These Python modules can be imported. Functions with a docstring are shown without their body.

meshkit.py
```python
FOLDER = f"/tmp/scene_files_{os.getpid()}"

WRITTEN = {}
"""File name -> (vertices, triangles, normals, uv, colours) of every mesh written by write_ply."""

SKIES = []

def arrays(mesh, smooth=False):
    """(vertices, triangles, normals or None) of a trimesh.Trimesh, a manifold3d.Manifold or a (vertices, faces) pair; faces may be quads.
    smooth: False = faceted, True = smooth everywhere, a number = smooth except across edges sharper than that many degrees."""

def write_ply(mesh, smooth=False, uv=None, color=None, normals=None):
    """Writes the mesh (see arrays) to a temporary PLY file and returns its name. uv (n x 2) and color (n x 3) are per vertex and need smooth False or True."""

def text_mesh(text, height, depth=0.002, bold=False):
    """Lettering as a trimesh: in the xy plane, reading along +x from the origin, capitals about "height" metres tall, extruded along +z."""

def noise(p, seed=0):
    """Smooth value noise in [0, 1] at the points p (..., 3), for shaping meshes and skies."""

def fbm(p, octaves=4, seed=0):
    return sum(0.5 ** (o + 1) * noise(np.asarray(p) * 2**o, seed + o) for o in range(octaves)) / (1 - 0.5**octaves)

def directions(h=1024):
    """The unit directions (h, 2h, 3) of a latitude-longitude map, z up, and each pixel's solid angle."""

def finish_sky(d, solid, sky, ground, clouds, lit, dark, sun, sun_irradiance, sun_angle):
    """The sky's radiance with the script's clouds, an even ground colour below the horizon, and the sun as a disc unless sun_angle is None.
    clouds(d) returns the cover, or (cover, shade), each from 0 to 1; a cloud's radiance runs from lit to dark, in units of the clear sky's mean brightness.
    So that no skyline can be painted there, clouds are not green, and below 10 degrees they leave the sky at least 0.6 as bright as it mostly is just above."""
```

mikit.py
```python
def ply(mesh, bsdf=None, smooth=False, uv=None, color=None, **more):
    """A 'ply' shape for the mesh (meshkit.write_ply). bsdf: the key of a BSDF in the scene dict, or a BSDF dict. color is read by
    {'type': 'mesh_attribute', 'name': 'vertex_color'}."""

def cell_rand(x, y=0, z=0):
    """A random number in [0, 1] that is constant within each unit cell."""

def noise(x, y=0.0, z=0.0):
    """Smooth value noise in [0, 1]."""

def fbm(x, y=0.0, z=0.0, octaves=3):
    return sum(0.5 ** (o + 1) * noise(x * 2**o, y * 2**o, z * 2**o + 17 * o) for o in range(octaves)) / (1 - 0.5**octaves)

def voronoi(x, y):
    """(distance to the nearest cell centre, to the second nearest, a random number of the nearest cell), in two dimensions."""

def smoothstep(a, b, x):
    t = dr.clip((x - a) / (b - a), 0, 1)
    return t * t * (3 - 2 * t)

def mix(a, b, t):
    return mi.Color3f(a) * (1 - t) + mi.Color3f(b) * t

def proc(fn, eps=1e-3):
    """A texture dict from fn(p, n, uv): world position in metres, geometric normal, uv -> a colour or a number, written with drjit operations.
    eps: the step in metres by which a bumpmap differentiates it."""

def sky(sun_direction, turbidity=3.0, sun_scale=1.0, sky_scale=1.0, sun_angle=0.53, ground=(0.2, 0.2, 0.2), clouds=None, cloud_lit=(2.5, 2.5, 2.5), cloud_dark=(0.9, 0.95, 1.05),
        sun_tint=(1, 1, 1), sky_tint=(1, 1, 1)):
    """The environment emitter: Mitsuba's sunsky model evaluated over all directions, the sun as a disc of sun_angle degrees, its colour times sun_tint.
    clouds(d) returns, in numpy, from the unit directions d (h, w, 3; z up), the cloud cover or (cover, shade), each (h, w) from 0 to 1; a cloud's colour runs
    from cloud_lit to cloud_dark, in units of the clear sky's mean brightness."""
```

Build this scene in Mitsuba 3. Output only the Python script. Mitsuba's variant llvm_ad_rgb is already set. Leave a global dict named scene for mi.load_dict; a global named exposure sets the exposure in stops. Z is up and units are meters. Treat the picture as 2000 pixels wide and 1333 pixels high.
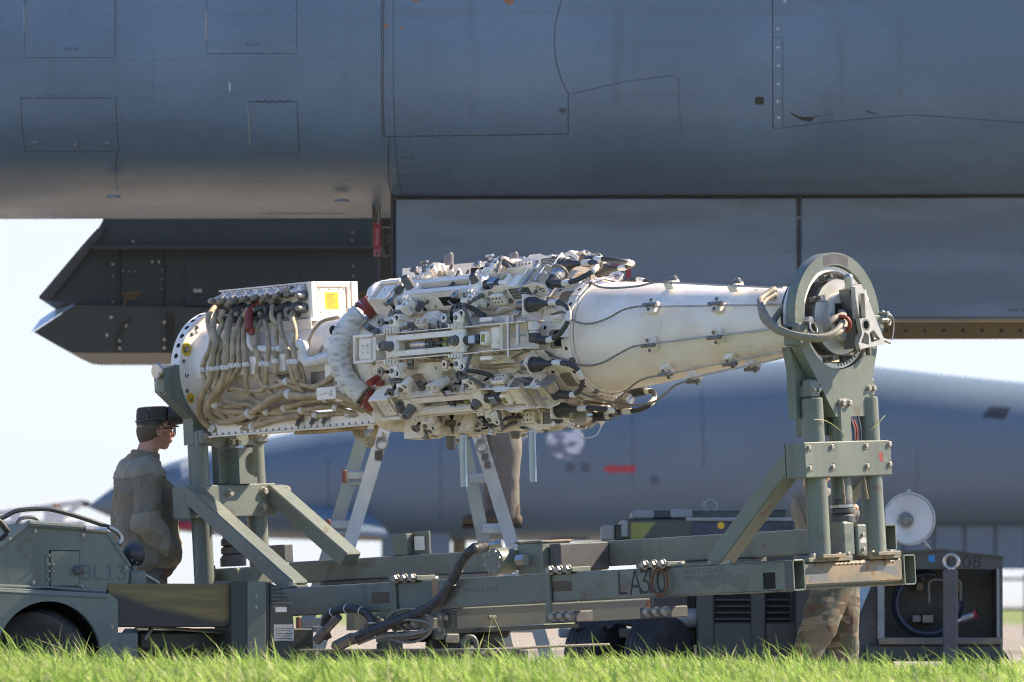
import math, random
import numpy as np, trimesh, drjit as dr, mitsuba as mi, mikit, meshkit
from shapely.geometry import Polygon, Point, box as sbox
from mikit import noise, fbm, voronoi, cell_rand, smoothstep, mix

rng = np.random.default_rng(7)
T = mi.ScalarTransform4f
scene, labels = {}, {}
# ---------------------------------------------------------------- camera, sky, exposure
CZ, FOV, PITCH = 0.60000,8.664628,0.039638
scene['camera'] = {'type': 'thinlens', 'fov': FOV, 'fov_axis': 'x', 'near_clip': 1.0, 'far_clip': 9000.0,
    'aperture_radius': 0.026, 'focus_distance': 39.2,
    'to_world': T().look_at(origin=[0, 0, CZ], target=[0, math.cos(PITCH), CZ + math.sin(PITCH)], up=[0, 0, 1])}
SUN = (0.72, 0.27, 0.64)
def veil(d):
    z = d[..., 2]
    n = meshkit.fbm(d * [2.0, 2.0, 6.0] + 5.0, 4)
    t = np.clip((z - .05) / .22, 0, 1); low = 1 - t * t * (3 - 2 * t)
    return np.clip(0.7 * low + np.clip((n - 0.56) * 1.6, 0, 0.35), 0, 1)
scene['sky'] = mikit.sky(SUN, turbidity=3, sun_scale=1.25, ground=(0.3, 0.27, 0.23), clouds=veil, cloud_lit=(1.66, 1.60, 1.60), sky_tint=(0.86, 0.97, 1.17))
exposure = 2.65

# ---------------------------------------------------------------- helpers
TRAILER = np.array([[0.728054, 0.683563, -0.051763, 1.832604], [-0.68454, 0.728974, -0.001595, 38.0], [0.036644, 0.036595, 0.998658, 2.241138], [0.0, 0.0, 0.0, 1.0]])
def frame(o, yaw=0.0, pitch=0.0, roll=0.0):
    c, s = math.cos(yaw), math.sin(yaw)
    R = np.array([[c, -s, 0], [s, c, 0], [0, 0, 1.0]])
    cp, sp = math.cos(pitch), math.sin(pitch)
    R = R @ np.array([[cp, 0, -sp], [0, 1, 0], [sp, 0, cp]])
    cr, sr = math.cos(roll), math.sin(roll)
    R = R @ np.array([[1, 0, 0], [0, cr, -sr], [0, sr, cr]])
    m = np.eye(4); m[:3, :3] = R; m[:3, 3] = o
    return m
def M(v, f): return trimesh.Trimesh(np.asarray(v, float), np.asarray(f, int), process=False)
def cat(*ms): return trimesh.util.concatenate([m for m in ms if m is not None])
def tri_quads(q): q = np.asarray(q); return np.vstack([q[:, [0, 1, 2]], q[:, [0, 2, 3]]])
_sg = np.array([[x, y, z] for x in (-1, 1) for y in (-1, 1) for z in (-1, 1)], float)
_cb = np.vstack([_sg * k for k in ([1, .8, .8], [.8, 1, .8], [.8, .8, 1])])
_cf = None
def bx(c, s, ch=None):
    """chamfered box, centre c, full size s"""
    global _cf
    if _cf is None:
        h = trimesh.Trimesh(_cb, process=False).convex_hull
        idx = [int(np.argmin(((_cb - p) ** 2).sum(1))) for p in h.vertices]
        _cf = np.array(idx)[h.faces]
    s = np.asarray(s, float) / 2
    ch = min(0.006, 0.25 * s.min()) if ch is None else min(ch, .45 * s.min())
    v = np.vstack([_sg * (s - ch * np.array(k)) for k in ([0, 1, 1], [1, 0, 1], [1, 1, 0])])
    return M(v + np.asarray(c, float), _cf)
def bb(a, b, ch=None):
    a, b = np.asarray(a, float), np.asarray(b, float)
    return bx((a + b) / 2, np.abs(b - a), ch)
def basis(d):
    d = np.asarray(d, float); d = d / np.linalg.norm(d)
    x = np.cross(d, [0, 0, 1.0] if abs(d[2]) < .9 else [1.0, 0, 0]); x /= np.linalg.norm(x)
    return x, np.cross(d, x), d
def lathe(prof, p=(0, 0, 0), d=(0, 0, 1), n=20, close=True):
    """profile [(r, t)] turned about the axis through p along d; sharp profile corners stay sharp through smooth angle"""
    x, y, z = basis(d); p = np.asarray(p, float)
    a = np.arange(n) * 2 * np.pi / n
    ring = np.cos(a)[:, None] * x + np.sin(a)[:, None] * y
    v, f = [], []
    for r, t in prof: v.append(p + ring * max(r, 1e-5) + z * t)
    k = len(prof); i = np.arange(n); j = (i + 1) % n
    for q in range(k - 1):
        f.append(np.stack([q * n + i, q * n + j, (q + 1) * n + j, (q + 1) * n + i], 1))
    v = np.vstack(v); f = tri_quads(np.vstack(f))
    if close:
        c0, c1 = len(v), len(v) + 1
        v = np.vstack([v, p + z * prof[0][1], p + z * prof[-1][1]])
        o = (k - 1) * n
        f = np.vstack([f, np.stack([j, i, i * 0 + c0], 1), np.stack([o + i, o + j, i * 0 + c1], 1)])
    return M(v, f)
def cy(p0, p1, r, r2=None, n=16, ch=0.0):
    p0, p1 = np.asarray(p0, float), np.asarray(p1, float); L = np.linalg.norm(p1 - p0); r2 = r if r2 is None else r2
    pr = [(r, 0), (r2, L)] if not ch else [(r - ch, 0), (r, ch), (r2, L - ch), (r2 - ch, L)]
    return lathe(pr, p0, p1 - p0, n)
def pipe(p0, p1, ro, ri, n=24, deep=None):
    """tube open at p1 (hollow down to deep)"""
    p0, p1 = np.asarray(p0, float), np.asarray(p1, float); L = np.linalg.norm(p1 - p0); deep = L * .9 if deep is None else deep
    return lathe([(ro, 0), (ro, L), (ri, L), (ri, L - deep)], p0, p1 - p0, n)
def spline(pts, step=0.02, closed=False):
    P = np.asarray(pts, float)
    if len(P) == 2: return P
    Q = np.vstack([P[-1], P, P[:2]]) if closed else np.vstack([2 * P[0] - P[1], P, 2 * P[-1] - P[-2]])
    out = []
    for i in range(1, len(Q) - 2):
        a, b, c, d = Q[i - 1:i + 3]
        m = max(2, int(np.linalg.norm(c - b) / step)); t = np.linspace(0, 1, m, endpoint=False)[:, None]
        out.append(.5 * (2 * b + (c - a) * t + (2 * a - 5 * b + 4 * c - d) * t ** 2 + (3 * b - a - 3 * c + d) * t ** 3))
    if not closed: out.append(P[-1:])
    return np.vstack(out)
def tube(pts, r, n=8, step=0.02, raw=False, closed=False, wob=None):
    P = np.asarray(pts, float) if raw else spline(pts, step, closed)
    t = np.gradient(P, axis=0) if not closed else np.roll(P, -1, 0) - np.roll(P, 1, 0)
    t /= np.linalg.norm(t, axis=1, keepdims=True) + 1e-12
    x, _, _ = basis(t[0]); X = []
    for k in t:
        x = x - k * (x @ k); x /= np.linalg.norm(x) + 1e-12; X.append(x)
    X = np.array(X); Y = np.cross(t, X)
    a = np.arange(n) * 2 * np.pi / n
    R = np.broadcast_to(np.asarray(r, float), (len(P),)).copy()
    if wob is not None: R = R * wob(np.arange(len(P)))
    v = (P[:, None] + R[:, None, None] * (np.cos(a)[None, :, None] * X[:, None] + np.sin(a)[None, :, None] * Y[:, None])).reshape(-1, 3)
    k = len(P); i = np.arange(n); j = (i + 1) % n; f = []
    for q in range(k - (0 if closed else 1)):
        w = (q + 1) % k
        f.append(np.stack([q * n + i, q * n + j, w * n + j, w * n + i], 1))
    f = tri_quads(np.vstack(f))
    if not closed:
        v = np.vstack([v, P[0], P[-1]]); o = (k - 1) * n
        f = np.vstack([f, np.stack([j, i, i * 0 + k * n], 1), np.stack([o + i, o + j, i * 0 + k * n + 1], 1)])
    return M(v, f)
def prism(poly, o, ex, ey, depth):
    """2-D outline (list or shapely) laid at o in directions ex, ey, and thickened by the vector depth"""
    g = poly if hasattr(poly, 'exterior') else Polygon(poly)
    if not g.is_valid: g = g.buffer(0)
    ex, ey, depth = (np.asarray(k, float) for k in (ex, ey, depth))
    m = trimesh.creation.extrude_polygon(g, 1.0, engine='earcut')
    v = m.vertices
    w = np.asarray(o, float) + v[:, :1] * ex + v[:, 1:2] * ey + v[:, 2:3] * depth
    f = m.faces if np.dot(np.cross(ex, ey), depth) > 0 else m.faces[:, ::-1]
    return M(w, f)
def ball(c, r, n=2, s=(1, 1, 1)):
    m = trimesh.creation.icosphere(subdivisions=n, radius=1.0)
    return M(m.vertices * np.asarray(s) * r + np.asarray(c, float), m.faces)
def torus(c, axis, R, r, n=24, k=8):
    x, y, _ = basis(axis); a = np.arange(n) * 2 * np.pi / n
    return tube(np.asarray(c, float) + R * (np.cos(a)[:, None] * x + np.sin(a)[:, None] * y), r, k, raw=True, closed=True)
def bolt(p, d, r=0.012, h=0.012, n=6):
    p, d = np.asarray(p, float), np.asarray(d, float) / np.linalg.norm(d)
    return cat(lathe([(r * 1.35, 0), (r * 1.35, h * .25)], p, d, 12), lathe([(r, h * .2), (r, h), (r * .8, h * 1.15)], p, d, n))
def text(s, h, o, ex, ey, d=0.001, bold=True):
    m = meshkit.text_mesh(s, h, d, bold=bold)
    v = m.vertices; ex, ey = np.asarray(ex, float), np.asarray(ey, float); ez = np.cross(ex, ey)
    return M(np.asarray(o, float) + v[:, :1] * ex + v[:, 1:2] * ey + v[:, 2:3] * ez, m.faces)
_used = {}
def key_for(base):
    if base not in _used: _used[base] = 0; return base
    _used[base] += 1; return '%s_%03d' % (base, _used[base])
def thing(name, label, category, group=None, kind=None):
    k = key_for(name)
    labels[k] = {'label': label, 'category': category}
    if group: labels[k]['group'] = group
    if kind: labels[k]['kind'] = kind
    return k
def put(parent, name, mesh, mat, Fm=None, smooth=30, label=None, kind=None, color=None):
    if Fm is not None: mesh = M(trimesh.transform_points(mesh.vertices, Fm), mesh.faces)
    k = key_for(name if parent is None else parent + '__' + name)
    scene[k] = mikit.ply(mesh, mat, smooth, color=color)
    if label or kind:
        labels.setdefault(k, {})
        if label: labels[k]['label'] = label
        if kind: labels[k]['kind'] = kind
    return k
def struct(name, mesh, mat, smooth=False, label=None):
    k = put(None, name, mesh, mat, smooth=smooth); labels[k] = {'kind': 'structure', 'label': label or name.replace('_', ' ')}
    return k

# ---------------------------------------------------------------- materials
def mat(name, color, rough=.5, metal=0.0, spec=.5, bump=None, two=True, **kw):
    def tex(c): return mikit.proc(c) if callable(c) else ({'type': 'rgb', 'value': list(c)} if hasattr(c, '__len__') else c)
    b = {'type': 'principled', 'base_color': tex(color), 'roughness': mikit.proc(rough) if callable(rough) else float(rough), 'metallic': float(metal), 'specular': float(spec), **kw}
    if bump is not None: b = {'type': 'bumpmap', 'tex': mikit.proc(bump[0], bump[1]), 'scale': bump[2], 'bsdf': b}
    scene[name] = {'type': 'twosided', 'bsdf': b} if two else b
def col(*c): return mi.Color3f(*c)
def f_white(p, n, uv):
    a = fbm(p.x * 5, p.y * 5, p.z * 5, 3); b = noise(p.x * 60, p.y * 60, p.z * 14)
    c = mix((.83, .775, .71), (.74, .655, .57), smoothstep(.45, .8, a))
    c = mix(c, (.50, .44, .36), .35 * smoothstep(.72, .95, b) * smoothstep(.4, .7, a))
    return c
mat('white_paint', f_white, .42)
def f_rackw(p, n, uv):
    a = fbm(p.x * 14, p.y * 14, p.z * 14, 3); b = noise(p.x * 90, p.y * 90, p.z * 90)
    c = mix((.82, .77, .70), (.71, .64, .55), smoothstep(.4, .8, a))
    return mix(c, (.40, .35, .28), .5 * smoothstep(.78, .95, b) + .35 * smoothstep(.68, .8, a))
mat('rack_paint', f_rackw, .45)
def f_green(p, n, uv):
    a = fbm(p.x * 2.2, p.y * 2.2, p.z * 2.2, 3); b = noise(p.x * 9, p.y * 9, p.z * 9); s = noise(p.x * 50, p.y * 50, p.z * 50)
    c = mix((.156, .182, .160), (.122, .145, .131), smoothstep(.35, .65, a))
    c = mix(c, (.085, .10, .096), .6 * smoothstep(.70, .74, fbm(p.x * 4 + 3, p.y * 4, p.z * 4, 3)))
    c = mix(c, (.26, .27, .25), .35 * smoothstep(.88, .94, s))
    st = noise(p.x * 16, p.y * 16, p.z * 1.4); c = mix(c, (.10, .112, .10), .45 * smoothstep(.6, .9, st)); sc = noise(p.x * 26 + 40 * p.z, p.y * 26, p.z * 9)
    c = mix(c, (.24, .25, .225), .35 * smoothstep(.86, .93, sc) * smoothstep(.5, .7, a))
    r = smoothstep(.58, .70, fbm(p.x * 7 + 9, p.y * 7, p.z * 7, 4)) * smoothstep(.55, .8, noise(p.x * 22, p.y * 22, p.z * 22))
    return mix(c, (.12, .06, .035), .5 * r)
mat('green_paint', f_green, .42)
def f_rusty(p, n, uv):
    a = fbm(p.x * 6, p.y * 6, p.z * 6, 4); b = noise(p.x * 30, p.y * 30, p.z * 30)
    c = mix((.150, .150, .128), (.24, .19, .13), smoothstep(.38, .62, a))
    return mix(c, (.16, .07, .035), .7 * smoothstep(.6, .8, b) * smoothstep(.4, .6, a))
mat('worn_green', f_rusty, .6)
def f_plane(p, n, uv):
    a = fbm(p.x * .9, p.y * .9, p.z * .9, 3); st = fbm(p.x * 7, p.y * 3, p.z * .7, 3); fine = noise(p.x * 45, p.y * 45, p.z * 45)
    sl = fbm(p.x * 1.1, p.y * 2, p.z * 9, 3)
    c = mix((.132, .202, .292), (.110, .170, .246), smoothstep(.35, .65, a))
    c = mix(c, (.085, .105, .14), .3 * smoothstep(.66, .85, st))
    c = mix(c, (.10, .11, .13), .22 * smoothstep(.62, .8, sl))
    return c * (.95 + .1 * fine)
mat('aircraft_grey', f_plane, lambda p, n, uv: .29 + .16 * fbm(p.x * 3, p.y * 3, p.z * 3), spec=.5, bump=(lambda p, n, uv: fbm(p.x * 2.6, p.y * 2.6, p.z * 2.6, 2), .02, .008))
def f_door(p, n, uv):
    a = fbm(p.x * 1.2, p.y, p.z * 6, 4)
    wx = p.x * 3.1 + 1.6 * fbm(p.x * 4, p.z * 4, 3.0) ; wz = p.z * 3.7 + 1.6 * fbm(p.x * 4 + 7, p.z * 4, 9.0)
    d1, d2, w = voronoi(wx, wz)
    crack = (1 - smoothstep(0.0, .02, d2 - d1)) * smoothstep(.5, .66, fbm(p.x * .9 + 3, p.z * 1.5, 0.0))
    c = mix((.140, .185, .24), (.108, .142, .185), smoothstep(.3, .7, a))
    return mix(c, (.09, .095, .095), .6 * crack)
mat('door_grey', f_door, .4)
mat('far_plane_grey', lambda p, n, uv: mix((.130, .180, .232), (.106, .148, .194), fbm(p.x * .8, p.y * .8, p.z * 1.4)), .42)
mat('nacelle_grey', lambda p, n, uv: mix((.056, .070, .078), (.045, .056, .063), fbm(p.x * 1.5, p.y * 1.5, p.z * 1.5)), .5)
mat('seam_dark', (.035, .036, .036), .6)
mat('primer_tan', lambda p, n, uv: mix((.30, .25, .18), (.22, .18, .125), fbm(p.x * 3, p.y * 3, p.z * 9)), .6)
mat('dark_grey', lambda p, n, uv: mix((.095, .098, .105), (.06, .062, .068), fbm(p.x * 20, p.y * 20, p.z * 20)), .45)
mat('black_rubber', lambda p, n, uv: mix((.028, .029, .031), (.05, .048, .044), smoothstep(.45, .75, fbm(p.x * 9, p.y * 9, p.z * 9))), .62)
mat('black_hole', (.012, .012, .013), .8)
mat('black_plastic', (.042, .044, .048), .4)
mat('mid_grey', lambda p, n, uv: mix((.17, .17, .175), (.11, .11, .115), fbm(p.x * 25, p.y * 25, p.z * 25)), .42)
mat('steel', lambda p, n, uv: mix((.56, .55, .53), (.40, .39, .37), fbm(p.x * 25, p.y * 25, p.z * 25)), .34, metal=.9)
mat('zinc_bolt', lambda p, n, uv: mix((.42, .41, .38), (.26, .24, .20), fbm(p.x * 40, p.y * 40, p.z * 40)), .5, metal=.55)
mat('dark_steel', (.22, .215, .21), .42, metal=.75)
mat('aluminium', lambda p, n, uv: mix((.34, .42, .53), (.23, .29, .38), fbm(p.x * 14, p.y * 14, p.z * 5)), .3, metal=.8)
mat('tan_cable', lambda p, n, uv: mix((.46, .37, .245), (.30, .235, .15), smoothstep(.3, .7, fbm(p.x * 17, p.y * 17, p.z * 17))), .55)
mat('grey_cable', lambda p, n, uv: mix((.27, .255, .22), (.17, .155, .13), fbm(p.x * 30, p.y * 30, p.z * 30)), .55)
mat('white_tape', lambda p, n, uv: mix((.74, .74, .73), (.58, .57, .55), fbm(p.x * 20, p.y * 20, p.z * 20)), .55)
mat('red_paint', lambda p, n, uv: mix((.30, .055, .04), (.19, .035, .03), fbm(p.x * 18, p.y * 18, p.z * 18)), .5)
mat('yellow_label', (.72, .46, .03), .5)
mat('stencil_black', (.03, .033, .035), .6)
mat('label_silver', (.45, .45, .43), .5)
mat('yellow_green', (.24, .26, .07), .5)
mat('magenta', (.35, .05, .22), .4)
mat('orange_stencil', (.36, .18, .04), .6)
mat('dark_green', lambda p, n, uv: mix((.052, .066, .058), (.035, .044, .040), fbm(p.x * 4, p.y * 4, p.z * 4)), .5)
mat('blue_dark', (.035, .05, .085), .4)

# ---------------------------------------------------------------- the setting
def f_tarmac(p, n, uv):
    a = fbm(p.x * .25, p.y * .25, 0, 4); b = noise(p.x * 30, p.y * 30)
    return mix((.235, .208, .172), (.19, .17, .142), smoothstep(.3, .7, a)) * (.9 + .2 * b)
mat('tarmac_concrete', f_tarmac, .85)
def f_turf(p, n, uv):
    a = fbm(p.x * 1.5, p.y * 1.5, 0, 4)
    return mix((.09, .14, .03), (.16, .18, .07), a)
mat('turf', f_turf, .9)
struct('tarmac', M([[-4000, -60, 0], [4000, -60, 0], [4000, 7000, 0], [-4000, 7000, 0]], [[0, 1, 2], [0, 2, 3]]), 'tarmac_concrete', label='pale concrete tarmac')
struct('far_field', M([[-4000, 260, .01], [4000, 260, .01], [4000, 6900, .01], [-4000, 6900, .01]], [[0, 1, 2], [0, 2, 3]]), 'turf', label='green field far beyond the tarmac')
def verge_z(x, y):
    e = np.clip((37.2 - y) / 1.6, 0, 1); e = e * e * (3 - 2 * e)
    p = np.stack([x * .9, y * .6, x * 0], -1)
    return (.245 + .07 * (meshkit.fbm(p, 3, seed=3) - .5)) * e - .03
gx, gy = np.meshgrid(np.linspace(-14, 14, 150), np.concatenate([np.linspace(-50, 25, 20), np.linspace(26, 37.3, 60)]))
gz = verge_z(gx, gy)
nx = gx.shape[1]; ii = np.arange(gx.size).reshape(gx.shape)
q = np.stack([ii[:-1, :-1].ravel(), ii[:-1, 1:].ravel(), ii[1:, 1:].ravel(), ii[1:, :-1].ravel()], 1)
struct('grass_verge', M(np.stack([gx, gy, gz], -1).reshape(-1, 3), tri_quads(q)), 'turf', smooth=True, label='raised turf verge in the foreground')

# ---------------------------------------------------------------- bomber in front: fuselage overhead, bay door, nacelle
FB = frame((0, 46.0, 0), math.radians(-2.6))      # x along the fuselage to its tail, y across, z up
YC, ZC, HW, HL, HU, EXP = 2.25, 4.72, 2.25, 1.29, 1.7, 3.4
def side_y(z):
    z = np.asarray(z, float); t = np.clip(np.where(z < ZC, (ZC - z) / HL, (z - ZC) / HU), 0, 1)
    return YC - HW * (1 - t ** EXP) ** (1 / EXP)
def profile(n=96, bay=False, off=0.0):
    a = np.arange(n) * 2 * np.pi / n + np.pi / n
    c, s = np.cos(a), np.sin(a)
    y = YC + (HW + off) * np.sign(c) * np.abs(c) ** (2 / EXP); z = ZC + (np.where(s < 0, HL, HU) + off) * np.sign(s) * np.abs(s) ** (2 / EXP)
    g = Polygon(np.stack([y, z], 1))
    if bay: g = g.difference(sbox(1.12, 2.0, 2 * YC - 1.12, 4.9))
    return g
air = thing('bomber_aircraft', 'grey bomber whose fuselage fills the top of the photo, bomb bay door hanging open', 'aircraft', 'grey swing wing bombers')
XB = (-0.8133,46.2,3.367)[0]
def hull(g, x0, x1): return prism(g, (x0, 0, 0), (0, 1, 0), (0, 0, 1), (x1 - x0, 0, 0))
put(air, 'forward_fuselage', hull(profile(), -9, XB), 'aircraft_grey', FB, 25)
put(air, 'bay_fuselage', hull(profile(bay=True), XB + .003, 9), 'aircraft_grey', FB, 25)
put(air, 'bay_lining', bb((XB + .1, .66, 3.5), (9, 3.84, 4.86)), 'primer_tan', FB) if False else None
# doors
zt, zb = 3.47, (1.071,47.1,2.613)[2]
x2 = (2.001,47.1,3.421)[0] - .05
XD = (-0.8325,47.1,3.063)[0] - .05
put(air, 'bay_door', bb((XD + .012, 1.04, zb), (x2 - .008, 1.12, zt), .02), 'door_grey', FB)
put(air, 'bay_door', bb((x2 + .008, 1.04, zb), (9, 1.12, zt), .02), 'door_grey', FB)
put(air, 'door_edge_seal', bb((XD - .012, 1.03, zb), (XD + .01, 1.12, zt)), 'seam_dark', FB)
put(air, 'door_sill', bb((XD + .05, 1.06, zb - .012), (9, 1.3, zb + .05)), 'primer_tan', FB)
put(air, 'far_bay_door', bb((XB + .05, 3.75, zb - .03), (9, 3.83, zt)), 'primer_tan', FB)
put(air, 'hinge_strip', bb((XD, 1.03, zt - .003), (9, 1.09, zt + .006)), 'seam_dark', FB)

# surface details of the bomber in front; (x, z) points are dropped on the fuselage side
def on_hull(pts, off=0.0):
    P = np.asarray(pts, float); return np.stack([P[:, 0], side_y(P[:, 1]) - off, P[:, 1]], 1)
def seam(pts, r=.0035, m='seam_dark', nm='seam'):
    P = np.asarray(pts, float); Q = []
    for a, b in zip(P[:-1], P[1:]):
        n = max(2, int(np.linalg.norm(b - a) / .04)); Q += [a + (b - a) * k / n for k in range(n)]
    put(air, nm, tube(on_hull(Q + [P[-1]]), r, 6, raw=True), m, FB)
def panel(x0, x1, z0, z1, nm='access_panel', off=.003, m='aircraft_grey', label=None):
    nz = max(2, int((z1 - z0) / .03)); zs = np.linspace(z0, z1, nz + 1); v, f = [], []
    for z in zs:
        y = float(side_y(z)); v += [(x0, y + .004, z), (x0, y - off, z), (x1, y - off, z), (x1, y + .004, z)]
    for k in range(nz):
        for j in range(3): a = 4 * k + j; f += [(a, a + 1, a + 5, a + 4)]
    return put(air, nm, M(v, tri_quads(f)), m, FB, 20, label)
def rivet(p, r=.006, m='dark_steel', nm='fastener'):
    y = float(side_y(p[1])); put(air, nm, lathe([(r, .0), (r, .004), (r * .6, .006)], (p[0], y, p[1]), (0, -1, .1), 10), m, FB)
def hull_text(s, p, h, m='stencil_black'):
    y = float(side_y(p[1])) - .0045; put(air, 'stencil', text(s, h, (p[0], y, p[1]), (1, 0, 0), (0, .02, 1), .0008, True), m, FB, False)
(a0, b0), (a1, b1) = (-3.338,4.372), (-2.718,4.374)
panel(a0, a1, b0, b0 + .5); seam([(a0, b0 + .5), (a0, b0), (a1, b0), (a1, b0 + .5)])
for k in range(10): rivet((a0 + .025 + k * (a1 - a0 - .05) / 9, b0 + .022), .004)
for k in range(7): rivet((a0 + .015, b0 + .03 + .06 * k), .004); rivet((a1 - .02, b0 + .03 + .06 * k), .004)
hull_text('6235-03', (-3.07,4.424), .016)
(a0, b0), (a1, b1) = (-2.089,4.396), (-1.475,4.4)
panel(a0, a1, b0, b0 + .5); seam([(a0, b0 + .5), (a0, b0), (a1, b0), (a1, b0 + .5)])
for k in range(10): rivet((a0 + .015 + k * (a1 - a0 - .03) / 9, b0 + .015), .005, 'zinc_bolt' if k in (0, 1, 9) else 'dark_steel')
for k in range(6): rivet((a0 + .012, b0 + .05 + .065 * k), .006, 'zinc_bolt' if k % 2 else 'dark_steel'); rivet((a1 - .012, b0 + .05 + .07 * k), .006, 'zinc_bolt' if k % 3 == 0 else 'dark_steel')
hull_text('6235-04', (-1.826,4.447), .016)
(a0, b0), (a1, b1) = (-3.37,3.749), (-2.719,4.097)
panel(a0, a1, b0, b1, 'hinged_hatch'); seam([(a0, b1), (a0, b0), (a1, b0), (a1, b1), (a0, b1)])
for px in range(8): put(air, 'hinge_knuckle', bb((a0 + .03 + px * .07, float(side_y(b1)) - .006, b1 - .004), (a0 + .075 + px * .07, float(side_y(b1)) + .002, b1 + .006), 0), 'dark_grey', FB)
for p, q in (((-3.331,3.798), (-3.258,3.821)), ((-3.037,3.775), (-2.999,3.837)), ((-2.837,3.79), (-2.764,3.817))):
    y = float(side_y((p[1] + q[1]) / 2)); put(air, 'latch', bb((p[0], y - .006, p[1]), (q[0], y - .0035, q[1]), 0), 'dark_grey', FB); put(air, 'latch_tongue', bb((p[0] + .02, y - .008, p[1] + .005), (q[0] - .012, y - .005, q[1] - .01), 0), 'aircraft_grey', FB)
(a0, b0), (a1, b1) = (-1.809,3.735), (-1.476,4.068)
panel(a0, a1, b0, b1, 'hinged_hatch'); seam([(a0, b1), (a0, b0), (a1, b0), (a1, b1), (a0, b1)])
seam([(a0 - .002, b0 + .03), (a0 - .002, b1)], .003, 'label_silver', 'worn_edge')
for k in range(9): put(air, 'hinge_knuckle', bb((a0 + .06 + k * .025, float(side_y(b1)) - .007, b1 - .002 - .006 * (k % 2)), (a0 + .076 + k * .025, float(side_y(b1)) + .002, b1 + .008 - .006 * (k % 2)), 0), 'seam_dark', FB)
for p, q in (((-1.761,3.784), (-1.692,3.807)), ((-1.578,3.783), (-1.509,3.806))):
    y = float(side_y((p[1] + q[1]) / 2)); put(air, 'latch', bb((p[0], y - .006, p[1]), (q[0], y - .0035, q[1]), 0), 'dark_grey', FB)
hull_text('1944-03', (-1.68,3.754), .015)
seam([((-2.089,4.764)[0] - .004, (-2.089,4.694)[1]), (a0 * 0 + (-2.089,4.483)[0] - .004, (-2.089,4.483)[1])], .003, 'label_silver', 'worn_edge'); seam([(-3.345,4.734), (-3.343,4.558)], .0025, 'label_silver', 'worn_edge')
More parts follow.
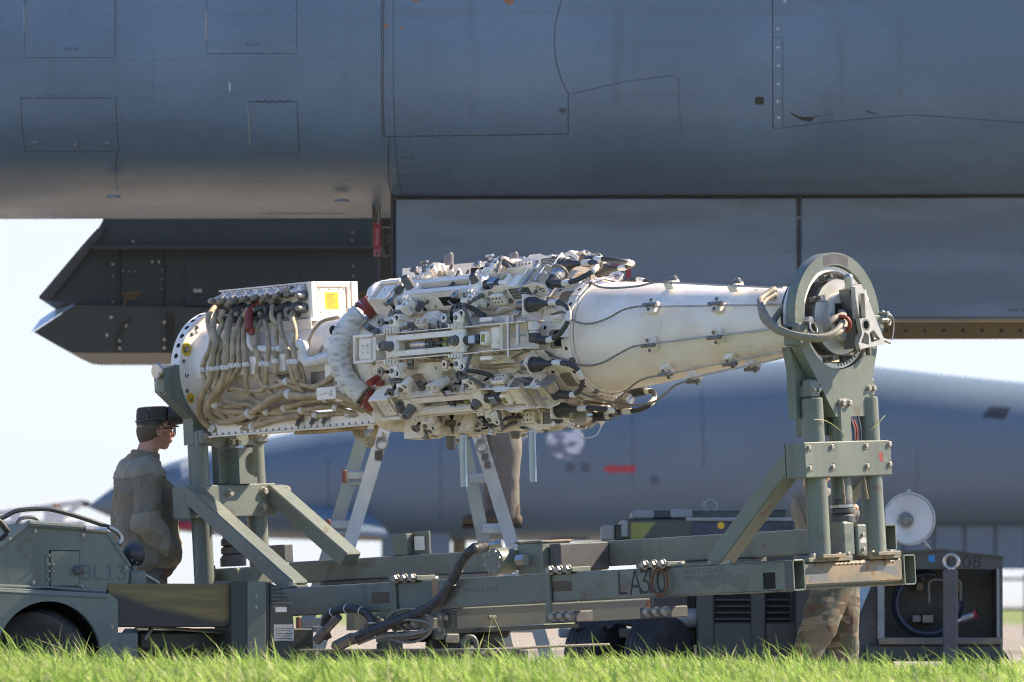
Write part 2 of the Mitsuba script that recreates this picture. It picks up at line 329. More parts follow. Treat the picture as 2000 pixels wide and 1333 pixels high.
# scrape with grime run
seam([(-1.935,4.197), (-1.934,4.139)], .007, 'label_silver', 'paint_scrape')
q = (-3.604,3.515); 
for x0, w, z0, z1 in (((-1.935,4.118)[0], .035, (-1.993,3.54)[1], (-1.934,4.135)[1]), ((-1.889,4.118)[0], .02, (-1.947,3.54)[1], (-1.902,3.831)[1])):
    pass
seam([(-2.737,3.744), (-2.789,3.513)], .0025); seam([(-0.8895,4.864), (-0.8954,3.828)]); seam([(-0.8531,3.827), (-0.8916,3.478)], .004)
big = [(-0.8754,4.864),(-0.8842,3.837),(-0.29,3.842),(0.3772,3.85),(0.3825,4.117),(0.3413,4.196),(0.3036,4.317),(0.2866,4.457),(0.2972,4.597),(0.3392,4.754),(0.3637,4.859)]
seam(big)
for p in [(-0.8683,4.685),(-0.8682,4.57),(-0.8683,4.433),(-0.8654,4.304),(-0.8631,4.18),(-0.8648,4.083),(-0.8671,3.995),(-0.8705,3.901),(-0.7954,3.854),(-0.6654,3.853),(-0.5353,3.856),(-0.3946,3.859),(-0.261,3.862),(-0.1312,3.862),(0.009327,3.865),(0.1321,3.864),(0.2795,3.867)]: rivet(p, .007)
for p in [(0.3112,4.733),(0.2797,4.6),(0.2656,4.46),(0.2827,4.324),(0.3169,4.196)]: rivet(p, .008)
for k in range(14): rivet(((0.3042,4.719)[0] + .015 + .02 * math.sin(k * .25 + 2.6) , (0.3042,4.719)[1] - .05 * k), .003)
p = (0.3425,4.008); put(air, 'filler_cap', lathe([(.022, 0), (.022, .005), (.014, .006)], (p[0], float(side_y(p[1])), p[1]), (0, -1, .1), 18), 'nacelle_grey', FB)
seam([(0.4,4.114), (0.7677,4.195), (1.117,4.238)], .0022); seam([(1.135,4.228), (1.148,3.855)], .0018)
for k in range(9): rivet((0.7445,4.752)[0:1] + ((0.7445,4.752)[1] - .07 * k,), .003); rivet(((0.4174,4.11)[0] + .085 * k, (0.4173,4.1)[1] + .018 * k), .003)
for k in range(7): rivet(((-1.715,3.661)[0] * 0 + (-1.122,4.27)[0], (-1.122,4.27)[1] - .045 * k), .003); rivet(((-1.099,3.835)[0] + .03 * k, (-1.098,3.845)[1]), .0025)
x = (1.777,4.748)[0]; seam([(x, (1.778,4.853)[1]), (x, (1.775,3.883)[1])], .004); seam([(x, (1.775,3.883)[1]), (x + .068, (1.775,3.883)[1]), (x + .068, (1.777,4.493)[1]), (x + .003, (1.777,4.493)[1])], .002)
seam([(1.855,3.886),(2.093,3.915),(2.442,3.947),(2.721,3.967),(2.965,3.952),(3.244,3.931),(3.523,3.91)], .0025)
for k, p in enumerate([(1.861,4.737),(1.812,4.671),(1.812,4.549),(1.812,4.423),(1.815,4.298),(1.815,4.174),(1.811,4.058),(1.811,4.003),(1.817,3.953)]): rivet(p, .010 if k not in (1, 7) else .006, 'label_silver' if k not in (1, 7) else 'dark_steel')
for p in [(1.981,3.919),(2.1,3.928),(2.215,3.935),(2.323,3.951),(2.442,3.961),(2.554,3.974),(2.672,3.984),(2.766,3.99),(2.961,3.976),(3.15,3.959),(3.289,3.945),(3.411,3.941)]: rivet(p, .007)
p, q = (1.657,4.038), (1.717,4.089); panel(p[0], q[0], p[1], q[1], 'dark_patch', .004, 'seam_dark')
mat('bare_primer', (.30, .14, .07), .7)
for pts in ([(-0.8788,4.601),(-0.8577,4.594),(-0.8542,4.58),(-0.8367,4.576),(-0.8437,4.562),(-0.8787,4.566)], [(-0.7666,4.576),(-0.7526,4.573),(-0.7351,4.545),(-0.7561,4.555)], [(-0.07002,4.77),(0.02094,4.769),(0.01045,4.731),(-0.01754,4.717),(-0.04552,4.735)], [(-0.6827,4.772),(-0.6336,4.772),(-0.6371,4.747),(-0.6792,4.748)]):
    P = on_hull(pts, .0025); c = P.mean(0); put(air, 'chipped_paint', M(np.vstack([P, c]), [(k, (k + 1) % len(P), len(P)) for k in range(len(P))]), 'bare_primer', FB)
for pts in ([(1.877,3.993),(1.912,3.979),(1.94,3.952),(2.023,3.955),(2.065,3.952),(2.037,3.925),(1.974,3.932),(1.926,3.959)], [(2.058,3.955),(2.219,3.982),(2.065,3.962)], [(2.407,3.998),(2.463,3.984),(2.484,3.971),(2.428,3.984)]):
    P = on_hull(pts, .002); c = P.mean(0); put(air, 'sealant_smear', M(np.vstack([P, c]), [(k, (k + 1) % len(P), len(P)) for k in range(len(P))]), 'seam_dark', FB)
for k in range(6):
    p = (-0.8363,3.762); seam([(p[0] + .01, p[1] - .055 * k), (p[0] + .09 + .1 * ((k * 7) % 5) / 4, p[1] - .055 * k - .004)], .0012)
# belly: panel lines, recessed fittings, streaks
zb_ = ZC - HL
for x, y in (((-2.791,3.474)[0], .62), ((-1.23,3.449)[0], .95)): put(air, 'belly_fitting', lathe([(.05, -.012), (.05, .004), (.03, .006), (.0, .006)], (x, y, float(zb_) + .018 if y < .8 else float(zb_)+.004), (0, -.15, -1), 20), 'aircraft_grey', FB)
for x0, x1, y in ((-1.9, -1.3, 2.2),): put(air, 'belly_seam', bb((x0, y, zb_ - .003), (x1, y + .004, zb_ + .01), 0), 'seam_dark', FB)
for x in (): put(air, 'belly_seam', bb((x, .9, zb_ - .003), (x + .008, 2.6, zb_ + .01), 0), 'seam_dark', FB)
# bay door: latches and data stencil on the far door
put(air, 'door_gap', bb((x2 - .007, 1.05, zb), (x2 + .007, 1.10, zt), 0), 'seam_dark', FB)
for k in range(24): put(air, 'door_fastener', lathe([(.014, 0), (.014, .006), (.008, .008)], (XB + 3.4 + .14 * k, 3.75, zb + .03), (0, -1, 0), 10), 'dark_grey', FB)
put(air, 'stencil', text('4265-06', .022, (8 * 0 + (3.393,47,2.666)[0], 1.0385, (3.393,47,2.666)[2]), (1, 0, 0), (0, 0, 1), .0008), 'stencil_black', FB, False)
mat('red_marking', (.36, .035, .05), .5)
xa, za = (0.5037,47.1,2.999)[0] - .05, (0.5037,47.1,2.999)[2]; xb, zc_ = (0.8323,47.1,2.899)[0] - .05, (0.8323,47.1,2.849)[2]
put(air, 'red_border', cat(bb((xa, 1.0375, za - .035), (xb, 1.041, za), 0), bb((xb - .035, 1.0375, zc_), (xb, 1.041, za - .036), 0)), 'red_marking', FB)
# engine nacelle with raked inlet, on the far side below the belly
na = 'engine_nacelle'
def nprism(nm, pts, y0, y1, m='nacelle_grey', ins=0.0): put(air, nm, prism([(p[0], p[2]) for p in pts], (0, y0, 0), (1, 0, 0), (0, 0, 1), (0, y1 - y0, 0)), m)
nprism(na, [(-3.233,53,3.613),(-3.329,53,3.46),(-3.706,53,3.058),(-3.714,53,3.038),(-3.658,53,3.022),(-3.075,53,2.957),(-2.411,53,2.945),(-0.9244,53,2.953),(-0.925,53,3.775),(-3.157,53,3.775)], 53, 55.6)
nprism('inlet_lip', [(-3.255,52.97,3.584),(-3.367,52.97,3.459),(-3.712,52.97,3.048),(-3.672,52.97,3.028),(-3.615,52.97,3.032),(-3.327,52.97,3.39),(-3.191,52.97,3.584)], 52.96, 52.995, 'dark_grey')
nprism('nacelle_ledge', [(-3.331,52.9,3.431),(-3.266,52.9,3.415),(-0.923,52.9,3.423),(-0.923,52.9,3.447),(-3.251,52.9,3.455)], 52.9, 52.98)
nprism('nacelle_seam', [(-3.079,52.98,3.419),(-3.07,52.98,3.419),(-3.069,52.98,2.964),(-3.077,52.98,2.964)], 52.985, 52.999, 'seam_dark'); nprism('nacelle_seam', [(-2.733,52.98,3.419),(-2.727,52.98,3.419),(-2.726,52.98,2.956),(-2.732,52.98,2.956)], 52.985, 52.999, 'seam_dark')
nprism('nacelle_door', [(-2.564,52.98,3.294),(-1.668,52.98,3.302),(-1.667,52.98,2.977),(-2.563,52.98,2.977)], 52.985, 53.01)
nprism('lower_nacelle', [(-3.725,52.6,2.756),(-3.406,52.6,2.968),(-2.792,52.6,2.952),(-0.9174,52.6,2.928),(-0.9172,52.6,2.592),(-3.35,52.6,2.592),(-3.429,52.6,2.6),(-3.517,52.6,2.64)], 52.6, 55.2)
mat('inlet_blue', (.30, .42, .55), .35)
put(air, 'inlet_ramp', M([(-3.756,52.7,2.756), (-3.405,52.7,2.98), (-3.629,55,3.101), (-3.841,55,2.959)], [[0, 1, 2], [0, 2, 3]]), 'inlet_blue')
nprism('nacelle_seam', [(-3.074,52.58,2.731),(-3.066,52.58,2.731),(-3.065,52.58,2.592),(-3.073,52.58,2.592)], 52.57, 52.599, 'seam_dark'); nprism('nacelle_seam', [(-2.691,52.58,2.919),(-2.683,52.58,2.919),(-2.683,52.58,2.596),(-2.691,52.58,2.596)], 52.57, 52.599, 'seam_dark'); nprism('nacelle_seam', [(-2.643,52.58,2.919),(-2.636,52.58,2.919),(-2.635,52.58,2.596),(-2.643,52.58,2.596)], 52.57, 52.599, 'seam_dark')
nprism('nacelle_seam', [(-3.074,52.58,2.731),(-3.026,52.58,2.807),(-2.97,52.58,2.875),(-2.962,52.58,2.871),(-3.018,52.58,2.803),(-3.066,52.58,2.727)], 52.57, 52.599, 'seam_dark')
for p in [(-3.134,52.97,3.302),(-3.13,52.97,3.209),(-3.133,52.97,3.008),(-2.772,52.97,3.322),(-2.744,52.97,3.258),(-2.744,52.97,3.189),(-2.744,52.97,3.109),(-2.974,52.97,3.483),(-3.053,52.97,3.246),(-3.005,52.97,3.246),(-2.957,52.97,3.246),(-2.821,52.97,3.322)]: put(air, 'nacelle_screw', lathe([(.010, 0), (.010, .006)], p, (0, -1, 0), 10), 'label_silver' if p[2] > 3.3 else 'dark_steel')
for p in [(-3.007,52.59,2.807),(-2.708,52.59,2.831),(-3.058,52.59,2.688),(-2.707,52.59,2.696),(-3.154,52.59,2.732),(-3.122,52.59,2.871),(-3.054,52.59,2.628),(-2.707,52.59,2.632)]: put(air, 'nacelle_screw', lathe([(.013, 0), (.013, .006)], p, (0, -1, 0), 10), 'label_silver')
for p in [(-1.254,52.97,3.491),(-1.246,52.97,3.551),(-1.246,52.97,3.29),(-1.245,52.97,3.209),(-1.245,52.97,3.129),(-1.245,52.97,3.048)]: put(air, 'nacelle_screw', lathe([(.014, 0), (.014, .006)], p, (0, -1, 0), 10), 'dark_steel')
for s, p in (('SUPPORT', (-3.061,52.97,3.061)), ('POINT', (-3.045,52.97,3.028)), ('SUPPORT', (-1.253,52.97,3.061)), ('POINT', (-1.237,52.97,3.028))): put(air, 'stencil', text(s, .023, (p[0], 52.98, p[2]), (1, 0, 0), (0, 0, 1), .0008), 'orange_stencil', None, False)
p = (-3.037,52.97,3.008); put(air, 'stencil', bb((p[0] - .006, 52.975, p[2] - .03), (p[0] + .006, 52.984, p[2] + .01), 0), 'orange_stencil')
a, b = (-2.499,52.97,3.109), (-2.434,52.97,3.081); put(air, 'nacelle_vent', bb((a[0], 52.96, b[2]), (b[0], 52.986, a[2]), 0), 'label_silver')
# bay front wall, hinge gear and the red safety sleeve
a, b = (-0.9826,50.2,3.435), (-0.8564,50.2,2.616); put(air, 'bay_bulkhead', bb((a[0], 50.0, b[2]), (b[0], 50.6, a[2] + .2), .01), 'dark_grey')
a, b = (-0.9216,50,3.215), (-0.8948,50,2.797); put(air, 'bay_frame', bb((a[0], 49.8, b[2]), (b[0], 49.95, a[2]), .005), 'nacelle_grey')
put(air, 'door_actuator', cat(cy((-0.9219,49,3.274), (-0.8847,49,3.341), .02), cy((-0.9293,49,3.237), (-0.9069,49,3.163), .03), bb((-0.9349,48.9,3.325), (-0.8921,49,3.256), .004)), 'dark_grey')
put(air, 'actuator_rod', cy((-0.9386,48.9,3.364), (-0.8755,48.9,3.364), .008), 'steel')
sl = thing('safety_sleeve', 'red safety sleeve hanging from a dark bracket at the corner of the open bomb bay', 'safety pin')
a, b = (-0.986,47.6,3.433), (-0.9281,47.6,3.252)
put(sl, 'bracket', bb((a[0], 47.55, b[2] - .1), (b[0], 47.65, a[2] + .06), .006), 'dark_grey')
a, b = (-0.9751,47.6,3.306), (-0.9243,47.6,3.079)
put(sl, 'sleeve', prism(sbox(a[0] + .012, b[2] + .012, b[0] - .012, a[2]).buffer(.012, 3), (0, 47.50, 0), (1, 0, 0), (0, 0, 1), (0, .045, 0)), 'red_marking')
mat('pink_face', (.42, .16, .20), .5)
put(sl, 'face', bb((a[0] + .014, 47.494, b[2] + .075), (b[0] - .014, 47.499, a[2] - .03), .0), 'pink_face'); put(sl, 'end_cap', prism(sbox(a[0] + .01, b[2] + .01, b[0] - .01, b[2] + .04).buffer(.01, 3), (0, 47.49, 0), (1, 0, 0), (0, 0, 1), (0, .012, 0)), 'pink_face')
put(sl, 'clip', cat(tube([(a[0] + .02, 47.49, a[2] + .09), (a[0] + .02, 47.49, a[2] + .13), (a[0] + .035, 47.49, a[2] + .13), (a[0] + .035, 47.49, a[2] + .0)], .004, 6, step=.2)), 'label_silver'); put(sl, 'eyelet', torus(((a[0] + b[0]) / 2, 47.485, b[2] + .022), (0, 1, 0), .009, .004, 14, 6), 'dark_steel')
put(sl, 'link', bb((a[0] + .03, 47.55, b[2] - .28), (a[0] + .05, 47.6, b[2] + .03), .004), 'dark_grey')

dots = []
for a, b in (((-1.149,4.312), (-1.147,3.855)), ((-1.114,4.312), (-1.112,3.855)), ((-3.303,4.119), (-2.74,4.114)), ((0.7481,4.787), (0.754,4.229)), ((1.124,4.228), (1.134,3.848)), ((-2.454,4.415), (-2.477,3.734)), ((-3.51,4.342), (-0.9106,4.367)), ((0.4074,3.726), (1.742,3.735)), ((2.234,4.676), (2.24,4.053)), ((-0.3646,3.76), (-0.3942,3.514)), ((1.426,3.723), (1.424,3.496)), ((-3.378,3.549), (-1.093,3.567))):
    a, b = np.array(a), np.array(b); n = int(np.linalg.norm(b - a) / .036)
    for k in range(n):
        p = a + (b - a) * (k + .5) / n; y = float(side_y(p[1])); dots.append(lathe([(.0042, .0), (.003, .0016)], (p[0], y, p[1]), (0, -1, -.1), 6))
put(air, 'rivet_rows', cat(*dots), 'nacelle_grey', FB, False, kind='stuff')

# ---------------------------------------------------------------- second bomber parked behind
YF = 95.0
bo = thing('bomber_aircraft', 'distant grey bomber parked nose left, white emblem and red arrow on its side', 'aircraft', 'grey swing wing bombers')
st = [((-5.929,95,2.067), (-5.929,95,2.016)), ((-5.635,95,2.29), (-5.634,95,1.887)), ((-5.254,95,2.477), (-5.252,95,1.793)), ((-4.851,95,2.642), (-4.849,95,1.714)), ((-4.175,95,2.837), (-4.173,95,1.635)), ((-3.455,95,3.002), (-3.453,95,1.592)), ((-2.851,95,3.132), (-2.849,95,1.57)), ((-1.728,95,3.406), (-1.727,95,1.549)), ((0,95,3.715), (0,95,1.549)), ((1.44,95,3.888), (1.439,95,1.549)), ((2.881,95,4.025), (2.878,95,1.563)), ((4.033,95,4.112), (4.029,95,1.635)), ((5.041,95,4.011), (5.036,95,1.707)), ((6.121,95,3.888), (6.116,95,1.736)), ((7.201,95,3.78), (7.195,95,1.743)), ((9.361,95,3.622), (9.353,95,1.743)), ((15.841,95,3.622), (15.828,95,1.743))]
SX = np.array([a[0] for a, b in st]); ST = np.array([a[2] for a, b in st]); SB = np.array([b[2] for a, b in st])
NB = 48
def bsec(x):
    t, b = np.interp(x, SX, ST), np.interp(x, SX, SB); return (t + b) / 2, (t - b) / 2, min(1.05, .62 * (t - b))
xs = np.concatenate([np.linspace(SX[0], SX[2], 10), np.linspace(SX[2], SX[-1], 90)[1:]])
ang = np.arange(NB) * 2 * np.pi / NB; v = []
for x in xs:
    c, h, w = bsec(x); q = 2 / 2.5
    v.append(np.stack([x + 0 * ang, YF + w * np.sign(np.cos(ang)) * np.abs(np.cos(ang)) ** q, c + h * np.sign(np.sin(ang)) * np.abs(np.sin(ang)) ** q], 1))
v = np.vstack(v); i = np.arange(NB); j = (i + 1) % NB
f = tri_quads(np.vstack([np.stack([k * NB + i, k * NB + j, (k + 1) * NB + j, (k + 1) * NB + i], 1) for k in range(len(xs) - 1)]))
bf = put(bo, 'fuselage', M(v, f), 'far_plane_grey', None, True)
def bside(x, z, off=.012):
    c, h, w = bsec(x); t = min(.999, abs(z - c) / h); return YF - w * (1 - t ** 2.5) ** (1 / 2.5) - off
def decal(nm, g, m, par=bo):
    """thin skin shaped like the outline g (x, z), lying on the fuselage side"""
    mm = trimesh.creation.extrude_polygon(g, .01, engine='earcut'); top = mm.vertices
    mm = trimesh.Trimesh(top, mm.faces, process=False)
    mm = M(*trimesh.remesh.subdivide_to_size(mm.vertices, mm.faces, .12)[:2]); V = mm.vertices
    P = np.array([[x, bside(x, z) + (.0 if d < .005 else .004) - .0, z] for x, z, d in V]); put(par, nm, M(P, mm.faces), m)
mat('emblem_white', lambda p, n, uv: mix((.62, .62, .64), (.16, .17, .21), smoothstep(.42, .62, fbm(p.x * 6, p.y * 2, p.z * 11, 3))), .6)
a = (0.7408,94,2.934); decal('emblem', Point(a[0], a[2]).buffer(.26, 20).difference(sbox(a[0] - .18, a[2] + .12, a[0] + .1, a[2] + .4)), 'emblem_white')
a = (0.05698,94,2.906); decal('emblem', Polygon([(a[0] - .05, a[2] - .12), (a[0] + .14, a[2] + .02), (a[0] + .12, a[2] + .22), (a[0] - .1, a[2] + .2), (a[0] - .16, a[2] + .02)]), 'emblem_white')
mat('arrow_red', (.42, .05, .06), .6)
a = (1.253,94,2.543); s = .0071; decal('red_arrow', Polygon([(a[0] + x * s, a[2] - y * s) for x, y in ((0, 0), (20, -11), (18, -6), (65, -7), (65, 6), (18, 6), (20, 11))]), 'arrow_red')
mat('dull_stencil', (.085, .10, .13), .6)
for px in ((0.7407,94,2.628), (0.9614,94,2.628), (1.923,94,2.45)): decal('stencil', sbox(px[0], px[2] - .12, px[0] + .12, px[2]), 'dull_stencil')
p4 = [(6.532,94,3.269), (6.661,94,3.419), (6.946,94,3.405), (6.853,94,3.241)]; decal('side_window', Polygon([(p[0], p[2]) for p in p4]), 'black_plastic')
p4 = [(-4.644,94.6,2.641), (-4.501,94.6,2.706), (-4.501,94.6,2.462), (-4.601,94.6,2.405)]; decal('cockpit_window', Polygon([(p[0], p[2]) for p in p4]), 'label_silver')
for q in ((2.65,94,3.661), (4.275,94,3.519), (1.674,94,3.376), (-0.9972,94,2.949), (-2.564,94,2.664)): decal('seam', sbox(q[0], q[2] - 1.1, q[0] + .012, q[2]), 'dull_stencil')
decal('seam', sbox((5.627,94,2.877)[0], (5.625,94,1.952)[2], (5.637,94,2.877)[0], (5.627,94,2.806)[2]), 'dull_stencil')
P = [(-3.139,94.2,2.083), (-2.569,94.2,2.026), (-1.983,94.2,1.912), (-1.715,93.2,1.601), (-2.188,93.2,1.63)]; Q = [tuple(np.array(p) + (0, .03, .05)) for p in P]
put(bo, 'nose_vane', trimesh.Trimesh(np.array(P + Q)).convex_hull if False else trimesh.convex.convex_hull(np.array(P + Q)), 'far_plane_grey')
a, b = (-1.825,94.5,1.673), (-0.8586,94.5,1.243); put(bo, 'bay_door', bb((a[0], 94.4, b[2]), (b[0], 94.5, a[2] + .1), .02), 'far_plane_grey')
a, b = (4.964,95,1.786), (9.351,95,1.161); put(bo, 'bay_door', bb((a[0], 94.7, b[2]), (b[0], 94.8, a[2] + .1), .02), 'far_plane_grey')
for k in range(9): put(bo, 'door_rib', bb((a[0] + .5 + .43 * k, 94.67, b[2] + .05), (a[0] + .53 + .43 * k, 94.71, a[2]), .004), 'nacelle_grey')
put(bo, 'nose_gear_leg', cat(cy((-0.741,95,1.606), (-0.7407,95,0.4204), .10, n=14), cy((-0.2878,95,1.535), (-0.7192,95,0.9593), .05, n=10)), 'primer_tan')
for dx in (-.35, .2): p = np.array((-0.7407,95,0.4204)); put(bo, 'nose_wheel', lathe([(.1, 0), (.38, .02), (.42, .08), (.42, .2), (.38, .26), (.1, .28)], p + (0, dx, .02), (0, 1, 0), 28), 'black_rubber')
a = (0.5755,95,1.606); put(bo, 'gear_door', cat(bb((a[0], 94.6, a[2] - .05), (a[0] + .5, 94.7, a[2] + .3), .02), cy((0.6115,95,1.535), (0.4316,95,1.355), .05)), 'dark_grey')
p = (-4.566,94.5,1.766); put(bo, 'probe_cover', cat(cy(p, np.array(p) + (-.35, 0, .03), .045, n=10), cy(p, np.array(p) + (.1, 0, 0), .06, n=10)), 'red_marking')
put(bo, 'nose_boom', cy((-6.116,95,2.074), (-5.886,95,2.052), .03, n=10), 'dark_grey')
# left of its nose: a wheeled access stand
ms = thing('access_stand', 'blurred pale access stand with sloping rail beside the far bomber nose', 'stand')
def ybar(px0, py0, px1, py1, r): return r
for pts, r in (([(-6.865,88,1.825), (-5.566,88,1.999)], .045), ([(-5.892,88,1.759), (-5.586,88,1.985)], .035), ([(-6.465,88,1.845), (-6.465,88,1.719)], .07), ([(-6.019,88,1.905), (-6.018,88,1.719)], .08), ([(-5.926,88,1.925), (-5.925,88,1.719)], .08), ([(-6.865,88,1.715), (-5.545,88,1.715)], .04)):
    put(ms, 'tube', tube(pts, r, 8, step=50), 'white_tape')
put(ms, 'box', bx((-5.546,88,1.979), (.1, .1, .06), .01), 'dark_grey'); put(ms, 'cap', bx((-5.926,88,1.945), (.11, .1, .05), .01), 'orange_stencil')
for px in ((-6.531,88,1.719), (-5.665,88,1.719)): put(ms, 'leg', bb((px[0], 87.9, .0), (px[0] + .1, 88.0, px[2]), .01), 'dark_steel')
# right edge: low barrier rails far off
fe = thing('barrier_fence', 'distant post and rail barrier at the right edge behind the power cart', 'fence')
for k in range(12): put(fe, 'post', bb((9.0 + 1.6 * k, 139.95, 0), (9.12 + 1.6 * k, 140.05, 1.35), .01), 'nacelle_grey')
for z in (1.22, .6): put(fe, 'rail', bb((9, 139.9, z - .03), (28, 139.95, z + .03), .01), 'dark_grey')

# ---------------------------------------------------------------- trailer: u along the launcher, v across, w up; the ring's centre is the origin
tr = thing('loading_trailer', 'grey green adapter trailer stencilled LA310, carrying the white rotary launcher on two stands', 'trailer')
def tp(name, mesh, m='green_paint', smooth=30, label=None): return put(tr, name, mesh, m, TRAILER, smooth, label)
def rhs(u0, u1, v0, v1, w0, w1, t=.012, r=.016):
    """hollow box beam along u, rounded edges, open ends"""
    o = sbox(v0 + r, w0 + r, v1 - r, w1 - r).buffer(r, 3); i = sbox(v0 + t, w0 + t, v1 - t, w1 - t).buffer(.004)
    return prism(o.difference(i), (u0, 0, 0), (0, 1, 0), (0, 0, 1), (u1 - u0, 0, 0))
tp('long_beam', rhs(-5.35, .03, -.533, -.433, -1.523, -1.352), label='near long beam stencilled LA310')
tp('long_beam', rhs(-5.35, .03, .427, .529, -1.523, -1.352))
tp('upper_rail', rhs(-4.9, -3.02, .43, .53, -1.325, -1.19))
tp('upper_rail', rhs(-2.83, -.10, .43, .53, -1.325, -1.175))
for k in range(8): tp('rust_streak', tube([(-.9 + .115 * k, -.531, -1.3535), (-.9 + .115 * k + .05 + .05 * ((k * 7) % 3) / 2, -.531, -1.3535)], .0045, 5), 'worn_green')
tp('rust_streak', tube([(-.5, -.531, -1.5215), (-.2, -.531, -1.5215), (.02, -.531, -1.5215)], .005, 5), 'worn_green'); tp('rust_streak', tube([(.029, -.52, -1.355), (.029, -.45, -1.355)], .005, 5), 'worn_green')
tp('cross_beam', bb((-.08, -.432, -1.50), (.022, .426, -1.37), .01), 'worn_green', label='rust stained end cross beam with weld bead')
def stand(u, s, nm):
    for v in (-.228, .252):
        tp('post', cy((u, v, -1.345), (u, v, -.452), .0625, n=28, ch=.004))
        tp('post_foot', bx((u, v, -1.340), (.22, .2, .02)), 'worn_green' if u > -1 else 'green_paint')
    tp('clamp_block', bb((u - .07, -.40, -.90), (u + .075, .355, -.70), .006))
stand(-.03, 1, 'r'); stand(-4.97, -1, 'l')
# ring plate
g = Point(0, 0).buffer(.366, 48).union(Polygon([(-.33, -.1), (-.33, -.17), (-.06, -.56), (.20, -.56), (.325, -.2), (.345, -.1)])).difference(Point(0, 0).buffer(.294, 48))
tp('ring_plate', prism(g, (-.07, 0, 0), (0, 1, 0), (0, 0, 1), (.07, 0, 0)))
g2 = Polygon([(-.34, -.16), (-.31, -.28), (-.31, -.56), (.31, -.56), (.31, -.28), (.345, -.16)]).difference(Point(0, 0).buffer(.30, 48))
tp('ring_saddle', prism(g2, (-.135, 0, 0), (0, 1, 0), (0, 0, 1), (.06, 0, 0)))
for u0, w0, u1, w1, vs in [(-.10, -.80, -.70, -1.345, -.33), (-.10, -.80, -.54, -1.17, .38), (-4.9, -.76, -4.05, -1.36, -.345), (-4.9, -.76, -4.27, -1.20, .345)]:
    d = np.array([u1 - u0, 0, w1 - w0]); L = np.linalg.norm(d); d /= L; nrm = np.array([-d[2], 0, d[0]])
    R = np.eye(4); R[:3, 0] = d; R[:3, 2] = nrm if nrm[2] > 0 else -nrm; R[:3, 1] = np.cross(R[:3, 2], R[:3, 0]); R[:3, 3] = (u0, vs, w0)
    m = bb((-.02, -.066, -.05), (L, .066, .05), .008); tp('brace', M(trimesh.transform_points(m.vertices, R), m.faces))

# trailer details
NV = (0, -1, 0); PA = (1, 0, 0)
def nut(p, d, r=.017, h=.02, m='zinc_bolt'): tp('bolt', bolt(p, d, r, h), m)
# ring fittings
tp('grip_pad', prism(Point(0, 0).buffer(.357, 48).difference(Point(0, 0).buffer(.302, 48)).intersection(Polygon([(-.095, .25), (.105, .25), (.125, .4), (-.105, .4)])), (0, 0, 0), (0, 1, 0), (0, 0, 1), (.002, 0, 0)), 'dark_grey')
tp('ring_latch', bb((-.09, -.375, -.155), (.03, -.285, -.03), .008)); tp('latch_slot', bb((-.05, -.378, -.1), (-.02, -.374, -.05), 0), 'black_hole')
tp('latch_pin', cat(cy((.02, -.30, -.02), (.06, -.30, -.02), .022), cy((.0, -.29, -.09), (.075, -.27, -.10), .016), torus((.06, -.285, -.06), (1, .2, .3), .035, .006)), 'steel')
tp('ring_latch', bb((-.09, .292, -.085), (.025, .375, .01), .008))
tp('latch_pin', cat(cy((.03, .34, -.02), (.03, .40, -.02), .012), cy((-.02, .375, .02), (.06, .375, .02), .010), cy((.03, .1, -.115), (.06, .30, -.135), .011), cy((.04, .24, -.10), (.04, .40, -.15), .009)), 'steel')
tp('lanyard', cat(tube([(.03, .36, .03), (.04, .43, .0), (.03, .45, -.07), (.03, .42, -.14), (.03, .36, -.145)], .004, 6), torus((.04, .40, -.02), (1, .4, 0), .03, .004, 16, 6)), 'steel')
for v in (-.228, .252):
    tp('post_cap', cat(bb((-.10, v - .05, -.452), (.0, v + .05, -.375), .012), bb((-.06, v - .05, -.40), (-.002, v + .05, -.345), .02)))
    for k in (-.022, .022): nut((.0, v + k, -.405), PA, .016, .018)
tp('lift_lug', bb((-.05, -.04, -.73), (.012, .062, -.46), .01))
for k in (-.02, .035): nut((.012, k, -.487), PA, .019, .022)
tp('lift_cylinder', cat(cy((-.05, .012, -.72), (-.05, .012, -1.02), .06, n=28), cy((-.05, .012, -.60), (-.05, .012, -.70), .058, n=28)))
tp('lift_cylinder_block', bb((-.2, -.19, -.66), (-.09, .12, -.55), .01))
tp('jack_nut', lathe([(.052, -1.0), (.062, -1.03), (.062, -1.06), (.05, -1.065), (.066, -1.08), (.066, -1.10), (.055, -1.105), (.07, -1.12), (.07, -1.155)], (-.05, .012, 0), (0, 0, 1), 24), 'dark_grey')
tp('jack_collar', lathe([(.068, -1.055), (.068, -1.072)], (-.05, .012, 0), (0, 0, 1), 24), 'steel')
tp('jack_body', cat(bb((-.13, -.075, -1.345), (.02, .03, -1.15), .012), bb((-.04, .03, -1.345), (.035, .115, -1.17), .008)))
tp('jack_label', bb((.0355, .05, -1.275), (.037, .10, -1.245), 0), 'label_silver')
for w in (-1.23, -1.31): nut((.035, .07, w), PA, .012, .012)
tp('hydraulic_line', tube([(.02, -.06, -.90), (.02, -.055, -1.0), (.02, -.05, -1.05)], .009, 8), 'worn_green')
tp('hydraulic_line', tube([(.02, .13, -.90), (.02, .14, -.98), (.02, .15, -1.03)], .009, 8), 'worn_green')
tp('wire_loom', cat(*[tube([(.0, .075 + k * .018, -.58), (.01, .085 + k * .02 , -.64), (.0, .08 + k * .022, -.72)], .006, 6) for k in range(2)]), 'red_paint')
tp('wire_loom', cat(*[tube([(.0, .06 + k * .07, -.56), (.01, .075 + k * .06, -.64), (.0, .08 + k * .06, -.72)], .007, 6) for k in range(2)]), 'blue_dark')
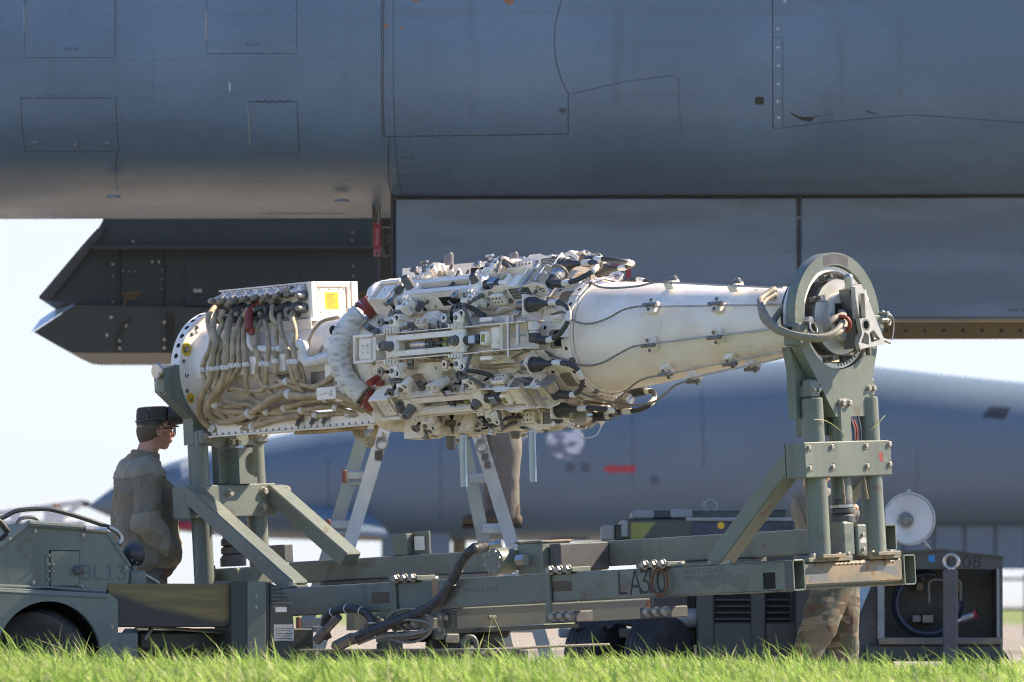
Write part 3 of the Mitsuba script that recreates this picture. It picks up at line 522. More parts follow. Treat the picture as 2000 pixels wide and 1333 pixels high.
tp('green_wire', cat(tube([(.04, -.30, -.575), (.045, -.2, -.585), (.04, -.07, -.645), (.0, .0, -.69)], .0022, 5), tube([(.04, .19, -.64), (.045, .27, -.59), (.04, .32, -.56)], .0022, 5)), 'yellow_green')
for p in [(0.046,-0.3612,-0.7313),(0.046,-0.1629,-0.7294),(0.046,0.1349,-0.7293),(0.046,0.3372,-0.7245),(0.046,-0.3618,-0.8458),(0.046,-0.1636,-0.8443),(0.046,0.1342,-0.8448),(0.046,0.3322,-0.8375)]:
    tp('bolt_recess', cy((.044, p[1], p[2]), (.0465, p[1], p[2]), .024, n=20), 'black_hole'); nut((.045, p[1] - .006, p[2]), PA, .015, .014)
tp('red_tag', prism([(0, 0), (.035, -.006), (.03, -.06), (.004, -.055)], (.0465, .24, -.765), (0, 1, 0), (0, 0, 1), (.001, 0, 0)), 'red_paint')
tp('clamp_cap', bb((-.105, -.405, -.895), (-.098, .35, -.705), 0))
for p in [(-4.893,-0.255,-0.7618),(-4.893,-0.05801,-0.7541),(-4.893,0.2375,-0.7487),(-4.893,0.4333,-0.7439),(-4.893,-0.2616,-0.8553),(-4.893,0.2217,-0.8459)]: nut((-4.895, p[1], p[2]), PA, .022, .028)
# end cross beam: pads, bolts and weld bead
for v0, v1 in ((-.40, -.02), (.13, .40)):
    tp('mounting_pad', bb((-.10, v0, -1.37), (.035, v1, -1.345), .003), 'worn_green')
for v in (-.34, -.12, -.04, .09, .17, .33): nut((.015, v, -1.345), (0, 0, 1), .016, .02)
tp('weld_bead', tube([(.024, -.34 + .012 * k, -1.386 + .003 * ((k * 7) % 3 - 1)) for k in range(58)], .0065, 6, raw=True, wob=lambda i: 1 + .35 * np.sin(i * 2.1)), 'worn_green')
tp('torn_patch', prism([(0, 0), (.16, .012), (.18, .03), (.17, .05), (.03, .045)], (.0225, -.40, -1.485), (0, 1, 0), (0, 0, 1), (.002, 0, 0)), 'dark_steel')
tp('torn_patch', prism([(0, .02), (.06, .01), (.2, -.02), (.19, .04), (.02, .05)], (.0225, .18, -1.455), (0, 1, 0), (0, 0, 1), (.002, 0, 0)), 'dark_steel')
# lettering on the near beam
TX, TY = (1, 0, 0), (0, 0, 1)
def stencil(s, px0, h, m='stencil_black', nm='stencil', dv=0, lab=None):
    tp(nm, text(s, h, (px0[0], -.534 - .0008, px0[2]), TX, TY, .0006, True), m, False, lab)
for p, c in zip([(-1.298,-0.534,-1.497),(-1.207,-0.534,-1.497),(-1.13,-0.534,-1.496),(-0.9991,-0.534,-1.495)], 'LA30'):
    m = text(c, .135, (0, 0, 0), TX, TY, .0006, False); v = m.vertices.copy(); v[:, 0] = v[:, 0] * (.82 if c != '0' else .66) + p[0]; v[:, 1] += -.5345; v[:, 2] += p[2]
    tp('stencil', M(v, m.faces), 'stencil_black', False, 'black stencilled beam number LA310')
mat('stencil_faint', (.112, .132, .123), .6)
q = (-1.046,-0.534,-1.495); tp('stencil', bb((q[0], -.5352, q[2]), (q[0] + .018, -.5346, q[2] + .135), 0), 'stencil_black')
mat('stencil_worn', (.088, .104, .098), .6)
stencil('BRACE FOR AIR', (-0.7822,-0.534,-1.399), .028, 'stencil_worn'); stencil('TRANSPORTATION', (-0.7851,-0.534,-1.439), .028, 'stencil_worn')
stencil('FWD', (-0.8667,-0.534,-1.441), .016, 'stencil_faint'); stencil('TP 65 PSI', (-0.2405,-0.534,-1.389), .026, 'stencil_faint')
stencil('BRAKE & AXLE', (-2.506,-0.534,-1.436), .03, 'stencil_faint'); stencil('TOW SPEED 5 MPH', (-3.772,-0.534,-1.485), .03, 'stencil_faint'); stencil('AF', (-3.834,-0.534,-1.453), .03, 'stencil_faint')
mat('brown_patch', lambda p, n, uv: mix((.105, .085, .06), (.075, .063, .05), fbm(p.x * 12, p.y * 12, p.z * 12)), .7)
mat('tan_tape', (.30, .20, .12), .6)
def face_patch(a, b, m, nm):
    tp(nm, bb((a[0], -.5355, b[2]), (b[0], -.5325, a[2]), 0), m)
face_patch((-1.808,-0.534,-1.399), (-1.648,-0.534,-1.458), 'brown_patch', 'paint_patch')
face_patch((-3.255,-0.534,-1.408), (-3.108,-0.534,-1.474), 'brown_patch', 'paint_patch')
face_patch((-2.756,-0.534,-1.346), (-2.703,-0.534,-1.477), 'tan_tape', 'tape_band')
face_patch((-0.03025,-0.534,-1.36), (0.02319,-0.534,-1.511), 'dark_grey', 'paint_patch')
face_patch((-0.1929,-0.534,-1.414), (-0.1047,-0.534,-1.506), 'black_hole', 'tube_slot')
mat('rust', lambda p, n, uv: mix((.20, .085, .045), (.10, .05, .035), fbm(p.x * 30, p.y * 30, p.z * 30)), .75)
q = (-0.9453,-0.55,-1.435)
tp('lifting_ring', tube([(q[0] + .058 * math.sin(a), q[1] - .012, q[2] - .075 * math.cos(a) * (1 if math.cos(a) > 0 else .95)) for a in np.arange(20) * 2 * np.pi / 20], .0085, 8, closed=True), 'rust', label='rusty lifting ring beside the stencil')
tp('ring_eye', cat(torus((q[0], -.545, q[2] + .082), (1, 0, .3), .02, .008, 16), bx((q[0] + .02, -.538, q[2] + .085), (.06, .012, .04))), 'rust')
# beam clamps with nuts
def beam_clamp(u, w_top=True, w_bot=True, plate=True):
    if plate: tp('beam_clamp', bb((u - .005, -.56, -1.64), (u + .035, -.536, -1.325), .004))
    if w_top:
        tp('clamp_plate', bb((u - .02, -.56, -1.352), (u + .22, -.40, -1.322), .004))
        for k in range(3): nut((u + .05 + .068 * k, -.555, -1.333), NV, .021, .03)
    if w_bot:
        tp('clamp_plate', bb((u - .02, -.55, -1.64), (u + .22, -.40, -1.575), .006), 'dark_grey')
        for k in range(3): nut((u + .05 + .068 * k, -.548, -1.6), NV, .021, .03)
uc = (-1.833,-0.56,-1.408)[0]; beam_clamp(uc)
uc2 = (-3.07,-0.56,-1.36)[0]; beam_clamp(uc2)
uc3 = (-1.103,-0.45,-1.339)[0]; beam_clamp(uc3, plate=False)
tp('spacer_block', bb((-3.6, .40, -1.352), (-3.2, .55, -1.325), .002), 'dark_steel'); tp('spacer_block', bb((-1.75, .40, -1.352), (-1.1, .55, -1.325), .002), 'dark_grey'); tp('spacer_block', bb((-4.6, .40, -1.352), (-4.1, .55, -1.325), .002), 'dark_grey')
tp('spacer_block', bb((-2.5, .40, -1.352), (-2.35, .55, -1.325), .002)); tp('spacer_block', bb((-.75, .40, -1.352), (-.1, .55, -1.325), .002), 'dark_grey')
for u in (-.62, -.48, -.84): nut((u, -.49, -1.352), (0, 0, 1), .018, .02)
tp('brace_plate', bb((-.98, -.53, -1.352), (-.55, -.43, -1.34), .002)); tp('brace_plate', bb((-4.25, -.53, -1.352), (-3.88, -.43, -1.34), .002))
for u in (-4.2, -3.95): nut((u, -.49, -1.34), (0, 0, 1), .018, .02)
# swivel hub between the upper rails
h = (-2.576,-0.2,-1.262)
tp('hub_block', bb((h[0] + .06, -.05, -1.35), (h[0] + .26, .20, -1.165), .006)); tp('hub_plate', bb((h[0] + .05, -.06, -1.168), (h[0] + .27, .21, -1.155), .003), 'worn_green')
tp('hub_block', bb((h[0] + .27, .0, -1.34), (h[0] + .36, .42, -1.18), .006), 'dark_grey')
tp('swivel_flange', cat(cy((h[0], -.20, h[2]), (h[0], -.05, h[2]), .078, n=32, ch=.006)))
tp('swivel_cap', cy((h[0], -.203, h[2]), (h[0], -.199, h[2]), .045, n=28))
for k in range(8):
    a = k * math.pi / 4 + .3; nut((h[0] + .061 * math.cos(a), -.20, h[2] + .061 * math.sin(a)), NV, .009, .008)
tp('swivel_nut', cy((h[0] + .13, -.12, h[2]), (h[0] + .19, -.12, h[2]), .035, n=6), 'steel')
tp('paint_patch', cy((h[0] - .1, -.47, h[2] + .0), (h[0] - .1, -.468, h[2]), .001), 'dark_grey') if False else None
# electrical box on the far rail
q = (-3.878,0.46,-1.139)
tp('socket_box', cat(bb((q[0] - .13, .44, -1.19), (q[0] - .01, .52, -1.06), .004), bb((q[0] - .01, .50, -1.19), (q[0] + .12, .52, -1.05), .003)), 'green_paint')
tp('socket', bb((q[0] + .01, .485, -1.165), (q[0] + .09, .499, -1.08), .01), 'white_tape')
# armoured hydraulic hose with fitting
hose = [(-2.446,-0.4,-1.175)] + [(-2.363,-0.58,-1.188),(-2.449,-0.58,-1.241),(-2.525,-0.58,-1.336),(-2.615,-0.58,-1.437),(-2.745,-0.58,-1.515),(-2.927,-0.58,-1.563)] + [(-3.102,-0.62,-1.615),(-3.295,-0.62,-1.669)]
S = spline(hose, .012)
tp('hydraulic_hose', tube(S, .030, 10, raw=True, wob=lambda i: 1 + .06 * (np.mod(i, 5) < 1)), 'black_plastic', True)
tp('hose_wrap', cat(*[torus(S[i], S[i + 1] - S[i], .030, .0035, 14, 5) for i in range(6, len(S) - 2, 8)]), 'dark_grey')
tp('hose_fitting', cat(cy((-2.459,-0.4,-1.174), (-2.393,-0.36,-1.163), .022, n=12), cy((-2.393,-0.36,-1.163), (-2.362,-0.34,-1.162), .028, n=6)), 'steel')
hose2 = [(-3.565,-0.6,-1.663),(-3.594,-0.6,-1.596),(-3.56,-0.6,-1.533),(-3.464,-0.6,-1.5),(-3.336,-0.6,-1.499),(-3.237,-0.6,-1.53),(-3.195,-0.6,-1.585),(-3.22,-0.6,-1.639),(-3.289,-0.6,-1.667),(-3.358,-0.6,-1.685)]
S2 = spline(hose2, .012)
tp('hydraulic_hose', tube(S2, .024, 10, raw=True, wob=lambda i: 1 + .07 * (np.mod(i, 5) < 1)), 'black_plastic', True)
tp('hose_wrap', cat(*[torus(S2[i], S2[i + 1] - S2[i], .024, .004, 14, 5) for i in range(6, len(S2) - 2, 9)]), 'white_tape')
tp('hose_fitting', cat(cy((-3.447,-0.62,-1.539), (-3.581,-0.62,-1.629), .024, n=10), cy((-3.554,-0.62,-1.611), (-3.644,-0.62,-1.675), .03, n=6)), 'dark_steel')
tp('hose_fitting', cat(cy((-3.26,-0.62,-1.646), (-3.416,-0.62,-1.695), .028, n=8), cy((-3.337,-0.62,-1.667), (-3.489,-0.62,-1.716), .036, n=6)), 'dark_steel')
for k in range(4):
    c = np.array((-2.933,-0.6,-1.622))
    pts = [c + np.array([(.20 - .025 * k) * math.cos(a) * 1.1 + .02 * k, .012 * k, (.045 + .018 * ((k * 3) % 4)) * math.sin(a) + .01 * k]) for a in np.arange(14) * 2 * np.pi / 14]
    tp('coiled_cable', tube(pts, .0085, 6, closed=True, step=.03), 'grey_cable', True)
tp('coiled_cable', tube([(-2.768,-0.6,-1.639), (-2.936,-0.6,-1.663), (-3.148,-0.62,-1.671), (-3.298,-0.62,-1.705)], .0085, 6, step=.03), 'grey_cable', True)
# left cradle
g = Polygon([(-.51, .02), (-.36, .04), (.36, .04), (.51, .02), (.51, -.12), (.30, -.30), (.30, -.45), (-.285, -.45), (-.285, -.29), (-.51, -.12)]).difference(Point(0, 0).buffer(.375, 48))
tp('cradle_plate', prism(g, (-5.03, 0, 0), (0, 1, 0), (0, 0, 1), (.085, 0, 0)))
tp('cradle_plate', prism(Polygon([(-.28, -.37), (.29, -.37), (.29, -.46), (-.28, -.46)]), (-4.945, 0, 0), (0, 1, 0), (0, 0, 1), (.03, 0, 0)))
tp('cradle_gusset', prism(Polygon([(-.20, -.44), (-.12, -.48), (-.06, -.42), (-.10, -.38)]), (-4.912, 0, 0), (0, 1, 0), (0, 0, 1), (.006, 0, 0)))
a = (-4.98,-0.4644,0.004895)
tp('cradle_pin', cat(cy((-4.98, a[1] + .06, a[2]), (-4.98, a[1] - .05, a[2]), .035, n=20), cy((-4.98, a[1] - .05, a[2]), (-4.98, a[1] - .075, a[2]), .05, n=16, ch=.008)), 'steel')
tp('lanyard', tube([(-4.95, a[1] - .07, a[2]), (-4.95, a[1] - .11, a[2] - .08), (-4.95, a[1] - .07, a[2] - .15), (-4.95, a[1] + .02, a[2] - .10)], .003, 6), 'steel')
for v in (-.228, .252):
    tp('post_cap', cat(bb((-5.02, v - .05, -.452), (-4.90, v + .05, -.40), .01), bb((-4.96, v - .045, -.45), (-4.88, v + .045, -.36), .01)))
    for k in (-.02, .02): nut((-4.88, v + k, -.40), PA, .016, .02)
for v in (-.01, .04): nut((-4.905, v, -.445), PA, .02, .028)
tp('lift_bracket', cat(bb((-5.0, -.09, -.70), (-4.93, .07, -.45), .008), prism(sbox(-.02, -.70, .10, -.48).difference(Point(.10, -.58).buffer(.07, 16)).union(sbox(-.02, -.70, .13, -.66)), (-4.93, 0, 0), (0, 1, 0), (0, 0, 1), (.10, 0, 0))))
tp('lift_cylinder', cat(cy((-4.97, .025, -.70), (-4.97, .025, -.95), .055, n=24), cy((-4.97, .025, -.95), (-4.97, .025, -1.1), .05, n=24)))
tp('jack_nut', lathe([(.055, -1.02), (.07, -1.04), (.07, -1.07), (.055, -1.075), (.072, -1.09), (.072, -1.12), (.06, -1.125), (.08, -1.15), (.08, -1.2)], (-4.97, .025, 0), (0, 0, 1), 24), 'dark_grey')
tp('jack_body', cat(bb((-5.1, -.12, -1.345), (-4.8, .2, -1.21), .012), cy((-5.05, -.1, -1.345), (-5.05, -.1, -1.19), .035, n=16)))
tp('hydraulic_line', tube([(-4.9, -.20, -.88), (-4.9, -.2, -1.0)], .009, 8, step=.1), 'dark_steel')
tp('drain_elbow', bb((-5.1, .45, -1.19), (-4.95, .53, -1.08), .005), 'dark_grey')

# ---------------------------------------------------------------- rotary launcher: same frame as the trailer, axis v = w = 0
la = thing('rotary_launcher', 'white rotary bomb launcher with tan cable bundles and ejector racks, lying on the trailer stands', 'launcher')
def lp(name, mesh, m='white_paint', smooth=30, label=None): return put(la, name, mesh, m, TRAILER, smooth, label)
def tu(prof, n=64, close=True): return lathe([(r, u) for u, r in prof], (0, 0, 0), (1, 0, 0), n, close)
def pol(u, ph, r):
    a = math.radians(ph); return np.array([u, -r * math.cos(a), r * math.sin(a)])
def nrm_(ph): a = math.radians(ph); return np.array([0, -math.cos(a), math.sin(a)])
def tan_(ph): a = math.radians(ph); return np.array([0, math.sin(a), math.cos(a)])
lp('tail_cone', tu([(-1.735, .30), (-1.73, .316), (-1.6, .312), (-1.35, .290), (-1.0, .252), (-.7, .222), (-.36, .197), (-.12, .190)], 96))
lp('cone_collar', tu([(-1.99, .30), (-1.985, .333), (-1.95, .337), (-1.76, .333), (-1.74, .324), (-1.738, .30)], 96))
lp('centre_body', tu([(-3.52, .29), (-3.5, .318), (-3.4, .330), (-2.0, .330), (-1.99, .30)], 96))
for u, w, r in ((-3.42, .05, .337), (-2.93, .03, .335), (-2.42, .05, .340), (-2.13, .012, .333)):
    lp('body_band', tu([(u - w, .325), (u - w, r), (u + w, r), (u + w, .325)], 96, False))
lp('drive_body', tu([(-4.96, .29), (-3.5, .29)], 96)); lp('drive_collar', tu([(-3.72, .28), (-3.70, .305), (-3.62, .305), (-3.60, .28)], 72, False))
lp('drive_flange', tu([(-5.03, .28), (-5.03, .366), (-4.955, .366), (-4.953, .36), (-4.953, .28)], 96))
for k in range(34):
    ph = k * 360 / 34 - 6; p = pol(-4.99, ph, .3655); lp('flange_hole', cy(p, p + nrm_(ph) * .002, .016, n=14), 'black_hole')
for k in range(34):
    ph = k * 360 / 34; p = pol(-4.9535, ph, .334)
    if k % 3: lp('flange_bolt', bolt(p, (1, 0, 0), .010, .01), 'dark_steel')
q = pol(-4.9525, 24, .328)
lp('warning_disc', prism(Point(0, 0).buffer(.042, 20), q, nrm_(24), tan_(24), (.002, 0, 0)), 'yellow_label')
for k in range(5): lp('disc_lettering', bb(q + (.002, -.026 + .011 * k, -.016), q + (.0035, -.022 + .011 * k, .022 - .008 * (k % 3)), 0), 'stencil_black')
lp('disc_stud', cy(q, q + (.012, 0, 0), .014, n=14), 'zinc_bolt')
q = pol(-4.9525, -30, .33); lp('warning_disc', prism(Point(0, 0).buffer(.032, 20), q, nrm_(-28), tan_(-28), (.002, 0, 0)), 'yellow_label')
lp('flange_number', text('4', .04, pol(-4.9525, 44, .312), (0, .9, .3), (0, -.3, .9), .001), 'stencil_black', False); lp('flange_number', text('3', .04, pol(-4.9525, -2, .325), (0, .2, -.95), (0, .95, .2), .001), 'stencil_black', False)
# connector box
lp('connector_box', bb((-4.75, -.18, .262), (-3.99, .155, .474), .006))
lp('box_front_panel', bb((-4.74, -.186, .268), (-4.0, -.179, .468), .002))
lp('box_lid_lip', bb((-4.76, -.19, .470), (-3.985, .165, .480), .002))
lp('box_shelf', cat(bb((-4.7, -.22, .238), (-3.95, -.1, .256), .003), bb((-4.7, -.225, .19), (-3.95, -.215, .256), .002)))
x = -3.985
lp('box_end_frame', cat(bb((x, -.185, .255), (x + .018, -.14, .478), .003), bb((x, .125, .255), (x + .018, .17, .478), .003), bb((x, -.14, .448), (x + .018, .125, .478), .003), bb((x, -.14, .255), (x + .018, .125, .278), .003)))
lp('end_cover', bb((x, -.125, .285), (x + .010, .11, .440), .003))
lp('corner_tube', cy((x + .01, -.185, .255), (x + .01, -.185, .478), .018, n=12))
lp('end_post', bb((x + .02, .15, .25), (x + .03, .2, .48), .003))
lp('warning_label', bb((x + .0105, -.07, .310), (x + .0115, .048, .415), 0), 'yellow_label')
for k in range(7): lp('label_lettering', bb((x + .0116, -.055, .322 + .0125 * k), (x + .0122, .034 - .012 * ((k * 3) % 4), .326 + .0125 * k), 0), 'stencil_black')
for v in (-.11, -.03, .05, .095):
    for w in (.294, .432): lp('screw', bolt((x + .010, v, w), (1, 0, 0), .006, .005), 'zinc_bolt')
for k in range(10): lp('screw', bolt((-4.71 + .077 * k, -.186, .462), (0, -1, 0), .006, .005), 'zinc_bolt')
def conn(p, d, r=.03, m='dark_steel'):
    p, d = np.asarray(p, float), np.asarray(d, float) / np.linalg.norm(d)
    lp('connector', lathe([(r * 1.25, 0), (r * 1.25, .008), (r * 1.02, .01), (r * 1.02, .022), (r * 1.1, .024), (r * 1.1, .04), (r * .98, .042), (r * .98, .055), (r * .7, .075), (r * .6, .10)], p, d, 18), m)
heads = []
for k in range(8):
    p = np.array([-4.68 + .092 * k, -.186, .432]); conn(p, (-.25, -1, -.15), .027, 'steel' if k != 6 else 'dark_grey'); heads.append(p)
for k in range(7):
    conn((-4.64 + .095 * k, -.186, .365 - .004 * k), (-.2, -1, -.2), .026, 'dark_grey' if k % 3 else 'dark_steel')
for k in range(7):
    conn((-4.66 + .095 * k, -.186, .302), (-.2, -1, -.25), .024, 'dark_grey' if k % 2 else 'dark_steel')
conn((-4.03, -.186, .40), (.3, -1, -.05), .028, 'dark_steel'); conn((-4.03, -.186, .325), (.3, -1, -.05), .026, 'dark_steel')
# white trays along the drive section
lp('cable_tray', bb((-4.83, -.352, -.055), (-4.06, -.30, .052), .004))
lp('lower_tray', cat(bb((-4.86, -.22, -.405), (-3.46, .16, -.31), .006), bb((-4.86, -.245, -.412), (-3.46, -.2, -.402), .002)))
for k in range(26): lp('tray_screw', bolt((-4.86 + .054 * k, -.2205, -.392), (0, -1, 0), .006, .005), 'dark_steel')
for u in (-4.1, -3.98, -3.88): lp('tray_fitting', cat(bb((u, -.235, -.36), (u + .05, -.22, -.325), .004), cy((u + .025, -.235, -.345), (u + .025, -.26, -.38), .014, n=8)), 'dark_steel')
for u in (-4.55, -4.42): lp('tray_fitting', lathe([(.035, 0), (.035, .02), (.03, .04)], (u, -.23, -.30), (0, -1, 0), 16), 'dark_grey')
lp('tray_bracket', cat(bb((-3.78, -.37, -.20), (-3.62, -.33, -.19), .002), bb((-3.78, -.378, -.245), (-3.62, -.37, -.17), .002)))
lp('junction_bracket', cat(bb((-3.72, -.36, .06), (-3.54, -.30, .12), .003), bb((-3.72, -.33, .12), (-3.60, -.28, .20), .004)))
lp('junction_hole', cy((-3.66, -.331, .165), (-3.66, -.333, .165), .03, n=18), 'black_hole')
lp('junction_bracket', cat(bb((-3.72, -.36, -.12), (-3.54, -.30, .0), .003), bb((-3.66, -.345, -.26), (-3.58, -.31, -.12), .003)))
for u, w in ((-3.64, -.15), (-3.60, -.15), (-3.64, -.20)): lp('bolt', bolt((u, -.346, w), (0, -1, 0), .009, .008), 'dark_steel')
for u in (-4.2, -3.9): lp('body_pad', bb((u, -.30, -.14), (u + .14, -.26, -.07), .004), 'dark_steel')
# tan cable looms, laid over the drive section
Z = '300,480,3.174'
cab = [
 [(-4.934,-0.02763,0.4207),(-4.822,-0.2187,0.3349),(-4.751,-0.3024,0.2618),(-4.673,-0.3528,0.1885),(-4.66,-0.3818,0.1193),(-4.692,-0.3951,0.06266),(-4.705,-0.4,0.004756),(-4.702,-0.3948,-0.06409),(-4.689,-0.3804,-0.1238),(-4.686,-0.3504,-0.1929)],
 [(-4.762,-0.1566,0.3897),(-4.709,-0.2745,0.3179),(-4.674,-0.3464,0.2374),(-4.601,-0.3905,0.1547),(-4.606,-0.4129,0.07701),(-4.615,-0.42,-0.0005454),(-4.661,-0.4111,-0.08588),(-4.739,-0.3884,-0.1599),(-4.818,-0.3485,-0.2344),(-4.858,-0.2921,-0.3018),(-4.841,-0.2276,-0.353),(-4.774,-0.1849,-0.3771),(-4.633,-0.199,-0.3698),(-4.445,-0.2317,-0.3503),(-4.257,-0.252,-0.336),(-4.041,-0.2737,-0.3186)],
 [(-4.624,-0.2116,0.3512),(-4.554,-0.3256,0.2491),(-4.518,-0.3818,0.1494),(-4.508,-0.4068,0.05131),(-4.523,-0.4085,-0.03556),(-4.592,-0.3922,-0.1196),(-4.702,-0.3624,-0.1918),(-4.765,-0.3191,-0.2575),(-4.751,-0.2647,-0.3131),(-4.646,-0.2511,-0.3241),(-4.491,-0.2784,-0.301),(-4.318,-0.3222,-0.2535),(-4.144,-0.3552,-0.2048),(-4.065,-0.3644,-0.188),(-3.955,-0.3527,-0.2091),(-3.821,-0.3497,-0.214),(-3.675,-0.3589,-0.1983),(-3.616,-0.3388,-0.2309),(-3.505,-0.2787,-0.3007),(-3.448,-0.1906,-0.363)],
 [(-4.544,-0.1805,0.3457),(-4.489,-0.3037,0.2447),(-4.478,-0.3614,0.1467),(-4.471,-0.3869,0.04885),(-4.482,-0.389,-0.02856),(-4.532,-0.3808,-0.08422),(-4.63,-0.3612,-0.1471),(-4.69,-0.3269,-0.2126),(-4.67,-0.2921,-0.2584),(-4.547,-0.2762,-0.2754),(-4.454,-0.2727,-0.2788),(-4.394,-0.2503,-0.2991),(-4.242,-0.263,-0.288),(-4.108,-0.2851,-0.2661),(-3.939,-0.3022,-0.2465),(-3.794,-0.3109,-0.2354),(-3.707,-0.3031,-0.2454),(-3.59,-0.2478,-0.3011),(-3.511,-0.1398,-0.3641)],
 [(-4.536,-0.09046,0.3742),(-4.376,-0.2869,0.2568),(-4.319,-0.36,0.1365),(-4.264,-0.3823,0.04566),(-4.261,-0.3827,-0.04201),(-4.257,-0.3702,-0.1057),(-4.185,-0.3578,-0.1422),(-4.075,-0.3637,-0.1263),(-4.013,-0.3688,-0.1105),(-3.94,-0.3619,-0.1315),(-3.843,-0.3513,-0.1576),(-3.727,-0.3577,-0.1423),(-3.611,-0.3752,-0.08647),(-3.555,-0.3849,-0.008071)],
 [(-4.384,-0.16,0.3447),(-4.286,-0.2766,0.2606),(-4.2,-0.341,0.1677),(-4.162,-0.3719,0.07804),(-4.166,-0.3795,-0.0187),(-4.213,-0.3683,-0.09368),(-4.222,-0.3525,-0.142),(-4.195,-0.3247,-0.1974)],
 [(-4.256,-0.1602,0.3556),(-4.155,-0.2801,0.2714),(-4.062,-0.3562,0.1589),(-3.996,-0.3841,0.06774),(-3.973,-0.3894,-0.0208),(-3.963,-0.3797,-0.08924),(-3.945,-0.3606,-0.1486),(-3.926,-0.3328,-0.2033)],
 [(-4.225,-0.0782,0.3923),(-4.032,-0.2923,0.2731),(-3.96,-0.3613,0.1717),(-3.938,-0.3931,0.07379),(-3.925,-0.3993,-0.02364),(-3.924,-0.3843,-0.1108)],
 [(-4.639,-0.09946,0.3616),(-4.513,-0.2647,0.2657),(-4.449,-0.346,0.1447),(-4.432,-0.3749,0.00729),(-4.476,-0.3712,-0.05347),(-4.584,-0.3583,-0.1107),(-4.678,-0.3268,-0.1839),(-4.68,-0.2936,-0.2333),(-4.574,-0.2886,-0.2394),(-4.486,-0.2925,-0.2346)],
 [(-4.472,-0.2351,0.2921),(-4.427,-0.3277,0.1822),(-4.374,-0.375,0.00372),(-4.396,-0.3608,-0.1023),(-4.387,-0.331,-0.1763),(-4.347,-0.3051,-0.218),(-4.241,-0.3006,-0.2242),(-4.144,-0.3138,-0.2053),(-4.053,-0.3334,-0.1716)],
 [(-4.335,-0.2262,0.2928),(-4.326,-0.2943,0.2243),(-4.29,-0.3516,0.1151),(-4.228,-0.37,-0.005333),(-4.232,-0.3582,-0.0927),(-4.28,-0.3389,-0.1484),(-4.379,-0.3372,-0.1524),(-4.478,-0.3476,-0.1269),(-4.55,-0.3455,-0.1324)],
 [(-4.639,-0.2845,0.274),(-4.627,-0.3434,0.1952),(-4.574,-0.3718,0.1333),(-4.596,-0.3894,0.06638),(-4.585,-0.395,-0.002652),(-4.619,-0.3825,-0.09855),(-4.678,-0.3497,-0.1836),(-4.707,-0.2964,-0.2611),(-4.696,-0.2427,-0.3116)],
 [(-4.15,-0.3018,0.2226),(-4.126,-0.3538,0.1242),(-4.111,-0.3743,-0.02213),(-4.119,-0.3616,-0.09944),(-4.022,-0.3482,-0.1393),(-3.936,-0.3282,-0.1814),(-3.852,-0.3054,-0.2176),(-3.741,-0.3077,-0.2144),(-3.629,-0.3233,-0.1899),(-3.538,-0.3501,-0.1344),(-3.543,-0.3626,-0.09554)],
 [(-4.581,-0.347,-0.199),(-4.505,-0.3286,-0.2281),(-4.411,-0.3247,-0.2335),(-4.349,-0.2935,-0.2717),(-4.26,-0.2737,-0.2917),(-4.114,-0.2678,-0.2971),(-3.952,-0.2789,-0.2868),(-3.769,-0.284,-0.2817),(-3.637,-0.2294,-0.3277),(-3.556,-0.1763,-0.3591),(-3.512,-0.1259,-0.3797)],
 [(-4.617,-0.2262,-0.336),(-4.507,-0.2244,-0.3372),(-4.371,-0.2349,-0.3299),(-4.211,-0.2555,-0.3142),(-4.109,-0.2604,-0.3102),(-3.977,-0.2688,-0.303),(-3.893,-0.2313,-0.3325),(-3.729,-0.2319,-0.332),(-3.594,-0.1919,-0.3567),(-3.5,-0.1251,-0.3852)],
 [(-4.755,0.01519,-0.4112),(-4.586,-0.09547,-0.3987),(-4.463,-0.1873,-0.3647),(-4.407,-0.2464,-0.3277),(-4.35,-0.255,-0.321),(-4.199,-0.2541,-0.3217)],
 [(-3.916,-0.37,-0.005146),(-3.901,-0.3626,-0.07383),(-3.901,-0.3457,-0.132)], [(-3.876,-0.343,0.06948),(-3.861,-0.3182,0.1457),(-3.834,-0.2789,0.2114),(-3.796,-0.2612,0.233),(-3.684,-0.2501,0.2449)],
 [(-3.822,-0.3589,0.02759),(-3.755,-0.3575,0.04265),(-3.731,-0.3511,0.0797)], [(-4.041,-0.2595,0.2638),(-4.007,-0.309,0.2035),(-3.972,-0.3369,0.153),(-3.98,-0.3575,0.09553)],
 [(-4.045,-0.3381,-0.1235),(-3.99,-0.3143,-0.1755),(-3.941,-0.3098,-0.1833),(-3.885,-0.2985,-0.2013)], [(-4.571,-0.3257,-0.1412),(-4.498,-0.328,-0.1357),(-4.449,-0.3225,-0.1484),(-4.347,-0.3147,-0.1643)],
]
rad = [.019, .025, .026, .021, .019, .018, .019, .020, .018, .018, .018, .021, .017, .017, .018, .016, .017, .012, .013, .014, .015, .012]
CS = []
for pts, r in zip(cab, rad):
    P = np.array(pts); P = P + rng.normal(0, .004, P.shape) * [1, 1, 1]
    S = spline(P, .018); CS.append(S); r *= .88
    lp('cable', tube(S, r, 9, raw=True, wob=lambda i: 1 + .05 * np.sin(i * 1.3) * np.sin(i * .37)), 'tan_cable', True)
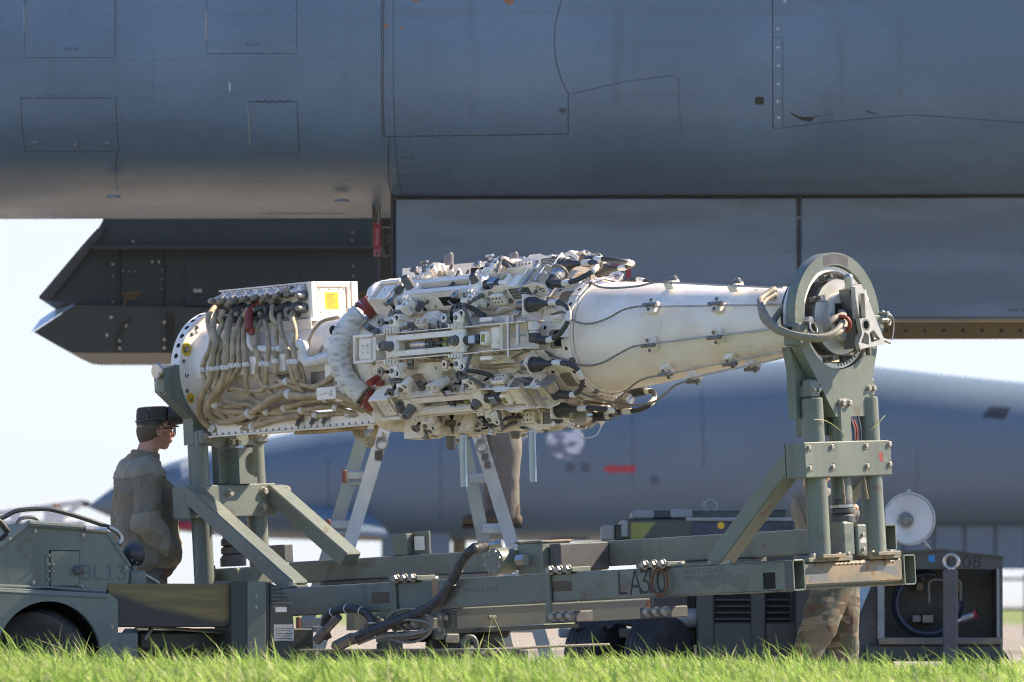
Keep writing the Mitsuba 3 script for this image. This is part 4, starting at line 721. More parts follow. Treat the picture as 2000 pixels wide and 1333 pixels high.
for (i, r) in ((0, .020), (1, .026), (2, .027), (3, .022), (4, .020), (5, .019), (6, .020), (7, .021), (8, .019), (9, .019), (10, .019), (11, .022), (12, .018)):
    S = CS[i]; k = int(np.argmin(np.abs(S[:, 2] - .0) + (S[:, 1] > 0)))
    if 2 < k < len(S) - 3:
        d = S[k + 1] - S[k - 1]; d /= np.linalg.norm(d)
        lp('cable_tie', cat(lathe([(r * 1.12, -.012), (r * 1.2, -.008), (r * 1.2, -.002), (r * 1.1, .0), (r * 1.2, .003), (r * 1.2, .010), (r * 1.12, .014)], S[k], d, 12), bx(S[k] + (0, -r * 1.2, 0), (.016, .01, .02))), 'white_tape')
for i, fr in ((1, .55), (1, .75), (2, .52), (2, .70), (2, .86), (3, .5), (3, .64), (3, .82), (4, .62), (13, .25), (13, .5), (13, .75), (14, .3), (14, .6), (14, .82), (8, .8), (12, .7), (12, .85), (11, .8)):
    S = CS[i]; k = int(fr * len(S)); d = S[k + 1] - S[k - 1]; d /= np.linalg.norm(d); r = rad[i]
    lp('cable_tie', lathe([(r * 1.1, -.014), (r * 1.22, -.01), (r * 1.22, -.002), (r * 1.1, .0), (r * 1.22, .003), (r * 1.22, .012), (r * 1.1, .016)], S[k], d, 12), 'white_tape')
lp('red_hose', tube(np.array([(-4.385,-0.2018,0.3684),(-4.426,-0.2204,0.3575),(-4.412,-0.2747,0.3177),(-4.376,-0.3244,0.2667),(-4.332,-0.3635,0.2105)]), .024, 10, step=.006, wob=lambda i: 1 + .12 * (np.mod(i, 3) < 1)), 'red_paint', True)
lp('hose_collar', cy((-4.336,-0.3453,0.2211), (-4.335,-0.3439,0.184), .022, n=12), 'red_paint'); lp('vent_pipe', tube(np.array([(-4.389,-0.3091,0.1845),(-4.354,-0.3397,0.1191),(-4.296,-0.347,0.09602),(-4.212,-0.3489,0.08877),(-4.087,-0.3503,0.08284)]), .022, 10), 'white_tape', True)
# cable ends from the upper connectors to the loom
for k, (i, hx) in enumerate([(0, 0), (1, 1), (2, 2), (8, 3), (4, 4), (5, 5), (6, 6), (7, 7)]):
    h = heads[hx]; e = CS[i][0]; a = h + np.array([-.03, -.11, -.02]); m1 = (a + e) / 2 + np.array([-.02, -.02, .005])
    lp('cable_lead', tube([a, m1, e, CS[i][min(4, len(CS[i]) - 1)]], rad[i] * .92, 9), 'grey_cable', True)
for k, i in enumerate((11, 3, 9, 10, 12, 19)):
    h = np.array([-4.64 + .105 * k, -.27, .35 - .03 * (k % 2)]); e = CS[i][0]
    lp('cable_lead', tube([h, (h + e) / 2 + np.array([-.01, -.02, -.01]), e], rad[i] * .88, 8), 'grey_cable' if k % 2 else 'tan_cable', True)
mat('wrap_tape', lambda p, n, uv: mix((.66, .66, .64), (.40, .39, .36), smoothstep(.45, .75, fbm(p.x * 22, p.y * 22, p.z * 55, 4))), .6)
P = [(-3.947,-0.3632,0.09349),(-3.896,-0.362,0.09798),(-3.87,-0.3702,0.05967),(-3.873,-0.3748,0.01158),(-3.83,-0.3748,-0.01235),(-3.74,-0.375,-0.002437),(-3.645,-0.3749,0.007041),(-3.577,-0.375,0.002847)]
lp('insulated_pipe', tube(np.array(P), .032, 12, step=.012, wob=lambda i: 1 + .07 * np.sin(i * 1.9) * np.sin(i * .7)), 'white_tape', True)
lp('pipe_coupling', cy((-3.613,-0.375,0.0001681), (-3.57,-0.375,0.00359), .036, n=20), 'magenta')
for fr in (.72, .86): k = P[int(fr * len(P))]; lp('pipe_collar', torus(k, (1, 0, .1), .032, .007, 20), 'white_tape')
P = np.array([pol(-3.40 - .16 * math.cos(math.radians(a) * 1.9), a + 2, .40) for a in range(-38, 40, 4)])
lp('insulated_duct', tube(P, .062, 20, step=.012, wob=lambda i: 1 + .05 * np.sin(i * 2.4) * np.sin(i * .31) + .03 * (np.mod(i, 4) < 1)), 'wrap_tape', True)
for s in (-1, 1):
    a = s * 41; p = pol(-3.43, a + 2, .40); t = tan_(a) * s
    lp('duct_coupling', lathe([(.063, -.01), (.064, .01), (.056, .018), (.056, .05), (.06, .055), (.045, .07)], p, t * .8 + np.array([.55, 0, 0]), 24), 'red_paint')
    lp('coupling_band', torus(p + t * .012, t * .8 + np.array([.55, 0, 0]), .063, .004, 24), 'steel')
for a0, a1 in ((52, 96), (-96, -52)):
    P = np.array([pol(-3.36 - .10 * math.sin(math.pi * (a - a0) / (a1 - a0)), a, .40) for a in np.arange(a0, a1 + 1, 4)])
    lp('insulated_duct', tube(P, .06, 18, step=.012, wob=lambda i: 1 + .05 * (np.mod(i, 3) < 1)), 'tan_tape2' if False else 'white_paint', True)
for a in (30, -30): lp('duct_valve', cat(cy(pol(-3.33, a * .8, .34), pol(-3.33, a * .8, .42), .022, n=14), cy(pol(-3.31, a * .8 - 3, .38), pol(-3.26, a * .8 - 3, .38), .016, n=12)), 'mid_grey' if a > 0 else 'red_paint')
for a in (47, -43): lp('pneumatic_fitting', cat(cy(pol(-3.50, a, .42), pol(-3.36, a, .42), .016, n=10), cy(pol(-3.46, a, .42), pol(-3.40, a, .42), .03, n=8), bx(pol(-3.43, a, .39), (.02, .05, .08))), 'dark_steel')
for k in range(3): lp('drain_loop', tube([(-3.75 + .03 * k, -.1, -.405), (-3.72 + .03 * k, -.12, -.46 - .02 * k), (-3.64 + .02 * k, -.12, -.49 - .02 * k), (-3.58, -.10, -.45), (-3.60, -.06, -.41)], .014, 8), 'tan_cable', True)
lp('drain_line', tube([(-4.2, -.15, -.42), (-3.9, -.16, -.425), (-3.6, -.15, -.42)], .012, 8), 'tan_cable', True)
# collar pads, openings, cone fittings
for k in range(8):
    a = k * 45 - .3
    q = pol(-1.845, a, .3335)
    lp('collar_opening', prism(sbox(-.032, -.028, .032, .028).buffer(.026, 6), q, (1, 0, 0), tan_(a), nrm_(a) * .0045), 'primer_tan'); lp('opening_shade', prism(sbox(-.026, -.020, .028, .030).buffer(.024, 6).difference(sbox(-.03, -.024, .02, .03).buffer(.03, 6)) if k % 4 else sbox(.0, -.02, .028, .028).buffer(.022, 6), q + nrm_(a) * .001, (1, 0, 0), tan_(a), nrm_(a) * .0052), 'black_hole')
    for u, da in ((-1.935, 12), (-1.775, -10), (-1.775, 10)):
        q = pol(u, a + da, .333); lp('collar_pad', prism(sbox(-.03, -.055, .03, .055), q, (1, 0, 0), tan_(a + da), nrm_(a + da) * .01))
        lp('pad_hole', cy(q + nrm_(a + da) * .0095, q + nrm_(a + da) * .0105, .012, n=12), 'black_hole')
    for u, da in ((-1.90, 22), (-1.76, 22)): q = pol(u, a + da, .333); lp('collar_bolt', bolt(q, nrm_(a + da), .017, .012, 8), 'dark_steel')
    q = pol(-1.88, a + 20, .335); lp('line_bracket', cat(prism(sbox(-.07, -.02, .07, .02), q, (1, 0, 0), tan_(a + 20), nrm_(a + 20) * .02), cy(q + nrm_(a + 20) * .03 + (.03, 0, 0), q + nrm_(a + 20) * .03 + (.08, 0, 0), .014, n=8)), 'rack_paint')
for j in range(12):
    a = j * 30 + 7
    for u, r in ((-.52, .2075), (-.43, .2015)):
        q = pol(u - .02 * (j % 2), a + 11 * (u > -.5), r); lp('cone_rivet', lathe([(.016, 0), (.016, .003), (.012, .0045)], q, nrm_(a + 11 * (u > -.5)), 14))
mat('steel_wire', (.26, .25, .235), .45, metal=.6)
def wire(pts, r=.0058): S = spline(np.array(pts), .012); lp('control_cable', tube(S, r, 7, raw=True, wob=lambda i: 1 + .12 * (np.mod(i, 2) < 1)), 'steel_wire', True)
wire([(-1.902,-0.3138,0.1434),(-1.809,-0.3095,0.1523),(-1.711,-0.3315,0.09556),(-1.625,-0.3374,0.07187),(-1.53,-0.337,0.07365),(-1.426,-0.3312,0.09676),(-1.339,-0.3192,0.131),(-1.236,-0.3135,0.144),(-1.154,-0.3151,0.1405)]); wire([(-1.916,-0.3323,-0.09279),(-1.818,-0.3219,-0.1242),(-1.724,-0.3071,-0.1573),(-1.622,-0.3004,-0.1697),(-1.504,-0.3088,-0.1538),(-1.379,-0.3248,-0.1164),(-1.26,-0.3347,-0.08383),(-1.165,-0.3356,-0.07988)])
wire([(-1.937,-0.2064,-0.295),(-1.897,-0.1474,-0.3284),(-1.938,0.01403,-0.3638),(-1.83,0.01453,-0.3832),(-1.733,0.01434,-0.3756),(-1.447,-0.1758,-0.3142),(-1.314,-0.2307,-0.2763),(-1.202,-0.2491,-0.2599),(-1.091,-0.2526,-0.2565)]); wire([(-1.821,-0.1989,-0.312),(-1.776,-0.1168,-0.3511),(-1.734,0.01451,-0.3827),(-1.599,0.01501,-0.4035),(-1.463,0.01496,-0.4013),(-1.323,-0.03328,-0.3685),(-1.089,-0.1854,-0.3202),(-0.9473,-0.2228,-0.2954)])
wire([(-1.894,-0.02287,0.3597),(-1.666,-0.1718,0.2934),(-1.542,-0.2043,0.2718),(-1.414,-0.2119,0.2659),(-1.294,-0.2097,0.2676),(-1.2,-0.1943,0.279),(-1.085,-0.2026,0.273)]); wire([(-2.755,-0.232,0.2753),(-2.59,-0.3027,0.1949),(-2.463,-0.3165,0.1716),(-2.33,-0.3211,0.1628),(-2.241,-0.3137,0.1766),(-2.155,-0.3039,0.1929),(-2.057,-0.2917,0.2109),(-1.962,-0.2928,0.2094),(-1.878,-0.3064,0.189)]); wire([(-2.39,-0.3369,-0.127),(-2.314,-0.3379,-0.1242),(-2.217,-0.3457,-0.1005),(-2.127,-0.3533,-0.0692),(-2.044,-0.3554,-0.05724),(-1.952,-0.354,-0.06547),(-1.878,-0.3493,-0.0873)])
def rod(pts): lp('control_rod', tube(np.array(pts), .006, 7, step=.2), 'steel', True)
rod([(-1.198,-0.281,0.1423),(-1.129,-0.2838,0.1367)] + [(-0.6869,-0.2449,0.1136)] + [(-0.2212,-0.1962,0.08792)]); rod([(-1.206,-0.3051,-0.07853),(-1.11,-0.3063,-0.07362)] + [(-0.6823,-0.2638,-0.05769)] + [(-0.2184,-0.2103,-0.04477)])
rod([(-1.129,-0.2098,-0.2547),(-1.037,-0.223,-0.2432)] + [(-0.6372,-0.1772,-0.2037)] + [(-0.2647,-0.1371,-0.1721)]); rod([(-0.9895,-0.1751,-0.2914),(-0.8565,-0.2037,-0.2723)] + [(-0.523,-0.1603,-0.2356)] + [(-0.2291,-0.1202,-0.1961)])
rod([(-1.129,-0.1536,0.275),(-1.004,-0.1743,0.2624)] + [(-0.6268,-0.1549,0.2211)] + [(-0.2987,-0.1136,0.1884)])
for pts, r in (([(-1.156,-0.2616,0.1364),(-1.16,-0.2852,-0.07559),(-1.134,-0.1875,-0.2277)], .0), ([(-0.688,-0.2259,0.1117),(-0.6904,-0.2444,-0.06126),(-0.6712,-0.1561,-0.1978)], .0), ([(-0.9891,-0.1218,-0.2741),(-1.113,-0.1351,0.2679)], .0), ([(-0.5556,-0.1076,-0.2312),(-0.6333,-0.1297,0.2196)], 0)):
    for p in pts:
        p = np.array(p); a = math.degrees(math.atan2(p[2], -p[1])); n_, t_ = nrm_(a), tan_(a)
        lp('rod_clamp', cat(prism(sbox(-.03, -.035, .03, .035), p - n_ * .02, (1, 0, 0), t_, n_ * .03), prism(sbox(-.022, -.045, .012, .045), p + n_ * .01, (1, 0, 0), t_, n_ * .018)), 'rack_paint')
        for s in (-1, 1): lp('clamp_screw', bolt(p + n_ * .028 + t_ * .03 * s, n_, .009, .008), 'dark_steel')
        lp('rod_sleeve', cy(p + n_ * .03 - np.array([.05, 0, 0]), p + n_ * .03 + np.array([.05, 0, 0]), .012, n=10), 'dark_steel')
# front hub inside the ring
mat('hub_grey', lambda p, n, uv: mix((.52, .52, .50), (.40, .40, .385), fbm(p.x * 20, p.y * 20, p.z * 20)), .38, metal=.25)
lp('hub_rim', tu([(-.16, .285), (-.03, .288), (-.02, .288), (-.02, .262), (-.12, .245), (-.125, .20)], 72, False)); lp('hub_back', tu([(-.19, .27), (-.125, .26)], 48), 'dark_grey')
for k in range(7): a = 236 + 5.5 * k; q = pol(-.018, a, .266); lp('index_mark', prism(sbox(-.004, -.010, .004, .010), q, tan_(a), nrm_(a), (.0015, 0, 0)), 'stencil_black')
lp('index_number', text('5', .035, (-.0185, .02, .256), (0, -.95, -.25), (0, .25, -.95), .0012), 'stencil_black', False); lp('index_number', text('8', .035, (-.0185, .155, -.215), (0, .8, .6), (0, -.6, .8), .0012), 'stencil_black', False)
lp('drive_drum', tu([(-.16, .205), (.0, .218), (.012, .212), (.012, .13)], 64, False), 'dark_grey'); lp('drum_face', tu([(.0125, .212), (.014, .09)], 64, False), 'hub_grey')
lp('drum_step', tu([(.0, .135), (.05, .135), (.055, .130), (.055, .05)], 48, False), 'hub_grey'); lp('drum_core', tu([(.0, .132), (.048, .132)], 40), 'dark_steel')
lp('drum_seam', bb((.0135, -.175, .085), (.0155, -.09, .089), 0), 'dark_grey')
g = Polygon([(-.035, .16), (.02, .175), (.05, .13), (.195, -.14), (.19, -.165), (-.02, -.19), (-.03, -.16), (.005, -.10), (-.005, -.05), (-.035, .10)])
for h in (sbox(-.005, -.01, .035, .115).buffer(.008, 4), Point(.04, -.055).buffer(.032, 20), Polygon([(.0, -.15), (.055, -.16), (.055, -.115), (.03, -.10)]).buffer(.006), Polygon([(.085, -.15), (.15, -.135), (.105, -.09), (.075, -.105)]).buffer(.006)): g = g.difference(h)
lp('clevis', prism(g, (.14, 0, 0), (0, 1, 0), (0, 0, 1), (.03, 0, 0)), 'hub_grey'); lp('clevis_body', prism(Polygon([(-.035, .15), (.02, .165), (.17, -.14), (.16, -.16), (-.02, -.185), (.005, -.10), (-.035, .10)]), (.05, 0, 0), (0, 1, 0), (0, 0, 1), (.075, 0, 0)), 'dark_steel')
lp('clevis_knob', cat(cy((.10, .0, .15), (.10, -.005, .215), .026, n=20), ball((.10, -.005, .215), .026, 2)), 'steel'); lp('clevis_bush', pipe((.12, .04, -.055), (.172, .04, -.055), .034, .024, 24), 'dark_steel')
lp('drum_window', bb((.055, -.085, .0), (.058, -.015, .075), .0), 'black_hole')
lp('side_bracket', cat(prism([(.10, .07), (.16, .01), (.235, .095), (.215, .13), (.16, .10), (.135, .13)], (.0, 0, 0), (0, 1, 0), (0, 0, 1), (.04, 0, 0)), bb((.0, .17, .06), (.07, .18, .15), .003)), 'rack_paint')
for v, w in ((.13, .085), (.145, .07), (.165, .04), (.18, .055)): lp('bracket_hole', cy((.04, v, w), (.0408, v, w), .008, n=10), 'black_hole')
lp('hub_lug', prism(Polygon([(.08, .19), (.12, .225), (.15, .20), (.14, .165)]).buffer(.012), (-.02, 0, 0), (0, 1, 0), (0, 0, 1), (.02, 0, 0)), 'rack_paint')
lp('latch_lever', cat(bb((.02, .20, -.22), (.05, .225, -.05), .008), bb((.02, .14, -.05), (.05, .225, -.03), .006), cy((.03, .13, -.19), (.06, .30, -.12), .012, n=10)), 'dark_steel')
for p in ((.0, -.20, .10), (-.02, -.22, -.12), (-.02, -.1, -.24), (.0, -.1, .22), (-.01, .05, -.235)): lp('drum_latch', cat(bx(p, (.04, .05, .03)), cy(p, np.array(p) + (.05, .01, .01), .012, n=8)), 'dark_grey')
for k in range(4):
    o = np.array([.0, 0, .012 * (k - 1.5)]); j = rng.normal(0, .006, 3)
    P = [(.06, -.04, .03), (.12, -.08, -.01 + .01 * k), (.17, -.16, -.05), (.18, -.26, -.085 - .01 * k), (.14, -.36, -.10 - .012 * k), (.02, -.44, -.07 - .01 * k), (-.12, -.43, -.02), (-.24, -.37, .05 + .02 * k), (-.32, -.26, .13), (-.33, -.14, .18)]
    if k == 3: P = P[:6] + [(-.12, -.40, -.06), (-.20, -.30, .0), (-.16, -.24, .08)]
    lp('power_cable', tube([np.array(p) + o * (i > 1) + j for i, p in enumerate(P)], .018, 10), 'grey_cable', True)
lp('cable_strap', torus((.165, -.15, -.045), (.25, -.9, -.35), .042, .012, 20), 'red_paint')
lp('power_cable', tube([(.08, -.05, .02), (.13, -.12, .0), (.14, -.20, -.02), (.13, -.245, -.05), (.12, -.24, -.09), (.14, -.18, -.10)], .02, 10), 'grey_cable', True)

# ---------------------------------------------------------------- ejector racks: x along the launcher, t round it, h outward
rr = random.Random(5)
def make_rack(ph, u0, detail=2):
    a = math.radians(ph)
    R = np.eye(4); R[:3, 0] = (1, 0, 0); R[:3, 1] = tan_(ph); R[:3, 2] = nrm_(ph); R[:3, 3] = (u0, 0, 0)
    W = TRAILER @ R
    rk = lp('ejector_rack', M(trimesh.transform_points(bb((.06, -.05, .33), (1.30, .05, .375), .006).vertices, R), bb((.06, -.05, .33), (1.30, .05, .375), .006).faces), 'rack_paint')
    def e(name, mesh, m='rack_paint', smooth=30): put(rk, name, mesh, m, W, smooth)
    E_, H_, T_ = np.array([1., 0, 0]), np.array([0, 0, 1.]), np.array([0, 1., 0])
    # side plates with cutouts
    for s in (-1, 1):
        g = Polygon([(.0, .395), (.0, .50), (.10, .505), (.14, .485), (.22, .485), (.26, .50), (.84, .50), (.90, .485), (1.0, .49), (1.04, .515), (1.12, .515), (1.16, .50), (1.30, .50), (1.36, .515), (1.42, .48), (1.42, .43), (1.36, .40), (1.18, .385), (1.10, .35), (.86, .35), (.80, .375), (.30, .375), (.24, .35), (.10, .36)])
        for c, r in (((.16, .43), .017), ((.33, .46), .011), ((.93, .42), .016), ((1.06, .455), .013)): g = g.difference(Point(c).buffer(r, 8))
        e('side_plate', prism(g, (0, s * .080 - .005 * (s > 0), 0), E_, H_, (0, .005 * 1, 0)))
        e('rail', prism(Polygon([(.27, .034), (.31, .03), (.34, .03), (.80, .03), (.84, .036), (.84, .066), (.80, .062), (.33, .062), (.27, .068)]), (0, 0, .462), (1, 0, 0), (0, s, 0), (0, 0, .042)))
        y = s * .0805
        e('side_window', bb((.56, y - .001, .405), (.70, y + .001, .47), 0), 'black_hole')
        e('data_plate', bb((1.13, y - .0015, .405), (1.29, y + .0015, .485), 0), 'dark_grey')
        for k in range(6): e('plate_line', bb((1.14, y - .0022, .413 + .012 * k), (1.28 - .03 * ((k * 5) % 3), y + .0022, .416 + .012 * k), 0), 'label_silver')
        for x, h, r in ((.12, .46, .012), (.46, .45, .010), (.50, .41, .008), (.78, .43, .012), (.98, .46, .014), (1.10, .40, .012), (1.10, .47, .009), (1.33, .45, .012), (.20, .40, .012), (.30, .42, .013)):
            e('bolt', bolt((x, y, h), (0, s, 0), r * rr.uniform(.8, 1.1), rr.uniform(.008, .02)), 'dark_steel' if rr.random() < .35 else 'zinc_bolt')
        for x, h, r in ((.40, .40, .02), (.90, .40, .022), (.98, .41, .018), (.235, .43, .02)):
            e('lightening_hole', cy((x, y, h), (x, y + s * .0018, h), r, n=16), 'black_hole'); e('hole_rim', lathe([(r, 0), (r * 1.25, 0), (r * 1.2, .008), (r, .008)], (x, y, h), (0, s, 0), 16, False))
        e('round_mark', cat(torus((1.36, y, .47), (0, 1, 0), .013, .003, 14, 5), torus((1.385, y, .455), (0, 1, 0), .013, .003, 14, 5)), 'stencil_black')
        e('lanyard_lever', cat(cy((.62, y, .44), (.68, y + s * .03, .41), .007, n=8), ball((.685, y + s * .03, .41), .013, 1), cy((.70, y, .385), (.78, y + s * .012, .385), .010, n=8)), 'steel')
        # sway brace arms
        for xa, ta, flip in ((.30, .145, 1), (.825, .135, -1)):
            tA = s * ta
            e('sway_arm', cat(bb((xa - .045, s * .07, .455), (xa + .045, s * (ta - .03), .495), .008), bb((xa - .02, tA - .04, .44), (xa + .065, tA + .035, .505), .014)))
            for k in range(4): e('arm_fin', bb((xa - .045 + .024 * k, s * .075, .49), (xa - .033 + .024 * k, s * (ta - .035), .512), .002))
            for k in range(3): e('arm_slot', bb((xa - .031 + .024 * k, s * .085, .4945), (xa - .023 + .024 * k, s * .105, .4965), 0), 'black_hole')
            e('sway_pad', lathe([(.012, -.02), (.012, .0), (.027, .004), (.027, .016), (.012, .017), (.012, .012)], (xa - .055, tA, .515), (-.15, s * .1, 1), 20), 'dark_steel' if flip > 0 else 'steel')
            e('pad_screw', cy((xa - .055, tA, .46), (xa - .055, tA, .53), .0095, n=10), 'black_hole')
            e('arm_bush', pipe((xa + .06, tA + s * .02, .44), (xa + .06, tA + s * .02, .51), .024, .016, 16)); e('bush_bore', cy((xa + .06, tA + s * .02, .5), (xa + .06, tA + s * .02, .503), .017, n=14), 'black_hole')
            e('arm_bolt', bolt((xa + .015, tA, .505), (0, 0, 1), .012, .012), 'dark_steel')
            e('arm_latch', cat(bb((xa - .03, tA + s * .03, .46), (xa + .03, tA + s * .055, .49), .004), cy((xa - .02, tA + s * .045, .475), (xa + .0, tA + s * .075, .49), .006, n=6), cy((xa + .02, tA + s * .04, .475), (xa + .035, tA + s * .07, .47), .006, n=6)), 'mid_grey')
            if flip < 0: e('arm_strut', cat(cy((xa + .09, s * .08, .46), (xa + .08, tA + s * .05, .50), .012, n=10), ball((xa + .08, tA + s * .05, .50), .015, 1)), 'mid_grey')
            else: e('arm_valve', cat(cy((xa + .11, s * .08, .44), (xa + .11, s * .14, .44), .02, n=12), cy((xa + .12, s * .11, .46), (xa + .15, s * .13, .50), .01, n=8)), 'dark_steel')
        e('saddle_lug', cat(prism(Polygon([(.36, .33), (.58, .33), (.52, .39), (.42, .39)]), (0, s * .10, 0), E_, H_, (0, s * .06, 0)), bb((.33, s * .10 - .02, .33), (.62, s * .10 + .06 * s, .345), .004)), 'white_paint')
        e('saddle_bolt', bolt((.5, s * .15, .345), (0, s * .5, 1), .02, .018, 8), 'dark_steel')
        e('saddle_lug', prism(Polygon([(.95, .33), (1.14, .33), (1.10, .37), (.99, .37)]), (0, s * .09, 0), E_, H_, (0, s * .05, 0)), 'white_paint')
        for x in (.55, .60) if s > 0 else (.38, .9): e('side_tube', pipe((x, s * .10, .40), (x - .02, s * .13, .50), .026, .021, 18), 'rack_paint')
        e('terminal_block', bb((1.0, s * .10, .41), (1.10, s * .125, .475), .003))
        for k in range(6): e('terminal_hole', cy((1.02 + .028 * (k % 3), s * .125, .428 + .03 * (k // 3)), (1.02 + .028 * (k % 3), s * .1262, .428 + .03 * (k // 3)), .006, n=8), 'black_hole')
    # top frame between the plates
    e('end_frame', cat(bb((0, -.085, .46), (.012, .085, .51), .003), bb((0, .068, .49), (.16, .085, .508), .003), bb((0, -.085, .49), (.16, -.068, .508), .003)))
    e('end_plate', bb((.03, -.06, .478), (.13, .06, .490), .003)); e('end_bulkhead', bb((.145, -.07, .38), (.165, .07, .485), .003))
    for k in range(4): e('end_hole', cy((.065 + .04 * (k % 2), -.02 + .04 * (k // 2), .4895), (.065 + .04 * (k % 2), -.02 + .04 * (k // 2), .4908), .005, n=8), 'stencil_black')
    for x, r, hh in ((.305, .029, .585), (.835, .028, .55)):
        e('ejector_collar', cat(lathe([(.06, .44), (.06, .49), (.048, .505), (.034, .508), (.034, .48)], (x, 0, 0), H_, 24), bb((x - .055, -.07, .455), (x + .055, .07, .492), .012)))
        e('ejector_piston', lathe([(r, .42), (r, hh - .012), (r - .006, hh), (r * .55, hh), (r * .55, hh - .01)], (x, 0, 0), H_, 22), 'mid_grey')
    e('lock_disc', lathe([(.036, 0), (.036, .03), (.03, .034)], (.215, .0, .485), (-.5, .2, 1), 18), 'dark_grey') if ph % 90 > 20 else e('lock_stub', cy((.2, 0, .47), (.2, .0, .50), .02, n=14), 'steel')
    e('actuator', lathe([(.0, .43), (.022, .435), (.028, .45), (.028, .55), (.022, .56), (.012, .565), (.012, .62)], (0, 0, .455), E_, 18), 'steel')
    e('release_box', bb((.74, -.035, .42), (.82 - .02, .035, .475), .006), 'yellow_green'); e('release_hook', cat(bb((.70, -.03, .43), (.74, .0, .48), .006), cy((.72, -.03, .46), (.72, .04, .46), .012, n=10)), 'yellow_green')
    e('release_tag', bb((.755, -.015, .4755), (.775, .01, .4765), 0), 'white_tape')
    e('linkage', cat(bb((.62, -.012, .45), (.735, .012, .475), .004), bb((.585, -.045, .455), (.60, .045, .48), .003), cy((.66, -.04, .45), (.66, .04, .45), .012, n=10)), 'black_plastic')
    e('linkage_post', cat(cy((.62, -.03, .48), (.62, .115, .50), .008, n=8), cy((.68, .065, .48), (.68, .125, .49), .008, n=8), cy((.70, .065, .47), (.70, .105, .47), .010, n=8)), 'dark_grey')
    e('floor_plate', bb((.17, -.074, .378), (1.02, .074, .384), 0))
    e('motor', cat(lathe([(.0, .875), (.028, .88), (.03, .93), (.024, .935), (.024, .985), (.03, .99), (.03, 1.02)], (0, 0, .47), E_, 16)), 'black_plastic'); e('motor_block', bb((.93, -.026, .45), (.985, .026, .503), .005), 'aluminium')
    e('sight_box', cat(bb((1.03, -.04, .44), (1.09, .04, .508), .008), bb((1.09, -.065, .43), (1.17, .065, .48), .01))); e('sight_window', bb((1.045, -.022, .508), (1.075, .024, .5095), 0), 'yellow_green')
    e('cross_plate', bb((1.19, -.078, .40), (1.20, .078, .50), .002)); e('cross_pin', cat(cy((1.245, -.12, .49), (1.245, .11, .49), .010, n=10), cy((1.245, .08, .49), (1.245, .115, .49), .016, n=10)), 'steel')
    e('end_floor', bb((1.2, -.075, .395), (1.40, .075, .40), 0))
    c = np.array([1.42, .075, .455])
    e('plug_flange', cy(c + (0, .0, 0), c + (0, .008, 0), .055, n=20), 'zinc_bolt'); e('plug_body', cat(lathe([(.042, 0), (.042, .05), (.038, .055), (.038, .066)], c, (0, -1, 0), 24)), 'steel')
    e('plug_elbow', cat(cy(c - (0, .062, 0), c - (0, .12, 0), .035, n=18, ch=.006), tube([c + (0, -.095, 0), c + (.03, -.105, 0), c + (.06, -.11, 0), c + (.10, -.113, 0)], [.033, .03, .026, .02, .018, .018, .018, .018][:8] if False else .026, 12)), 'black_plastic')
    q = np.array([1.36, .17, .43])
    e('plug_bracket', cat(bb((1.335, .12, .35), (1.345, .24, .47), .003), bb((1.30, .14, .335), (1.40, .22, .345), .003)))
    e('cable_boot', cat(lathe([(.046, .0), (.046, .018), (.039, .02), (.039, .033), (.043, .035), (.043, .052), (.036, .056), (.036, .068), (.03, .074), (.021, .10), (.016, .14)], (1.345, .18, .42), E_, 20)), 'black_plastic'); e('boot_back', cy((1.27, .18, .42), (1.335, .18, .42), .03, n=14), 'dark_steel')
    # the black jumper from the boot round to this rack's plug
    P = [(1.46, .18, .42), (1.54, .18, .42), (1.625, .165, .425), (1.668, .12, .43), (1.66, .05, .44), (1.61, -.01, .45), (1.55, -.035, .455), (1.50, -.04, .455)]
    S = spline(P, .014); e('jumper_cable', tube(S, .0155, 10, raw=True), 'black_plastic', True)
    for fr in (.10, .47, .86):
        k = int(fr * len(S)); e('cable_band', tube(S[k:k + 5], .0178, 12, raw=True), 'white_tape', True)
    P = [(1.27, .18, .42), (1.15, .165, .39), (1.0, .15, .375), (.88, .16, .37)]
    e('tan_lead', tube(P, .013, 8), 'tan_cable', True); e('tan_lead', tube([(.78, .14, .36), (.6, .125, .355), (.44, .125, .36), (.30, .12, .37), (.12, .09, .38)], .012, 8), 'tan_cable', True)
    for k in range(2): e('black_lead', tube([(.74 + .01 * k, .10, .42), (.75 + .02 * k, .17, .45), (.80 + .03 * k, .21, .47), (.88 + .02 * k, .205, .46), (.95, .16 + .012 * k, .44), (1.01, .13 + .012 * k, .44)], .010, 8), 'black_plastic', True)
    e('tail_hook', cat(cy((1.34, -.06, .51), (1.34, .06, .51), .012, n=10), cy((1.28, .0, .50), (1.40, .0, .515), .008, n=8)), 'steel')
    e('lockwire', tube([(1.30, .05, .5), (1.33, .09, .53), (1.38, .10, .50), (1.42, .08, .46)], .0025, 5), 'yellow_green' if rr.random() < .5 else 'steel', True)
    return rk
for k in range(8): make_rack(3.5 + 45 * k, -3.33 + (.03 if k % 2 else 0), 1)
# two bright tubes hang from the lowest rack
for u in (-2.86, -2.30):
    lp('hanging_tube', cat(pipe((u, -.10, -.52), (u - .01, -.10, -.812), .021, .017, 20), bb((u - .024, -.115, -.53), (u + .024, -.08, -.50), .004)), 'aluminium')
for k in range(1): lp('lanyard_loop', tube([(-1.98, -.04, -.50), (-1.93, -.06, -.57), (-1.84, -.05, -.565), (-1.80, -.03, -.49)], .003, 6), 'white_tape', True)

